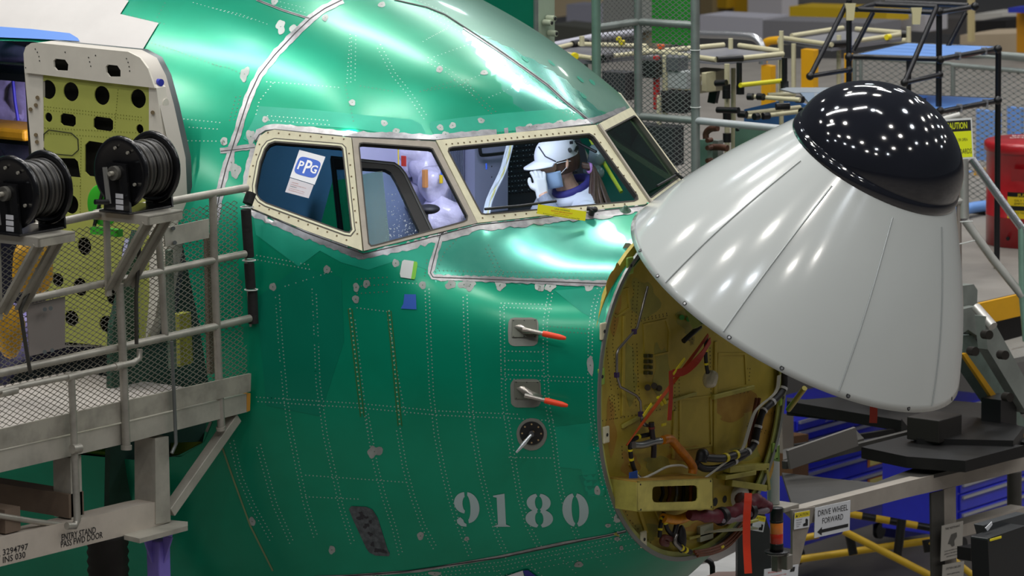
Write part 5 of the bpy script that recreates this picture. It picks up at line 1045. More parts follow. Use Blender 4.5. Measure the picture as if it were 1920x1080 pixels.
# --- guard cage beside the crown
cg = T('guard_cage', 'tall guard cage of grey tubes and expanded mesh behind the crown', 'cage', (1200, 300), 23.6)
D1 = 23.4; q3 = at_d(1304, 226, D1); zr = q3[2]; q2 = at_z(1197, 218, zr); q1 = V3(q2[0], at_x(1119, 235, q2[0])[1], zr)
zt = q3[2]+(222-44)/350.; top = zr+1.25
for q, r, m in ((q1, .024, galg), (q2, .022, galv), (q3, .0235, galv)): MB().cyl(down(q), V3(q[0], q[1], top), r, 14).build('cage_post', m, cg)
for a, b_0 in ((q1, q2), (q2, q3)):
    for zz in (zr, zr+.50, zr+1.0): MB().cyl(V3(a[0], a[1], zz), V3(b_0[0], b_0[1], zz), .020, 12).build('cage_rail', galv, cg)
    u = V3(b_0[0]-a[0], b_0[1]-a[1], 0); L = np.linalg.norm(u); u = u/L
    lattice(V3(a[0], a[1], zr), u, ZV, [(.02, -1.0), (L-.02, -1.0), (L-.02, 1.2), (.02, 1.2)], .044 if L > .4 else .040, .027, .0042).build('mesh_panel', grmesh, cg)['kind'] = 'stuff'
MB().cyl(q3, at_z(1482, 243, zr), .0195, 12).build('cage_rail', mat('pale_tube', 'B9BEC0', .4, .4), cg)
for zz in (zr+.37, zr+.07, zr-.36): MB().tube([V3(q3[0], q3[1], zz)+.027*(XV*math.cos(a)+YV*math.sin(a)) for a in np.linspace(0, 2*PI, 12)[:-1]], .003, 5, closed=True).build('cable_tie', mat('tie_bright', 'C8CCC8'), cg)
slab([(1222, -60), (1300, -55), (1300, 84), (1222, 82)], 24.3, 'y', .01, 'green_sheet', mat('sheet_green', '1F8A22', .5)).update_tag() if False else tag(slab([(1222, -60), (1300, -52), (1300, 86), (1222, 80)], 24.4, 'y', .01, 'green_sheet', mat('sheet_green', '1E8420', .5, var=.1, scale=3)), 'bright green sheet hanging behind the guard cage mesh', 'sheet')
gp = T('green_guard_plate', 'grey-green guard plate bolted below the pale cage rail', 'plate', (1420, 300), 23.6)
slab([(1378, 238), (1478, 249), (1478, 345), (1378, 345)], 23.5, 'y', .008, 'guard_plate', mat('plate_grey_green', '5C7E6C', .45, .3, var=.12, scale=4), gp)
for q in [(1384, 243), (1457, 247), (1390, 292), (1404, 294)]: f = plane_at('y', (1378, 240), 23.45); MB().cyl(f(*q), f(*q)+V3(0, -.012, 0), .009, 8).build('plate_bolt', joint, gp)
vb = T('valve_manifold', 'grey-green manifold box with rusty pipe elbows beside the cage post', 'manifold', (1328, 300), 23.9)
slab([(1312, 262), (1326, 263), (1326, 370), (1312, 370)], 23.8, 'y', .05, 'manifold_angle', galg, vb); slab([(1327, 262), (1346, 264), (1346, 370), (1327, 370)], 23.9, 'y', .05, 'manifold_plate', mat('manifold_grey', '7A7E78', .5, .3), vb)
rust = mat('rusty_pipe', '5A3A2A', .5, .4, var=.3, scale=20)
tub([(1324, 262), (1324, 250), (1332, 242), (1346, 240)], 23.85, 'y', .018, 'pipe_elbow', rust, vb, k=4); tub([(1332, 276), (1352, 276), (1364, 278)], 23.8, 'y', .018, 'pipe_elbow', rust, vb)
for y in (262, 276, 300, 322): 
    f = plane_at('y', (1330, 262), 23.75); MB().cyl(f(1334, y), f(1334, y)+V3(0, -.04, 0), .013, 10).build('manifold_bolt', rust, vb)
# --- beige pipe rack with grey top
def prack(name, lab, ref, d): return T(name, lab, 'rack', ref, d)
rk = prack('pipe_workbench', 'workbench of cream pipes and black joints with a grey top', (1400, 200), 25.4)
zt_ = at_d(1360, 118, 25.0)[2]; fz = lambda x, y: at_z(x, y, zt_)
MB().poly([fz(*q) for q in [(1200, 100), (1357, 89), (1466, 101), (1466, 108), (1348, 118), (1200, 104)]], ZV, .012).build('bench_top', mat('top_grey', '7C7C82', .4, var=.05), rk)
for a, b_0 in [((1200, 104), (1357, 89)), ((1386, 90), (1466, 101)), ((1205, 98), (1343, 117)), ((1391, 114), (1468, 106))]: MB().cyl(fz(*a)+V3(0, 0, .015), fz(*b_0)+V3(0, 0, .015), .0145, 10).build('bench_pipe', beige, rk)
MB().cyl(fz(1344, 117)+V3(0, 0, .015), fz(1392, 114)+V3(0, 0, .015), .020, 10).build('bench_joint', joint, rk)
def post(x, y0, y1, d, r, name, m, parent): p = at_d(x, y0, d); return MB().cyl(p, down(p) if y1 > 125 and name == 'bench_post' and m is not joint else under(p, y1), r, 10).build(name, m, parent)
post(1363, 120, 330, 25.0, .0155, 'bench_post', beige, rk); post(1375, 128, 330, 25.5, .0145, 'bench_post', beige, rk); post(1465, 58, 200, 25.3, .0135, 'bench_post', beige, rk); post(1370, 72, 92, 25.4, .014, 'bench_post', beige, rk)
for x, y0, y1 in [(1386, 117, 160), (1471, 108, 153)]: post(x, y0, y1, 24.9, .0165, 'bench_joint', joint, rk)
tub([(1388, 160), (1396, 159), (1470, 151)], 24.85, 'x', .0135, 'yellow_bar', mat('bar_yellow', 'D8D020', .5), rk)
for x, y in [(1362, 158), (1362, 168), (1363, 208), (1363, 250), (1471, 152), (1388, 160)]: p = at_d(x, y, 24.98); MB().cyl(p, p-V3(0, 0, .05), .024, 10).build('bench_joint', joint, rk)
tub([(1342, 156), (1362, 155)], 24.9, 'y', .018, 'bench_joint', joint, rk); tub([(1345, 206), (1385, 207)], 24.9, 'y', .018, 'bench_joint', joint, rk)
for a, b_0, dd in [((1405, 181), (1500, 187), 24.8), ((1395, 213), (1500, 201), 25.2), ((1425, 218), (1512, 208), 24.7), ((1400, 219), (1425, 217), 24.9), ((1440, 178), (1490, 176), 25.3)]:
    tub([a, b_0], dd, 'z', .0125, 'arm_pipe', beige, rk)
for a, b_0, dd in [((1402, 181), (1412, 181.5), 24.78), ((1430, 218), (1442, 217), 24.68), ((1421, 181), (1432, 182), 24.75), ((1385, 214), (1400, 215), 24.9), ((1455, 200), (1480, 199), 25.0), ((1502, 209), (1520, 205), 24.68), ((1493, 186), (1506, 187), 24.75), ((1414, 219), (1422, 218), 24.66)]: tub([a, b_0], dd, 'z', .020, 'arm_cap', joint, rk)
bn = T('beige_bin', 'beige box bracket hanging between the cage post and the cream bench', 'box', (1340, 170), 25.1); slab([(1308, 144), (1364, 129), (1364, 168), (1308, 176)], 25.1, 'x', .16, 'bin_body', mat('bin_beige', 'ABA48C', .5), bn, bevel=.004); slab([(1324, 137), (1342, 134), (1342, 170), (1324, 172)], 25.0, 'x', .03, 'bin_latch', mat('bin_cream', 'C0BA98', .5), bn, bevel=.004); slab([(1316, 152), (1321, 151), (1321, 158), (1316, 159)], 25.05, 'x', .004, 'bin_label', mat('sticker_white', 'E4E6EA'), bn)
tag(slab([(1330, 150+18), (1345, 170), (1340, 195), (1326, 192)], 25.3, 'y', .03, 'black_gun', joint, bevel=.01), 'small black tool hanging under the beige bin', 'tool')
# second bench, seen left of and through the cage
rk2 = prack('pipe_workbench', 'cream pipe workbench left of the cage, above the crown of the hull', (1080, 130), 26.5); z2_ = at_d(1080, 108, 26.0)[2]; f2 = lambda x, y: at_z(x, y, z2_)
MB().poly([f2(*q) for q in [(1020, 100), (1075, 86), (1215, 92), (1215, 104), (1110, 114), (1020, 108)]], ZV, .02).build('bench_top', mat('top_dark', '6A6A70', .4), rk2)
for a, b_0 in [((1025, 100), (1075, 88)), ((1085, 88), (1215, 92)), ((1055, 106), (1110, 115)), ((1110, 115), (1215, 103))]: MB().cyl(f2(*a)+V3(0, 0, .018), f2(*b_0)+V3(0, 0, .018), .0135, 10).build('bench_pipe', beige, rk2)
for a, b_0, m in [((1073, 89), (1100, 84), joint), ((1131, 115), (1146, 112), joint), ((1076, 111), (1080, 112), yel)]: MB().cyl(f2(*a)+V3(0, 0, .02), f2(*b_0)+V3(0, 0, .02), .020, 10).build('bench_joint', m, rk2)
post(1083, 112, 145, 26, .012, 'bench_post', joint, rk2); post(1099, 112, 150, 26, .012, 'bench_post', galv, rk2); post(1091, 68, 86, 26.2, .016, 'bench_post', beige, rk2)
tag(tub([(1025, 88), (1110, 70), (1200, 60)], 27.5, 'z', .022, 'lavender_rail', mat('rail_lavender', 'B6B6C2', .4)), 'pale lavender rail behind the left workbench', 'rail')
# parts and tools seen through the cage mesh
clut = [('red_hose_stack', (1231, 155), (.03, .03, .30), 'B02020', 'red upright hose coil behind the cage mesh', 'hose'), ('cream_post', (1247, 160), (.025, .025, .34), 'C9C2A0', 'cream upright behind the cage mesh', 'post'), ('black_crate', (1225, 128), (.10, .1, .10), '161616', 'black crate high behind the cage mesh', 'crate'), ('orange_part', (1216, 128), (.05, .05, .05), 'D86A3A', 'orange part beside the red hose behind the mesh', 'part'), ('black_crate', (1270, 190), (.16, .1, .12), '1A1A1C', 'black crate low behind the cage mesh', 'crate'), ('pale_bundle', (1275, 148), (.16, .1, .10), 'A8ACAC', 'pale bundle behind the cage mesh', 'bundle'),
        ('orange_part', (1285, 180), (.06, .04, .03), 'E0703A', 'orange part at the right behind the cage mesh', 'part'), ('grey_crate', (1262, 118), (.14, .1, .08), '55585C', 'grey crate behind the cage mesh below the green sheet', 'crate'), ('dark_crate', (1160, 160), (.16, .1, .16), '2A2C30', 'dark crate behind the narrow mesh side of the cage', 'crate'), ('yellow_ball', (1166, 80), (.03, .03, .03), 'D8C81E', 'yellow ball behind the narrow mesh side of the cage', 'ball'), ('yellow_ball', (1160, 73), (.025, .025, .025), 'D8C81E', 'second yellow ball, upper left of the other', 'ball'), ('orange_box', (1239, 88), (.035, .03, .03), 'E0602A', 'orange cap at the lower edge of the green sheet', 'box'), ('dark_crate', (1232, 270), (.3, .1, .22), '25272A', 'dark crate low behind the far windshield', 'crate'), ('cream_post', (1236, 262), (.022, .022, .5), 'C9C2A0', 'second cream upright low behind the mesh', 'post')]
for nm, q, s_, c_, lab, cat in clut: tag(MB().box(at_d(*q, 24.9), s_).build(nm, mat('c_'+c_, c_, .5), bevel=.006), lab, cat)
# --- yellow bollard posts and pipe rails
for i, (x0, x1, y0, y1, d) in enumerate([(1502, 1525, 92, 165, 30), (1427, 1445, 122, 210, 30), (1583, 1591, 100, 175, 31)]):
    tag(slab([(x0, y0), (x1, y0+2), (x1, y1), (x0, y1)], d, 'y', .06, 'yellow_post', ylw, bevel=.004), ['wide yellow post left of the black rack', 'yellow post behind the cream bench arms', 'narrow yellow post behind the black rack upright'][i], 'post')
tag(tub([(1432, 118), (1431, 90), (1440, 78), (1464, 75)], 30, 'y', .028, 'yellow_pipe', ylw, k=4), 'bent yellow pipe above the cream bench', 'pipe'); tag(tub([(1460, 78), (1500, 80), (1700, 76)], 29.5, 'y', .018, 'cream_pipe', beige), 'long cream pipe behind the black rack', 'pipe')
tag(tub([(1312, 64), (1395, 67), (1420, 74), (1430, 95), (1430, 120)], 29, 'y', .026, 'silver_handrail', mat('handrail_silver', 'C4C6CA', .25, .8), k=4), 'curved silver handrail behind the cage', 'handrail')
# --- pipe table behind, left of the black rack
rk3 = prack('pipe_workbench', 'cream pipe table with a grey top directly behind the black rack', (1600, 150), 28); z3_ = at_d(1560, 85, 27.5)[2]; f3 = lambda x, y: at_z(x, y, z3_)
MB().poly([f3(*q) for q in [(1466, 76), (1580, 58), (1692, 66), (1690, 72), (1560, 90)]], ZV, .02).build('bench_top', mat('top_grey', '7C7C82'), rk3)
for a, b_0 in [((1466, 77), (1560, 90)), ((1484, 73), (1580, 58)), ((1605, 60), (1690, 67)), ((1606, 83), (1690, 70))]: MB().cyl(f3(*a)+V3(0, 0, .02), f3(*b_0)+V3(0, 0, .02), .0145, 10).build('bench_pipe', beige, rk3)
MB().cyl(f3(1555, 89)+V3(0, 0, .02), f3(1592, 87)+V3(0, 0, .02), .022, 10).build('bench_joint', joint, rk3); MB().cyl(f3(1690, 70)+V3(0, 0, .02), f3(1708, 70)+V3(0, 0, .02), .024, 10).build('bench_joint', joint, rk3); MB().cyl(f3(1662, 76)+V3(0, 0, .02), f3(1668, 75)+V3(0, 0, .02), .018, 10).build('marker_band', yel, rk3)
for x, y0, y1 in [(1488, 82, 240), (1573, 66, 200), (1704, 50, 80), (1463, 70, 150)]: post(x, y0, y1, 27.6, .015, 'bench_post', beige, rk3)
# --- white fixture table
ft = T('pedestal_table', 'pale pedestal table whose top peeks over the white radome', 'table', (1540, 240), 25.2); wf = mat('fixture_white', 'C2CAD4', .4, 0, var=.04)
slab([(1463, 167), (1475, 164), (1605, 164), (1624, 166), (1600, 173), (1490, 174)], 24.9, 'c', .12, 'table_top', wf, ft); slab([(1500, 173), (1585, 173), (1560, 196), (1556, 420), (1528, 420), (1522, 198)], 24.9, 'c', .1, 'table_pedestal', mat('fixture_blue_white', 'A9BCD4', .45), ft); slab([(1527, 174), (1533, 174), (1533, 240), (1528, 240)], 24.85, 'c', .02, 'pedestal_rib', wf, ft)
tag(slab([(1395, 205), (1480, 185), (1520, 200), (1500, 240), (1395, 232)], 25.9, 'y', .02, 'blue_tray', mat('tray_blue', '4A7CC0', .5)), 'blue tray under the cream pipe arms', 'tray')
# --- black pipe rack with blue shelves
br = prack('black_pipe_rack', 'black pipe rack with slanting arms and blue shelf boards', (1760, 230), 26)
DB = 25.6; Zt = at_d(1760, 23, DB)[2]; fb = lambda x, y, z=Zt: at_z(x, y, z)
PFL, PFR, PBR, PBL = fb(1594, 14), fb(1761, 23), fb(1872, 10), fb(1700, 2)
def bt(a, b_0, r=.015, name='rack_pipe', m=bpipe): return MB().cyl(a, b_0, r, 10).build(name, m, br)
bt(fb(1600, 17), fb(1761, 24)); bt(fb(1757, 24), fb(1828, 12)); bt(fb(1638, 8), fb(1758, 13)); bt(fb(1660, 4), fb(1815, 10)); bt(fb(1606, 18), fb(1650, 5))
def drop(x, y0, x1, y1, d, r=.016): a = at_d(x, y0, d); return bt(a, down(a), r)
drop(1592, 0, 0, 235, 25.6, .017); drop(1761, 20, 0, 240, DB, .018); drop(1704, 112, 0, 200, 26.6)
z5_ = at_d(1763, 111, DB)[2]; z6_ = at_d(1763, 207, DB)[2]
P3 = at_z(1872, 91, z5_); bt(P3, down(P3), .018); 
for zz, P in ((z5_, [(1600, 106), (1763, 111), (1872, 91), (1700, 84)]), (z6_, [(1600, 205), (1766, 209), (1874, 188), (1704, 180)])):
    Q = [at_z(*p, zz) for p in P]
    for i in range(4): bt(Q[i], Q[(i+1) % 4], .0155)
    Q2 = [q+V3(0, 0, .012) for q in Q]; MB().poly([Q2[0]*.97+Q2[2]*.03, Q2[1]*.97+Q2[3]*.03, Q2[2]*.97+Q2[0]*.03, Q2[3]*.97+Q2[1]*.03], ZV, .008).build('shelf_board', skyb, br)
    for i, t in ((1, .3), (1, .75)): c_ = Q[i]*(1-t)+Q[i+1]*t; MB().box(c_, (.03, .02, .045)).build('shelf_clip', mat('clip_silver', 'A8AAB0', .4, .5), br)
for a, b_0, c_ in [((1586, 10), (1519, 143), (1592, 131)), ((1756, 14), (1696, 155), (1762, 140))]:
    f = plane_at('x', c_, 25.55); A_, B_, C_ = f(*a), f(*b_0), f(*c_); bt(A_, B_, .015); bt(B_, C_, .0135); MB().sphere(B_, .024, 10).build('elbow_joint', joint, br); MB().sphere(C_, .022, 10).build('elbow_joint', joint, br)
for a, b_0 in [((1637, 23), (1600, 95)), ((1811, 24), (1767, 108))]: tub([a, b_0], 26.2, 'c', .0145, 'rack_pipe', bpipe, br)
for x0, y0, x1, y1 in [(1585, 6, 1603, 38), (1709, 14, 1727, 46)]: slab([(x0-1, y0), (x1+2, y0), (x1, y0+12), (x1-2, y1), (x0+2, y1), (x0+2, y0+12)], 25.4, 'c', .05, 'rack_clamp', mat('clamp_cream', 'BCB48C', .5), br, bevel=.004)
for q in [(1592, 17), (1761, 22), (1871, 92), (1871, 188), (1763, 112), (1763, 208), (1592, 107), (1828, 12)]: MB().sphere(at_d(*q, 25.55), .025, 10).build('elbow_joint', joint, br)
bxp = T('blue_edged_panel', 'black panel with a thin blue edge just above the black dome', 'panel', (1680, 220), 26); slab([(1600, 174), (1733, 181), (1733, 236), (1600, 236)], 26.2, 'y', .02, 'panel_face', joint, bxp); slab([(1600, 173), (1735, 180), (1735, 184), (1600, 177)], 26.15, 'y', .02, 'panel_edge', skyb, bxp); slab([(1731, 182), (1736, 182), (1736, 236), (1731, 236)], 26.15, 'y', .02, 'panel_edge', skyb, bxp); slab([(1706, 190), (1719, 191), (1719, 212), (1706, 212)], 26.1, 'y', .01, 'panel_window', skyb, bxp)
# --- fence behind
fe = T('mesh_fence', 'grey mesh fence with tube rails behind the black rack', 'fence', (1800, 400), 29)
F1, F2 = at_d(1600, 112, 29.2), at_d(1940, 132, 29.2); fy = F1[1]; fp = lambda x, y: at_y(x, y, fy); fu = XV
FP = [fp(1600, 112), fp(1785, 122), fp(1960, 138), fp(1960, 420), fp(1600, 300)]
lattice(V3(0, fy, 0), fu, ZV, [(p[0], p[2]) for p in FP], .066, .036, .0065).build('mesh_panel', mat('fence_metal', 'A2A4A2', .45, .4), fe)['kind'] = 'stuff'
for a, b_0, r in [((1600, 108), (1785, 120), .012), ((1785, 122), (1960, 137), .016), ((1870, 103), (1960, 110), .024), ((1787, 122), (1787, 400), .016), ((1602, 112), (1602, 400), .016), ((1955, 132), (1955, 420), .016), ((1614, 112), (1614, 200), .013), ((1783, 100), (1960, 116), .012)]: MB().cyl(fp(*a), fp(*b_0), r, 10).build('fence_tube', galv, fe)
bx_ = [((1830, 205), (1872, 210), (1872, 305), (1830, 300), 'tall blue board behind the fence, right of the caution sign'), ((1888, 200), (1914, 203), (1914, 300), (1888, 296), 'narrow blue board behind the fence at the right edge'), ((1795, 320), (1820, 322), (1820, 420), (1795, 420), 'blue board behind the fence below the caution sign')]
for p in bx_: tag(slab(p[:4], 30.5, 'y', .04, 'blue_board', skyb), p[4], 'board')
tag(slab([(1826, 312), (1850, 318), (1850, 352), (1826, 350)], 30.3, 'y', .04, 'yellow_board', ylw), 'yellow board behind the fence left of the red drum', 'board')
tag(tub([(1790, 398), (1830, 388), (1870, 384)], 28.2, 'z', .035, 'blue_hose', mat('hose_blue', '6F9CE0', .5), k=3), 'light blue hose on the platform left of the red drum', 'hose')
tag(slab([(1796, 398), (1850, 390), (1850, 430), (1796, 438)], 28.6, 'y', .3, 'black_box', joint), 'black box on the platform left of the red drum', 'box')
# --- raised platform floor with yellow edge
PZ = float(at_d(1880, 470, 27.0)[2])
plt = T('work_platform', 'raised grey work platform with a yellow edge at the right', 'platform', (1860, 560), 26); pc_ = mat('platform_grey', '8A857E', .6, 0, var=.12, scale=3)
MB().poly([at_z(*q, PZ) for q in [(1650, 609), (1836, 566), (1960, 538), (2200, 300), (1960, 110), (1000, 110), (1000, 330), (1500, 420)]], ZV, .05).build('platform_floor', pc_, plt)
e1, e2 = at_z(1834, 567, PZ), at_z(1965, 538, PZ); e0 = at_z(1652, 609, PZ); MB().obox(e0, e2-e0, V3(.02, -.02, 0), V3(0, 0, -.125)).build('yellow_edge', ylw, plt)
MB().obox(e0-V3(0, 0, .13)+V3(-.1, .1, 0), e2-e0, V3(.02, -.02, 0), V3(0, 0, -.25)).build('platform_skirt', joint, plt)
step = T('platform_step', 'step with diamond mesh tread and yellow nosing at the right edge', 'step', (1910, 660), 25); SZ = PZ-.22; MB().poly([at_z(*q, SZ) for q in [(1880, 640), (1935, 625), (1960, 660), (1900, 672)]], ZV, .03).build('step_tread', mat('tread_grey', '8E8E8A', .4, .4, bump=.6, bscale=60), step); a_, c_ = at_z(1896, 655, SZ), at_z(1960, 640, SZ); MB().obox(a_, c_-a_, V3(.01, -.01, 0), V3(0, 0, -.06)).build('step_nosing', ylw, step)
# --- red drum
dr = T('red_waste_drum', 'red steel oily waste drum with a yellow label on the platform', 'drum', (1930, 470), 27.0); dc = at_d(1929, 458, 27.3); dc[2] = PZ; redp = mat('drum_red', (.42, .012, .018), .3, 0, coat=.3, var=.15, scale=5); hz_ = (470-272)/307.
MB().lathe(dc, ZV, [(0, .002), (.262, .002), (.262, hz_*.28), (.266, hz_*.285), (.262, hz_*.29), (.262, hz_*.90), (.27, hz_*.91)], 48).build('drum_body', redp, dr); MB().lathe(dc, ZV, [(.272, hz_*.89), (.276, hz_*.90), (.276, hz_*.965), (.268, hz_*.98), (.255, hz_*.985), (0, hz_)], 48).build('drum_lid', redp, dr)
b = MB(); lt_ = dc+V3(0, 0, hz_*1.0+.002); put_text(b, 'BODY', lt_+CR*-.02+(R0*0)+unit(V3(TH[0], TH[1], 0))*-.06, unit(R0), -unit(TH)*1, .05, .16, center=True); put_text(b, 'ONLY', lt_+CR*-.05+unit(TH)*.03, unit(R0), -unit(TH), .05, .15, center=True); b.build('lid_text', mat('paint_white', 'E2D8D8', .5), dr)
thd = unit(V3(TH[0], TH[1], 0)); r0d = unit(R0)
def on_drum(u, z, o=.003): a = u/.262; return dc+(thd*math.cos(a)+r0d*math.sin(a))*(.262+o)+V3(0, 0, z)
b = MB(); us = np.linspace(-.165, .11, 12)
for k, (z0_, z1_, mi) in enumerate([(.185, .345, 0), (.318, .345, 1), (.235, .262, 1)]): b.mi = mi; b.add([on_drum(u, z, .003+.001*k) for u in us for z in (z0_, z1_)], [(2*i, 2*i+2, 2*i+3, 2*i+1) for i in range(11)], True)
b.build('drum_label', [mat('label_yellow', 'E6C81A', .5), joint], dr)
b = MB(); vs, fs, wd = text_tris('JUSTRITE'); b.mi = 0; b.add([on_drum(-.10+x/wd*.16, .322+y*.017, .006) for x, y in vs], fs); 
for t_, z_, w_ in (('OILY WASTE CAN', .29, .18), ('EMPTY EVERY NIGHT', .27, .2), ('DO NOT STORE', .215, .15)): vs, fs, wd = text_tris(t_); b.mi = 1; b.add([on_drum(-.12+x/wd*w_, z_+y*.013, .006) for x, y in vs], fs)
b.build('label_text', [mat('label_yellow', 'E6C81A'), joint], dr)
b = MB(); b.add([on_drum(u, z, o) for u, z, o in [(-.14, .41, .002), (-.05, .41, .002), (-.06, .49, .03), (-.13, .49, .03)]], [(0, 1, 2, 3)]); b.build('drum_handle', redp, dr); MB().cyl(on_drum(-.16, .06, -.01), on_drum(-.16, .06, .006), .012, 10).build('drain_hole', joint, dr)
# --- stair handrails and caution sign at the right
hr = T('stair_handrail', 'grey tube handrail frame with diagonals right of the black dome', 'handrail', (1808, 460), 24.5); ht = mat('tube_pale', 'A9A8A2', .4, .4, var=.1); hc = lambda pts, r, m=ht, n_='rail_tube', d=24.3: tub(pts, d, 'c', r, n_, m, hr, n=14)
hc([(1700, 243), (1745, 232), (1800, 217)], .022); hc([(1807, 225), (1808, 410)], .026); hc([(1797, 300), (1799, 530)], .014, mat('tube_brownish', '8A8078', .5, .3)); hc([(1782, 380), (1810, 376)], .024); hc([(1822, 298), (1870, 365), (1916, 428), (1960, 500)], .022, mat('tube_shiny', 'B4B6BA', .22, .85)); hc([(1916, 424), (1918, 560), (1925, 640)], .022, galg); hc([(1810, 414), (1860, 484), (1918, 556)], .023)
for a, b_0 in [((1800, 416), (1824, 415)), ((1798, 458), (1828, 451))]: hc([a, b_0], .003, mat('tie_bright', 'C8CCC8'), 'cable_tie', 24.2)
f = plane_at('c', (1795, 380), 24.45); lattice(f(1790, 530), CR, CU, [(0, 0), (.035, 0), (.035, .62), (0, .62)], .03, .026, .004).build('mesh_strip', grmesh, hr)['kind'] = 'stuff'
cs = T('caution_sign', 'black and yellow sign reading CAUTION loose or open floorboards', 'sign', (1795, 300), 24.1); f = plane_at('c', (1762, 225), 24.1); o_ = f(1767, 300.5); r_ = unit(f(1826, 297)-o_); u_ = unit(f(1763, 224)-o_); SWd = np.linalg.norm(f(1826, 297)-o_); SHt = np.linalg.norm(f(1763, 224)-o_)
def sq(x0, y0, x1, y1, o=0.): return [o_+r_*SWd*x+u_*SHt*y+TW*o for x, y in ((x0, y0), (x1, y0), (x1, y1), (x0, y1))]
MB().poly(sq(0, 0, 1, 1), TW, .003).build('sign_plate', mat('sign_white', 'D8DAD8', .35), cs); MB().poly(sq(.04, .04, .96, .68, .001), TW).build('sign_yellow_field', mat('sign_yellow', 'DCE414', .35), cs); MB().poly(sq(.04, .68, .96, .95, .001), TW).build('sign_black_band', joint, cs)
b = MB(); b.mi = 0; pp = lambda x, y: o_+r_*SWd*x+u_*SHt*y+TW*.002; put_text(b, 'CAUTION', pp(.5, .745), r_, u_, .036, SWd*.68, .015, center=True); b.mi = 1; put_text(b, 'LOOSE OR OPEN', pp(.55, .44), r_, u_, .016, SWd*.55, center=True); put_text(b, 'FLOORBOARDS', pp(.52, .13), r_, u_, .028, SWd*.84, .006, center=True); b.build('sign_text', [mat('sign_yellow', 'DCE414'), joint], cs)
# --- hinged lift arms at the right
la = T('lift_arm', 'grey hinged lift arm with round pivots and a yellow edge strip', 'arm', (1870, 700), 23.5); ag = mat('arm_grey', '8E948E', .45, .4, var=.15, scale=6); agd = mat('arm_green_grey', '6F8078', .45, .4, var=.2, scale=6)
sl2 = lambda p, m, n_, d, th=.05, bev=.004: slab(p, d, 'x', th, n_, m, la, bevel=bev)
sl2([(1803, 536), (1826, 533), (1833, 544), (1832, 576), (1804, 580)], ag, 'arm_block', 23.5, .12); sl2([(1803, 580), (1832, 574), (1864, 628), (1862, 640), (1842, 636), (1815, 618), (1803, 627)], ag, 'pivot_plate', 23.4)
sl2([(1806, 630), (1824, 628), (1925, 795), (1925, 842), (1806, 668)], agd, 'arm_beam', 23.5, .09); sl2([(1846, 592), (1862, 600), (1925, 715), (1925, 775), (1852, 655)], ag, 'arm_beam', 23.3, .06); sl2([(1805, 664), (1812, 662), (1925, 820), (1925, 842)], ylw, 'yellow_strip', 23.45, .02, 0)
MB().cyl(at_d(1830, 576, 23.4), at_d(1862, 612, 23.3), .026, 12).build('arm_rod', mat('rod_pale', 'B0ADA8', .35, .5), la)
for q in [(1820, 658), (1846, 627), (1876, 665), (1885, 744)]: c_ = at_d(*q, 23.15); MB().cyl(c_-TW*.03, c_+V3(.03, 0, 0), .024, 16).build('pivot_bolt', mat('pivot_dark', '2E2A26', .45, .4), la)
MB().box(at_d(1873, 775, 23.7), (.12, .16, .18)).build('arm_actuator', joint, la)
# --- lower platform frame (stand around the nose gear)
lf = T('nose_work_frame', 'low grey and black work frame with beams and posts under the radome', 'frame', (1780, 1000), 23.5); dkb = mat('beam_black', '100F0F', .5, .2, var=.2); dkg = mat('beam_dark_grey', '4A4844', .5, .3, var=.15); lg = mat('beam_grey', 'A8A096', .5, .35, var=.12, scale=4)
LX = float(at_d(1595, 935, 22.3)[0]); lx = lambda x, y, o=0.: at_x(x, y, LX+o)
def lslab(p, th, n_, m, o=0.): return MB().poly([lx(*q, o) for q in p], XV, th).build(n_, m, lf, bevel=.003)
lslab([(1486, 958), (1700, 903), (1930, 846), (1930, 880), (1700, 933), (1545, 974), (1512, 984)], .07, 'front_beam', lg)
lslab([(1486, 956), (1530, 950), (1512, 1005), (1498, 1062), (1486, 1066)], .012, 'gusset_plate', mat('gusset_grey', 'A49C92', .5, .4, var=.15), .01)
lslab([(1770, 918), (1792, 912), (1794, 1090), (1772, 1090)], .01, 'frame_post', lg, -.02); lslab([(1746, 925), (1770, 919), (1772, 1090), (1748, 1090)], .012, 'frame_post', dkg, -.02)
MB().cyl(lx(1902, 884, -.3), lx(1902, 965, -.3), .04, 14).build('frame_post', dkg, lf)
zD = float(lx(1600, 935)[2]); MB().poly([at_z(*q, zD) for q in [(1486, 950), (1930, 848), (1800, 845), (1640, 905), (1560, 897), (1466, 886)]], ZV, .02).build('frame_deck', mat('deck_dark', '3C3A37', .5, .2, var=.15), lf)
zE = float(at_d(1600, 840, 23.6)[2])
for p, m, th in [([(1468, 843), (1605, 806), (1620, 822), (1468, 862)], dkg, .05), ([(1475, 745), (1720, 774), (1720, 788), (1475, 762)], dkb, .05), ([(1475, 752), (1640, 738), (1890, 760), (1925, 830), (1780, 812), (1700, 790)], dkb, .06), ([(1615, 838), (1700, 816), (1920, 835), (1810, 864), (1700, 856)], dkb, .06), ([(1690, 785), (1760, 776), (1830, 782), (1920, 800), (1900, 826), (1720, 822)], dkb, .10)]:
    MB().poly([at_z(*q, zE) for q in p], ZV, th).build('cross_beam', m, lf); zE += .03
MB().bar(at_d(1470, 872, 22.9), at_d(1738, 806, 23.6), .03, .04).build('tie_bar', dkg, lf); MB().box(at_d(1752, 800, 23.3), (.2, .22, .12)).build('beam_block', mat('block_black', '2A2724', .5, .3), lf, bevel=.005); MB().bar(at_d(1478, 862, 22.8), at_d(1605, 818, 23.0), .02, .10).build('cross_beam', mat('beam_mid_grey', '6E6A66', .5, .3), lf)
MB().bar(at_d(1490, 838, 24), at_d(1920, 770, 24.2), .03, .03).build('tie_bar', dkb, lf)
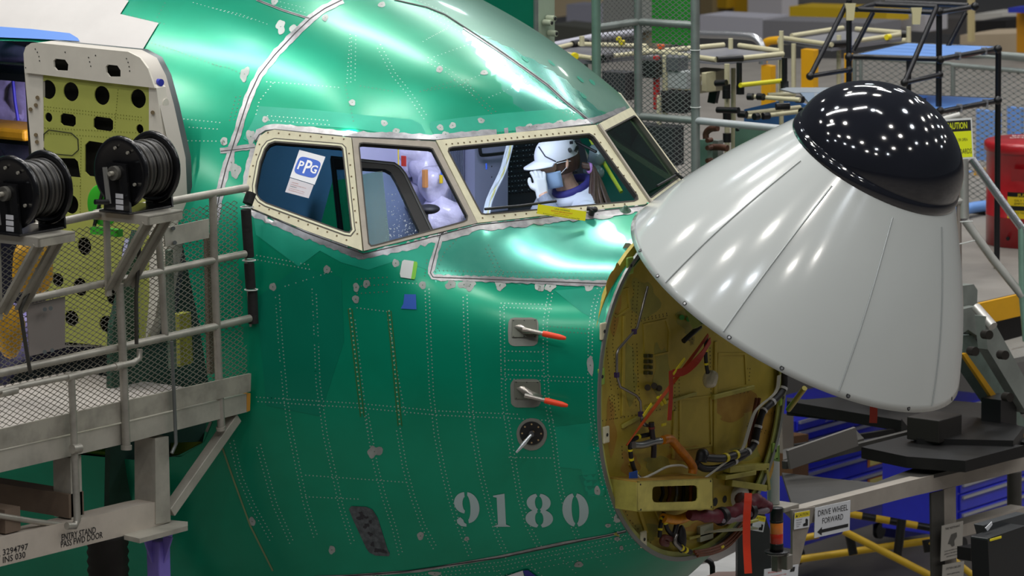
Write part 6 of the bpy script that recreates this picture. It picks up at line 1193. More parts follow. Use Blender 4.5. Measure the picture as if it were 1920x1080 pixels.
pl_ = at_d(1450, 822, 21.9); MB().cyl(pl_, under(pl_, 944), .031, 18).build('lift_column', mat('column_grey', 'A8ACA8', .35, .5), lf)
MB().box(at_d(1464, 950, 21.95), (.13, .13, .025)).build('column_base', mat('base_beige', '9A948A', .5, .3), lf, bevel=.003)
# beacon tower
bt_ = T('beacon_tower', 'small stack light with orange and red lenses on a metal bracket', 'lamp', (1456, 1060), 21.5); bz = at_d(1456, 1036, 21.5); K = 21.5/FPX
sg_ = [(0, 3, 24, joint), (3, 18, 13, joint), (18, 37, 12.5, mat('lens_red', (.55, .03, .012), .2, 0, coat=.4)), (37, 58, 12.5, mat('lens_orange', (.80, .22, .03), .2, 0, coat=.4)), (58, 62, 13, joint), (62, 86, 12.5, joint)]
for z0_, z1_, r_0, m in sg_: MB().lathe(bz, ZV, [(0, z0_*K), (r_0*K*.97, z0_*K), (r_0*K, z0_*K+.002), (r_0*K, z1_*K-.002), (r_0*K*.97, z1_*K), (0, z1_*K)], 28).build('lamp_segment' if m is not joint else 'lamp_housing', m, bt_)
MB().lathe(bz-V3(0, 0, .008), ZV, [(0, 0), (.045, 0), (.045, .006), (0, .006)], 24).build('lamp_foot', mat('foot_white', 'B4B4B0', .4), bt_); MB().box(bz-V3(0, 0, .05), (.035, .035, .08)).build('lamp_bracket', mat('bracket_metal', '8A867E', .4, .5), bt_); MB().box(bz+CR*.045-V3(0, 0, .045), (.05, .05, .07)).build('switch_box', mat('bracket_metal', '8A867E'), bt_, bevel=.004)
# signs on the frame
def sign(quad, name, lab, base, texts, d=None, group=None, ax=None, extra=None):
    """quad: px corners bl, br, tr, tl on the frame face"""
    f = (lambda x, y: lx(x, y, .018)) if d is None else plane_at('c', quad[0], d); B_, R_, T_, L_ = [f(*q) for q in quad]; r = unit(R_-B_); nn = XV if d is None else TW; u = unit(np.cross(nn, r)); u = u if u[2] > 0 else -u; W_, H_ = np.linalg.norm(R_-B_), abs(np.dot(L_-B_, u)); t = thing(name, lab, 'sign', B_)
    MB().obox(B_, r*W_, u*H_, -nn*.003).build('sign_plate', base, t, bevel=0)
    P = lambda x, y, o=.0012: B_+r*W_*x+u*H_*y+nn*o
    b = MB(); ms = []
    for k, it in enumerate(texts):
        if it[0] == 'rect': _, x0, y0, x1, y1, m = it; MB().poly([P(x0, y0, .0006), P(x1, y0, .0006), P(x1, y1, .0006), P(x0, y1, .0006)], nn).build('sign_field', m, t)
        elif it[0] == 'poly': MB().poly([P(x, y, .0012) for x, y in it[1]], nn).build('sign_symbol', it[2], t)
        else:
            _, s_, x, y, h, w_, m = it
            if m not in ms: ms.append(m)
            b.mi = ms.index(m); put_text(b, s_, P(x, y), r, u, h*H_, w_*W_, .0, center=True)
    if ms: b.build('sign_text', ms, t)
    return t
pw_ = mat('paper_white2', 'D4D6DA', .5); sy = mat('caution_yellow', 'E2CE28', .5); ink = mat('ink_black', '18181A', .6)
sign([(1527, 1009), (1593, 994), (1592, 937), (1526, 953)], 'direction_sign', 'white sign reading DRIVE WHEEL FORWARD with a black arrow', pw_, [('text', 'DRIVE WHEEL', .5, .70, .20, .86, ink), ('text', 'FORWARD', .5, .42, .20, .60, ink), ('poly', [(.07, .18), (.20, .32), (.20, .235), (.95, .235), (.95, .125), (.20, .125), (.20, .04)], ink)])
def caution(q, lab): sign(q, 'caution_label', lab, pw_, [('rect', 0, .66, 1, 1, sy), ('text', 'CAUTION', .56, .74, .17, .68, ink), ('poly', [(.06, .72), (.2, .72), (.13, .9)], ink), ('poly', [(.58, .1), (.9, .1), (.9, .45), (.8, .55), (.72, .5), (.74, .3), (.58, .25)], ink), ('text', 'PINCH POINT', .3, .50, .07, .4, ink), ('text', 'keep hands', .28, .36, .07, .36, ink), ('text', 'and feet', .26, .24, .07, .3, ink), ('text', 'clear', .22, .12, .07, .2, ink)])
caution([(1489, 993), (1517, 988), (1516, 957), (1488, 962)], 'small caution label on the gusset plate left of the drive wheel sign')
sign([(1432, 1092), (1496, 1082), (1495, 1056), (1431, 1068)], 'instruction_label', 'white instruction label with red print at the bottom edge under the beacon', pw_, [('text', 'WARNING', .3, .62, .16, .4, mat('print_bright_red', 'D0402A')), ('text', 'authorized operators only', .35, .35, .12, .6, mat('print_bright_red', 'D0402A')), ('poly', [(.75, .5), (.88, .5), (.9, .85), (.78, .85)], ink)])
pe = mat('etched_plate', 'A8A49C', .4, .3)
t_ = sign([(1764, 1053), (1804, 1043), (1803, 976), (1762, 987)], 'instruction_plate', 'etched instruction plate with a drawing on the frame post', pe, [('text', 'TIRE RESTRAINT', .5, .86, .06, .7, ink), ('poly', [(.3, .45), (.45, .7), (.7, .72), (.72, .6), (.6, .5), (.62, .36), (.5, .34), (.42, .42)], mat('ink_grey', '4A4844', .6)), ('text', 'Lower arm before moving', .5, .24, .05, .7, ink), ('text', 'platform. Set both locks', .5, .16, .05, .7, ink), ('text', 'and remove pins', .5, .08, .05, .5, ink)])
sign([(1766, 1100), (1806, 1092), (1805, 1052), (1765, 1060)], 'instruction_plate', 'second etched plate below the one with the drawing', pe, [('text', 'CAUTION LOAD LIMIT', .5, .75, .1, .7, ink), ('text', 'two persons', .5, .5, .09, .6, ink), ('text', '500 lb max', .5, .3, .09, .5, ink)])
# dark machine foot under the sleeve
dm = T('dark_machine_foot', 'dark curved machine bracket below the maroon sleeve', 'bracket', (1410, 1080), 21.9); slab([(1383, 985), (1400, 962), (1432, 958), (1446, 1000), (1446, 1100), (1383, 1100)], 21.9, 'c', .2, 'bracket_body', mat('machine_dark', '2E3030', .5, .2), dm, bevel=.01)
sign([(1409, 994), (1431, 998), (1432, 968), (1410, 964)], 'caution_label', 'caution label half hidden behind the bright red streamer', pw_, [('rect', 0, .66, 1, 1, sy), ('text', 'CAUTION', .5, .74, .17, .8, ink), ('poly', [(.58, .1), (.9, .1), (.9, .45), (.74, .5), (.74, .3), (.58, .25)], ink)], d=21.62)
tag(slab([(1255, 1070), (1345, 1052), (1392, 1028), (1396, 1060), (1330, 1100), (1260, 1095)], 22.6, 'z', .05, 'pale_cover', mat('cover_pale', 'B4B2B0', .6, var=.1)), 'pale flat cover on the equipment under the hull', 'cover'); tag(tub([(1316, 1046), (1334, 1056), (1336, 1078)], 22.2, 'c', .014, 'black_cable', joint, k=3), 'short black cable over the pale cover', 'cable')
tag(slab([(1300, 1090), (1345, 1072), (1430, 1070), (1432, 1100)], 22.0, 'z', .05, 'brown_cover', mat('cover_brown', '8A7068', .6)), 'brownish panel at the bottom edge left of the red streamer', 'panel')
# yellow and black barrier bars
ba = T('barrier_frame', 'yellow and black striped barrier bars behind the drive wheel sign', 'barrier', (1690, 1050), 26.5)
def stripes(a, b_0, d, r=.022, n=5, ref=None):
    f = plane_at('c', a, d); A_, B_ = f(*a), f(*b_0)
    for k in range(n): MB().cyl(A_+(B_-A_)*k/n, A_+(B_-A_)*(k+1)/n, r, 10).build('barrier_bar', joint if k % 2 and n > 3 else mat('barrier_yellow', 'C9A21E', .5), ba)
stripes((1590, 963), (1746, 990), 26.5, .022, 6); stripes((1490, 1050), (1746, 1013), 26.6, .022, 3); stripes((1582, 996), (1750, 1082), 26.3, .022, 3); stripes((1500, 1010), (1535, 1003), 26.5, .02, 1); stripes((1745, 1015), (1850, 1100), 26.3, .02, 3)
for a, b_0 in [((1691, 974), (1682, 1048)), ((1592, 1000), (1600, 1040)), ((1737, 1012), (1741, 1035))]: tub([a, b_0], 26.4, 'c', .028, 'barrier_joint', joint, ba)
# --- blue tool cabinets
cab = mat('cabinet_blue', (.02, .03, .60), .3, 0, coat=.3, var=.08); cabd = mat('cabinet_navy', (.008, .012, .16), .35); sil = mat('trim_silver', 'C4C6CC', .3, .7); ltag = mat('drawer_tag', 'E6D87A', .5); otag = mat('tag_rim_orange', 'C87838', .5)
def cabinet(px0, px1, ytop, ybot, d, lab, slope, n=7, tags=(), name=True, side='x'):
    """front face normal X; slope = image slope of the horizontal edges"""
    f = plane_at('x', (px0, ybot), d); t = thing('tool_cabinet', lab, 'cabinet', f((px0+px1)/2, ybot), 'tool cabinets'); a, b_0 = f(px0, ybot), f(px1, ybot+(px1-px0)*slope); W_ = b_0[1]-a[1]; H_ = f(px0, ytop)[2]-a[2]
    MB().obox(a-V3(.55, 0, 0), (.55, 0, 0), (0, W_, 0), (0, 0, H_)).build('cabinet_body', cab, t, bevel=.006); z = H_
    for k in range(n):
        h_ = H_*(.10 if k in (0, 1, 2) else .16); h_ = H_/(n+.2)*(.7 if k < 3 else 1.25)
        z0_ = z-h_
        if z0_ < 0: break
        dw = MB().obox(a+V3(0, .02*W_, z0_+.006), (.014, 0, 0), (0, W_*.96, 0), (0, 0, h_-.012)).build('drawer', cab, t, bevel=.002); MB().obox(a+V3(.012, .03*W_, z0_+h_*.72), (.02, 0, 0), (0, W_*.94, 0), (0, 0, .018)).build('drawer_pull', sil, dw)
        if k in tags: MB().obox(a+V3(.013, .70*W_, z0_+h_*.25), (.006, 0, 0), (0, W_*.24, 0), (0, 0, h_*.38)).build('drawer_tag_rim', otag, dw); MB().obox(a+V3(.015, .72*W_, z0_+h_*.30), (.006, 0, 0), (0, W_*.20, 0), (0, 0, h_*.28)).build('drawer_label', ltag, dw)
        z = z0_
    if name: b = MB(); put_text(b, 'Snap-on', a+V3(.016, W_*.28, H_-H_/(n+.2)*.55), YV, ZV, .035, .22); b.build('brand_lettering', sil, t)
    for yy in (.1, .9): MB().cyl(a+V3(-.06, W_*yy, -.07), a+V3(-.03, W_*yy, -.07), .055, 14).build('caster', joint, t)
    return t
cabinet(1488, 1678, 790, 1030, 28.2, 'blue tool cabinet behind the work frame, its drawers tagged with yellow labels', -.12, 8, (3, 4, 5, 7))
cabinet(1793, 1990, 872, 1010, 27.8, 'blue tool cabinet at the lower right behind the frame post', -.13, 5, (1, 2), False)
cabinet(1762, 1864, 770, 850, 29.5, 'blue tool cabinet seen under the right end of the radome', -.10, 2, (), True)
c2 = T('side_cabinet', 'navy cabinet with a green label between the blue tool cabinets', 'cabinet', (1710, 1005), 29.6); slab([(1684, 852), (1746, 846), (1746, 1000), (1684, 1010)], 29.6, 'x', .2, 'cabinet_body', cabd, c2); slab([(1678, 850), (1732, 856), (1732, 882), (1678, 874)], 28.7, 'y', .004, 'green_label', mat('label_green', '3E7A2E', .5), c2); slab([(1683, 854), (1724, 859), (1724, 876), (1683, 870)], 28.68, 'y', .004, 'label_window', mat('label_pale', '9AAA94', .5), c2)
tag(slab([(1486, 818), (1516, 814), (1516, 893), (1486, 896)], 27.6, 'x', .3, 'cardboard_box', mat('cardboard', '6A4A2C', .7)), 'brown cardboard box left of the blue tool cabinet', 'box'); tag(slab([(1466, 775), (1488, 778), (1488, 846), (1468, 850)], 27, 'x', .2, 'beige_post', mat('post_beige', '8E867C', .6)), 'beige upright left of the cardboard box', 'post')
tag(slab([(1792, 888), (1846, 880), (1846, 955), (1792, 965)], 28.4, 'x', .3, 'brown_carton', mat('cardboard2', '5E4A34', .7)), 'brown carton behind the frame post', 'box') if False else None
eq = T('black_equipment_case', 'black equipment case with a yellow strip in the lower right corner', 'case', (1880, 1090), 22.2); slab([(1852, 1010), (1925, 985), (1925, 1100), (1856, 1100)], 22.2, 'x', .10, 'case_body', mat('case_black', '17191B', .4), eq, bevel=.01); slab([(1845, 985), (1925, 962), (1925, 990), (1852, 1012)], 22.35, 'x', .06, 'case_top', mat('case_grey', '34373A', .45), eq, bevel=.006); slab([(1857, 1011), (1878, 1005), (1878, 1009), (1857, 1015)], 22.18, 'x', .004, 'yellow_strip', yel, eq); slab([(1848, 990), (1860, 978), (1861, 984), (1852, 996)], 22.3, 'x', .004, 'white_sticker', pw_, eq); slab([(1820, 1028), (1845, 1024), (1845, 1056), (1820, 1052)], 22.5, 'x', .08, 'case_motor', joint, eq)
tag(slab([(1800, 985), (1925, 950), (1925, 975), (1800, 1008)], 23.4, 'x', .1, 'grey_beam', lg), 'grey beam behind the black equipment case', 'beam')
# --- far hall: blocks of stock and benches, out of focus
far = [([(1028, -20), (1125, -20), (1125, 12), (1060, 30), (1028, 35)], 52, 'y', .5, 'cream_cabinet', 'D8C4A0', 'cream cabinet far back left of the cage', 'cabinet'), ([(1062, 8), (1125, 10), (1125, 58), (1062, 55)], 48, 'y', .3, 'lavender_cabinet', 'A6A6B4', 'lavender grey cabinet far back left of the cage', 'cabinet'), ([(1030, 45), (1120, 55), (1120, 78), (1030, 72)], 44, 'y', .4, 'dark_rack', '55564E', 'dark low rack far back left of the cage', 'rack'),
       ([(1130, -20), (1200, -20), (1200, 60), (1130, 60)], 46, 'y', .3, 'grey_board', 'A2A49E', 'pale board far behind the narrow cage mesh', 'board'), ([(1205, -20), (1226, -20), (1226, 90), (1205, 90)], 46, 'y', .3, 'cream_board', 'B8AE94', 'cream board left of the green sheet', 'board'),
       ([(1312, 28), (1430, 34), (1430, 74), (1312, 66)], 40, 'y', .4, 'lavender_box', 'B0AFB8', 'long lavender grey box right of the cage', 'box'), ([(1312, -20), (1336, -20), (1336, 30), (1312, 26)], 50, 'y', .4, 'brown_board', '8A7A58', 'brown board above the lavender box', 'board'), ([(1336, -20), (1362, -20), (1362, 16), (1336, 14)], 50, 'y', .3, 'yellow_crate', 'B08A10', 'left yellow crate at the top edge', 'crate'), ([(1376, -20), (1402, -20), (1402, 28), (1376, 24)], 50, 'y', .3, 'yellow_crate', 'B08A10', 'right yellow crate at the top edge', 'crate'), ([(1402, -20), (1466, -20), (1466, 38), (1402, 28)], 47, 'y', .3, 'white_crate', 'C8C4C8', 'white crate at the top edge', 'crate'),
       ([(1430, 38), (1640, 44), (1640, 82), (1430, 76)], 38, 'y', .4, 'grey_bench', '77767A', 'long grey bench behind the yellow band', 'bench'), ([(1480, 12), (1662, 18), (1662, 42), (1480, 34)], 44, 'y', .4, 'yellow_case', 'D8B41E', 'long yellow case near the top edge', 'case'), ([(1480, -20), (1640, -20), (1640, 8), (1480, 6)], 56, 'y', .5, 'grey_case', '8C8A86', 'grey case above the long yellow case', 'case'),
       ([(1670, 28), (1735, 30), (1735, 60), (1670, 55)], 44, 'y', .4, 'white_case', 'BFBCC0', 'white case behind the black rack top', 'case'), ([(1828, 40), (1886, 38), (1886, 64), (1828, 66)], 40, 'y', .5, 'black_case', '1C1A1A', 'black case far back at the right', 'case'), ([(1828, 26), (1880, 24), (1880, 36), (1828, 38)], 42, 'y', .5, 'pale_tray', 'C8C4BC', 'pale tray on the black case far back', 'tray'), ([(1800, 66), (1925, 62), (1925, 100), (1800, 96)], 38, 'y', .6, 'cream_bench', 'B8A68C', 'cream bench far back at the right', 'bench'),
       ([(1906, 20), (1925, 20), (1925, 100), (1906, 98)], 37, 'y', .1, 'amber_post', 'C88A12', 'amber post at the right edge', 'post'), ([(1890, 15), (1925, 13), (1925, 24), (1890, 24)], 36.8, 'y', .2, 'blue_tray', '2A36A8', 'dark blue tray on the amber post', 'tray'), ([(1740, 35), (1812, 35), (1812, 66), (1740, 62)], 46, 'y', .5, 'grey_locker', '5E5A58', 'dark grey locker behind the black rack top', 'locker'), ([(1814, -20), (1822, -20), (1822, 78), (1814, 78)], 37, 'y', .05, 'cream_upright', 'C2B284', 'cream upright right of the black rack', 'post')]
for p, d, ax, th, nm, c_, lab, cat in far: tag(slab(p, d, ax, th, nm, mat('far_'+c_, c_, .6), bevel=0), lab, cat)
# far entry door on the other side of the hull
fd = T('far_entry_door', 'opened door on the far side of the hull, green with a pale edge', 'door', (960, 100), 23.2)
fdx = float(at_d(1005, 60, 23.2)[0]); g_ = lambda x, y, o=0.: at_x(x, y, fdx+o)
MB().poly([g_(840, -60), g_(1003, -60), g_(1003, 130), g_(860, 130)], XV, .02).build('door_skin', green, fd); MB().poly([g_(1003, -60, .01), g_(1009, -60, .01), g_(1010, 140, .01), g_(1003, 140, .01)], XV, .05).build('door_edge_strip', galv, fd); MB().poly([g_(1009, -60, -.01), g_(1040, -60, -.01), g_(1040, 140, -.01), g_(1010, 140, -.01)], XV, .05).build('door_frame', mat('door_mint', 'AEBFA8', .5, .1, var=.06), fd)
for q in [(1020, 42), (1029, 62), (1026, 34)]: c_ = g_(*q, .0); MB().cyl(c_, c_+V3(.05, 0, 0), .016, 12).build('door_roller', mat('roller_cream', 'B4BCA4', .4), fd); MB().cyl(c_+V3(.05, 0, 0), c_+V3(.055, 0, 0), .009, 8).build('roller_pin', dark, fd)
# ------------------------------------------------------------------ person in the cockpit
HC = at_d(1044, 302, 20.95); pf_ = unit(-R0*.86+unit(V3(TH[0], TH[1], 0))*.50); ps_ = unit(np.cross(ZV, pf_))
fzL = float(skinP(-1.0, -.28)[2])
def L_(f, s, z): return HC+pf_*f+ps_*s+ZV*z
per = thing('person', 'person in a white coverall and white cap raising one gloved hand to the brim', 'person', L_(-.1, 0, fzL-HC[2]))
tilt = .22
def hd_(f, s, z):   # head coordinates tilt forward
    return L_(f*math.cos(tilt)+z*math.sin(tilt), s, -f*math.sin(tilt)+z*math.cos(tilt))
def sub(b, pts, r, n=12): b.tube(smooth_pts([L_(*p) for p in pts], 4), list(np.interp(np.linspace(0, len(r)-1, (len(pts)-1)*4+1), range(len(r)), r)), n); 
def remesh(o, vox, it=3):
    m = o.modifiers.new('fuse', 'REMESH'); m.mode = 'VOXEL'; m.voxel_size = vox; m.use_smooth_shade = True
    s = o.modifiers.new('soft', 'SMOOTH'); s.iterations = it; s.factor = .5; return o
skinm = mat('skin_tone', (.66, .38, .27), .5, 0, var=.08, scale=30)
b = MB()
n = 28; V = []; F = []; hh = 20
for i in range(hh+1):
    a = PI*i/hh
    for k in range(n):
        t = 2*PI*k/n; f, s, z = math.sin(a)*math.cos(t), math.sin(a)*math.sin(t), math.cos(a)
        F_, S_, Z_ = f*.098, s*.076, z*.118
        if z < 0: S_ *= 1-.30*(-z)**1.5; F_ = F_*(1-.12*(-z)) if f > 0 else F_*(1-.35*(-z))
        if f > .5 and -.15 < z < .25: F_ -= .010*math.exp(-((abs(s)-.38)/.16)**2-((z-.05)/.12)**2)      # eye sockets
        F_ += .022*math.exp(-(s/.13)**2-((z+.18)/.16)**2)*(f > 0)+.008*math.exp(-(s/.10)**2-((z+.02)/.14)**2)*(f > 0)   # nose
        F_ += .006*math.exp(-(s/.28)**2-((z+.48)/.07)**2)*(f > 0)+.008*math.exp(-(s/.3)**2-((z+.82)/.12)**2)*(f > 0)      # lips, chin
        V.append(hd_(F_, S_, Z_))
for i in range(hh):
    for k in range(n): F.append((i*n+k, (i+1)*n+k, (i+1)*n+(k+1) % n, i*n+(k+1) % n))
b.add(V, F, True)
sub(b, [(-.015, 0, -.05), (-.05, 0, -.12), (-.09, 0, -.19)], [.052, .052, .065]); sub(b, [(-.09, 0, -.17), (-.10, 0, -.35), (-.12, 0, -.55), (-.12, 0, -.70)], [.10, .14, .12, .15], 16)
for sg in (1, -1):
    sub(b, [(-.09, 0, -.20), (-.09, sg*.13, -.20), (-.08, sg*.18, -.22)], [.06, .055, .05])
    sub(b, [(-.12, sg*.09, -.70), (.12, sg*.11, -.72), (.28, sg*.11, -.73), (.30, sg*.11, -.95), (.28, sg*.11, fzL-HC[2]+.08)], [.085, .078, .062, .052, .04]); sub(b, [(.27, sg*.11, fzL-HC[2]+.06), (.40, sg*.12, fzL-HC[2]+.04)], [.045, .035])
    # ears
    c = hd_(-.005, sg*.076, -.005); b.sphere(c, .026, 10, (.6, .35, 1.1))
arm = [(-.08, .18, -.21), (.0, .225, -.28), (.085, .22, -.30), (.115, .16, -.22), (.140, .10, -.135)]
sub(b, arm, [.050, .043, .040, .036, .027])
arm2 = [(-.08, -.18, -.21), (-.02, -.22, -.33), (.04, -.20, -.44), (.16, -.12, -.46), (.24, -.08, -.45)]; sub(b, arm2, [.050, .043, .038, .034, .026])
def hand(b, w, pl, up, nrm, spread):
    """wrist w, palm direction up, palm normal nrm, across = up x nrm; five bent fingers"""
    v0 = len(b.v); up, nrm = unit(up), unit(nrm); ac = unit(np.cross(up, nrm)); base = w+up*.045
    for t in (-.024, -.008, .008, .024): b.tube([w+ac*t*.6, base+ac*t*.9, w+up*.09+ac*t], [.015, .016, .0125], 10)
    for k, (t, ln) in enumerate(zip((-.027, -.009, .009, .027), (.058, .072, .076, .066))):
        p0 = w+up*.088+ac*t; p1 = p0+up*ln*.42+nrm*ln*.10+ac*t*spread; p2 = p1+up*ln*.20+nrm*ln*.30; p3 = p2-up*ln*.06+nrm*ln*.28; b.tube(smooth_pts([p0, p1, p2, p3], 3), [.0095]*6+[.0085]*3+[.0075], 8)
    t0 = w+up*.03+ac*.026; b.tube(smooth_pts([t0, t0+ac*.024+up*.018+nrm*.012, t0+ac*.030+up*.044+nrm*.028, t0+ac*.022+up*.062+nrm*.040], 3), [.0125]*4+[.0105]*4+[.0085]*2, 8)
    b.v[v0:] = [tuple(w+(np.array(v)-w)*HS) for v in b.v[v0:]]
HS = .80; w1 = L_(.140, .10, -.135); hand(b, w1, None, L_(.135, .06, -.03)-w1, -ps_*.9-pf_*.2, .25)
w2 = L_(.24, -.08, -.45); hand(b, w2, None, pf_*.8+ps_*.5-ZV*.2, -ZV, .2)
remesh(b.build('body', skinm, per), .0042, 2)
# glove on the raised hand, coverall, cap, mask, glasses, hair
b = MB(); hand(b, w1, None, L_(.135, .06, -.03)-w1, -ps_*.9-pf_*.2, .25); g0 = b.v; c0 = np.mean(np.array(g0), 0)
gl = MB(); 
def hand_g(b, w, up, nrm):
    up, nrm = unit(up), unit(nrm); ac = unit(np.cross(up, nrm))
    for t in (-.024, -.008, .008, .024): b.tube([w-up*.025+ac*t*.7, w+up*.045+ac*t*.9, w+up*.09+ac*t], [.0195, .0185, .015], 10)
    for k, (t, ln) in enumerate(zip((-.027, -.009, .009, .027), (.058, .072, .076, .066))):
        p0 = w+up*.088+ac*t; p1 = p0+up*ln*.42+nrm*ln*.10+ac*t*.25; p2 = p1+up*ln*.20+nrm*ln*.30; p3 = p2-up*ln*.06+nrm*ln*.28; b.tube(smooth_pts([p0, p1, p2, p3+nrm*.003], 3), [.0118]*6+[.0108]*3+[.0098], 8)
    t0 = w+up*.03+ac*.026; b.tube(smooth_pts([t0, t0+ac*.024+up*.018+nrm*.012, t0+ac*.030+up*.044+nrm*.028, t0+ac*.022+up*.066+nrm*.042], 3), [.0148]*4+[.0128]*4+[.0108]*2, 8)
    b.v = [tuple(w+(np.array(v)-w)*HS) for v in b.v]
hand_g(gl, w1, L_(.135, .06, -.03)-w1, -ps_*.9-pf_*.2); remesh(gl.build('glove', mat('glove_white', 'D8D8DC', .5), per), .004, 2)['label'] = 'off-white work glove'
gs = MB(); sub(gs, [(.085, .215, -.285), (.112, .165, -.225), (.139, .105, -.145)], [.046, .039, .031]); gs.build('grey_sleeve', mat('sleeve_grey2', '8E93A6', .7, 0, bump=.5, bscale=60), per)
cv = MB(); sub(cv, [(-.075, 0, -.155), (-.10, 0, -.24), (-.105, 0, -.38), (-.12, 0, -.55), (-.12, 0, -.74)], [.072, .145, .165, .15, .175], 18)
for sg in (1, -1): sub(cv, [(-.09, 0, -.21), (-.09, sg*.13, -.215), (-.08, sg*.18, -.235)], [.085, .078, .07]); sub(cv, [(-.12, sg*.09, -.70), (.12, sg*.11, -.72), (.28, sg*.11, -.735), (.30, sg*.11, -.95), (.28, sg*.11, fzL-HC[2]+.10)], [.105, .098, .082, .07, .06])
sub(cv, [(-.08, .18, -.22), (.0, .225, -.29), (.082, .222, -.30)], [.072, .064, .058]); sub(cv, [(.07, .225, -.30), (.10, .19, -.245)], [.055, .046]); sub(cv, arm2, [.072, .062, .056, .05, .042])
cv.v = [tuple(np.array(v)+.008*np.array(noise.noise_vector(Vector(v)*9))) for v in cv.v]
remesh(cv.build('coverall', mat('coverall_white', 'D6D8E6', .65, 0, bump=.25, bscale=12), per), .009, 2)
b = MB(); cr = [L_(-.085+.075*math.cos(t), .085*math.sin(t), -.125-.035*math.cos(t)) for t in np.linspace(0, 2*PI, 24)[:-1]]; b.tube(cr, .020, 8, closed=True); b.build('navy_collar', mat('collar_navy', '2E2A78', .7), per)
b = MB(); cr = [L_(-.09+.10*math.cos(t), .115*math.sin(t), -.155-.045*math.cos(t)) for t in np.linspace(0, 2*PI, 24)[:-1]]; b.tube(cr, .026, 8, closed=True); b.build('hood_fold', mat('coverall_white', 'D6D8E6'), per)
MB().obox(L_(.098, .205, -.215), pf_*.012, ps_*.012, ZV*.045, True).build('navy_patch', mat('collar_navy', '2E2A78'), per)
cp_ = MB(); n = 32; V = []; F = []
for i in range(11):
    a = (PI/2+.12)*i/10
    for k in range(n): t = 2*PI*k/n; V.append(hd_(-.004+math.sin(a)*math.cos(t)*.110, math.sin(a)*math.sin(t)*.088, .030+math.cos(a)*.098))
for i in range(10):
    for k in range(n): F.append((i*n+k, (i+1)*n+k, (i+1)*n+(k+1) % n, i*n+(k+1) % n))
cp_.add(V, F, True); cap = cp_.build('cap', mat('cap_white', 'E4E4EE', .6), per)
b = MB(); V = []; m_ = 14
for i in range(m_+1):
    t = -1.05+2.1*i/m_
    for q in (0, 1): rr2 = (.100 if q == 0 else .100+.072*math.cos(t*.85)); V += [hd_(rr2*math.cos(t)*1.02, (.086 if q == 0 else .086+.01)*math.sin(t), .026-(.012 if q else 0)-.012*(1-math.cos(t))), hd_(rr2*math.cos(t)*1.02, (.086 if q == 0 else .096)*math.sin(t), .020-(.012 if q else 0)-.012*(1-math.cos(t)))]
F = []
for i in range(m_): o = 4*i; F += [(o, o+2, o+6, o+4), (o+1, o+5, o+7, o+3), (o+2, o+3, o+7, o+6)]
b.add(V, F, True); b.build('cap_brim', mat('cap_white', 'E4E4EE'), cap)
b = MB(); b.tube([hd_(.09, .02, .10), hd_(.085, .055, .055), hd_(.05, .082, .022)], .003, 6); b.build('cap_seam', mat('seam_grey', '3A3C46', .6), cap)
MB().sphere(hd_(-.03, .090, .055), .012, 10, (1, .4, 1)).build('cap_vent', dark, cap); MB().poly([hd_(-.055, .083, .042), hd_(-.075, .075, .058), hd_(-.098, .055, .055), hd_(-.10, .052, .035), hd_(-.07, .078, .030)], ps_, .002).build('cap_adjuster_gap', dark, cap); MB().obox(hd_(-.05, .083, .085), pf_*.018, ps_*.002, ZV*.014, True).build('cap_mark', mat('cap_mark', '26262E', .6), cap)
hr_ = mat('hair_brown', '4A3226', .55, 0, var=.35, scale=30, stretch=(1, 1, .15)); hair = MB(); V = []; F = []
for i in range(9):
    a = .9+1.15*i/8
    for k in range(n):
        t = 2*PI*k/n; ff = math.cos(t); cut = 1.0 if ff < .45 else 0.93; V.append(hd_(-.006+math.sin(a)*ff*.104*cut-(.008 if ff < 0 else 0), math.sin(a)*math.sin(t)*.083*cut, math.cos(a)*.115))
for i in range(8):
    for k in range(n): F.append((i*n+k, (i+1)*n+k, (i+1)*n+(k+1) % n, i*n+(k+1) % n))
hair.add(V, F, True)
for k in range(26):
    o = random.uniform(-.028, .028), random.uniform(-.028, .028); P = [hd_(-.098, .06+o[1]*.3, -.045+o[0]*.3), hd_(-.125, .10+o[1]*.6, -.07+o[0]*.2), L_(-.125+o[0]*1.2, .165+o[1], -.15), L_(-.115+o[0]*1.7, .215+o[1]*1.3, -.24), L_(-.10+o[0]*1.5, .225+o[1], -.37-random.uniform(0, .04))]
    P = smooth_pts(P, 4); hair.tube(P, [.010]*4+[.0105]*(len(P)-8)+[.007, .006, .004, .002], 6)
hair.build('hair', hr_, per)['label'] = 'brown hair in a long ponytail'
MB().tube([hd_(-.118, .085, -.062)+.019*(ZV*math.cos(t)+ps_*math.sin(t)) for t in np.linspace(0, 2*PI, 14)[:-1]], .009, 8, closed=True).build('hair_tie', mat('tie_pink', 'A878B8', .6), per)
mkm = MB(); V = []; F = []
for i in range(9):
    z = -.028-.082*i/8
    for k in range(13): t = -1.25+2.5*k/12; q = 1-.35*(i/8)**2; V.append(hd_((.103+.014*math.exp(-(t/.4)**2)*(1-i/10))*math.cos(t)*q**.4, .080*math.sin(t)*q**.5, z))
for i in range(8):
    for k in range(12): F.append((i*13+k, (i+1)*13+k, (i+1)*13+k+1, i*13+k+1))
mkm.add(V, F, True); mo = mkm.build('face_mask', mat('mask_blue', 'A9C4E8', .7), per); mo.modifiers.new('thick', 'SOLIDIFY').thickness = .002
for sg in (1, -1): MB().tube([hd_(.035, sg*.080, -.04), hd_(.0, sg*.084, -.02), hd_(-.012, sg*.084, -.005)], .0014, 5).build('mask_strap', mat('strap_white', 'E8E8EE', .6), mo)
gg = MB(); V = []; F = []
for i in range(4):
    for k in range(15): t = -1.15+2.3*k/14; V.append(hd_(.116*math.cos(t), .088*math.sin(t), .016-.042*i/3))
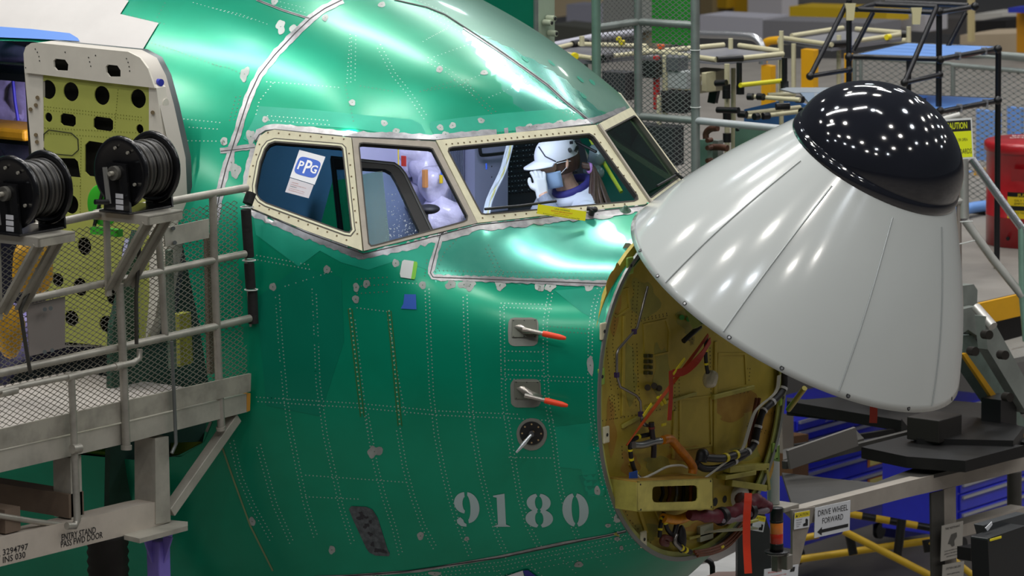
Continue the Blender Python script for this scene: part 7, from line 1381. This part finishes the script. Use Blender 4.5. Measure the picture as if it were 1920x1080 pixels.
for i in range(3):
    for k in range(14): F.append((i*15+k, (i+1)*15+k, (i+1)*15+k+1, i*15+k+1))
gg.add(V, F, True); go = gg.build('safety_glasses', glass('lens_clear', (.93, .94, .97), .10), per)
b = MB(); b.tube([hd_(.117*math.cos(t), .089*math.sin(t), .017) for t in np.linspace(-1.15, 1.15, 20)], .0022, 6)
for sg in (1, -1): b.tube([hd_(.048, sg*.082, .012), hd_(0, sg*.084, .008), hd_(-.03, sg*.08, 0)], .002, 5)
b.build('glasses_frame', mat('strap_white', 'E8E8EE'), go)
for sg in (1, -1):
    e = MB(); e.mi = 0; e.sphere(hd_(.082, sg*.031, .004), .0115, 12); e.mi = 1; e.sphere(hd_(.0895, sg*.031, .004), .0055, 8); e.build('eye', [mat('eye_white', 'E8E4E0', .3), mat('eye_brown', '2A1A12', .3)], per); MB().tube([hd_(.094, sg*.016, .024), hd_(.093, sg*.032, .028), hd_(.082, sg*.048, .023)], .003, 6).build('eyebrow', hr_, per)
# clear bag and cloth beside the person, braces on the far cockpit wall
tag(lump(at_d(1118, 292, 21.2), .045, (.9, .6, 1.6), 20, .55, 16, 7).build('plastic_bag', mat('wrap_clear2', '7E9090', .15, 0, spec=.8, bump=.9, bscale=26)), 'clear plastic bag hanging at the right inside the near front window', 'bag')
tag(lump(at_d(1113, 322, 21.2), .045, (1.1, .7, .8), 18, .5, 16, 3).build('plastic_bag', mat('wrap_clear2', 'B8C4C4')), 'second clear bag, just right of the ponytail', 'bag')
tag(lump(at_d(1116, 368, 21.25), .05, (.9, .5, 1.9), 18, .3, 10, 5).build('pale_cloth', mat('cloth_pale_green', '8FA894', .6)), 'pale green cloth hanging right of the ponytail', 'cloth')
tag(MB().tube([at_d(1050, 264, 21.05), at_d(1085, 268, 21.0), at_d(1118, 285, 20.95)], .007, 8).build('black_tube', rubber), 'thin black tube above the cap inside the window', 'tube')
tag(MB().tube([at_d(1108, 262, 21.3), at_d(1135, 310, 21.2), at_d(1165, 360, 21.1)], .010, 6).build('yellow_rope', mat('cord_lime', 'C8DC3C', .5)), 'lime yellow rope along the far cockpit wall', 'rope')
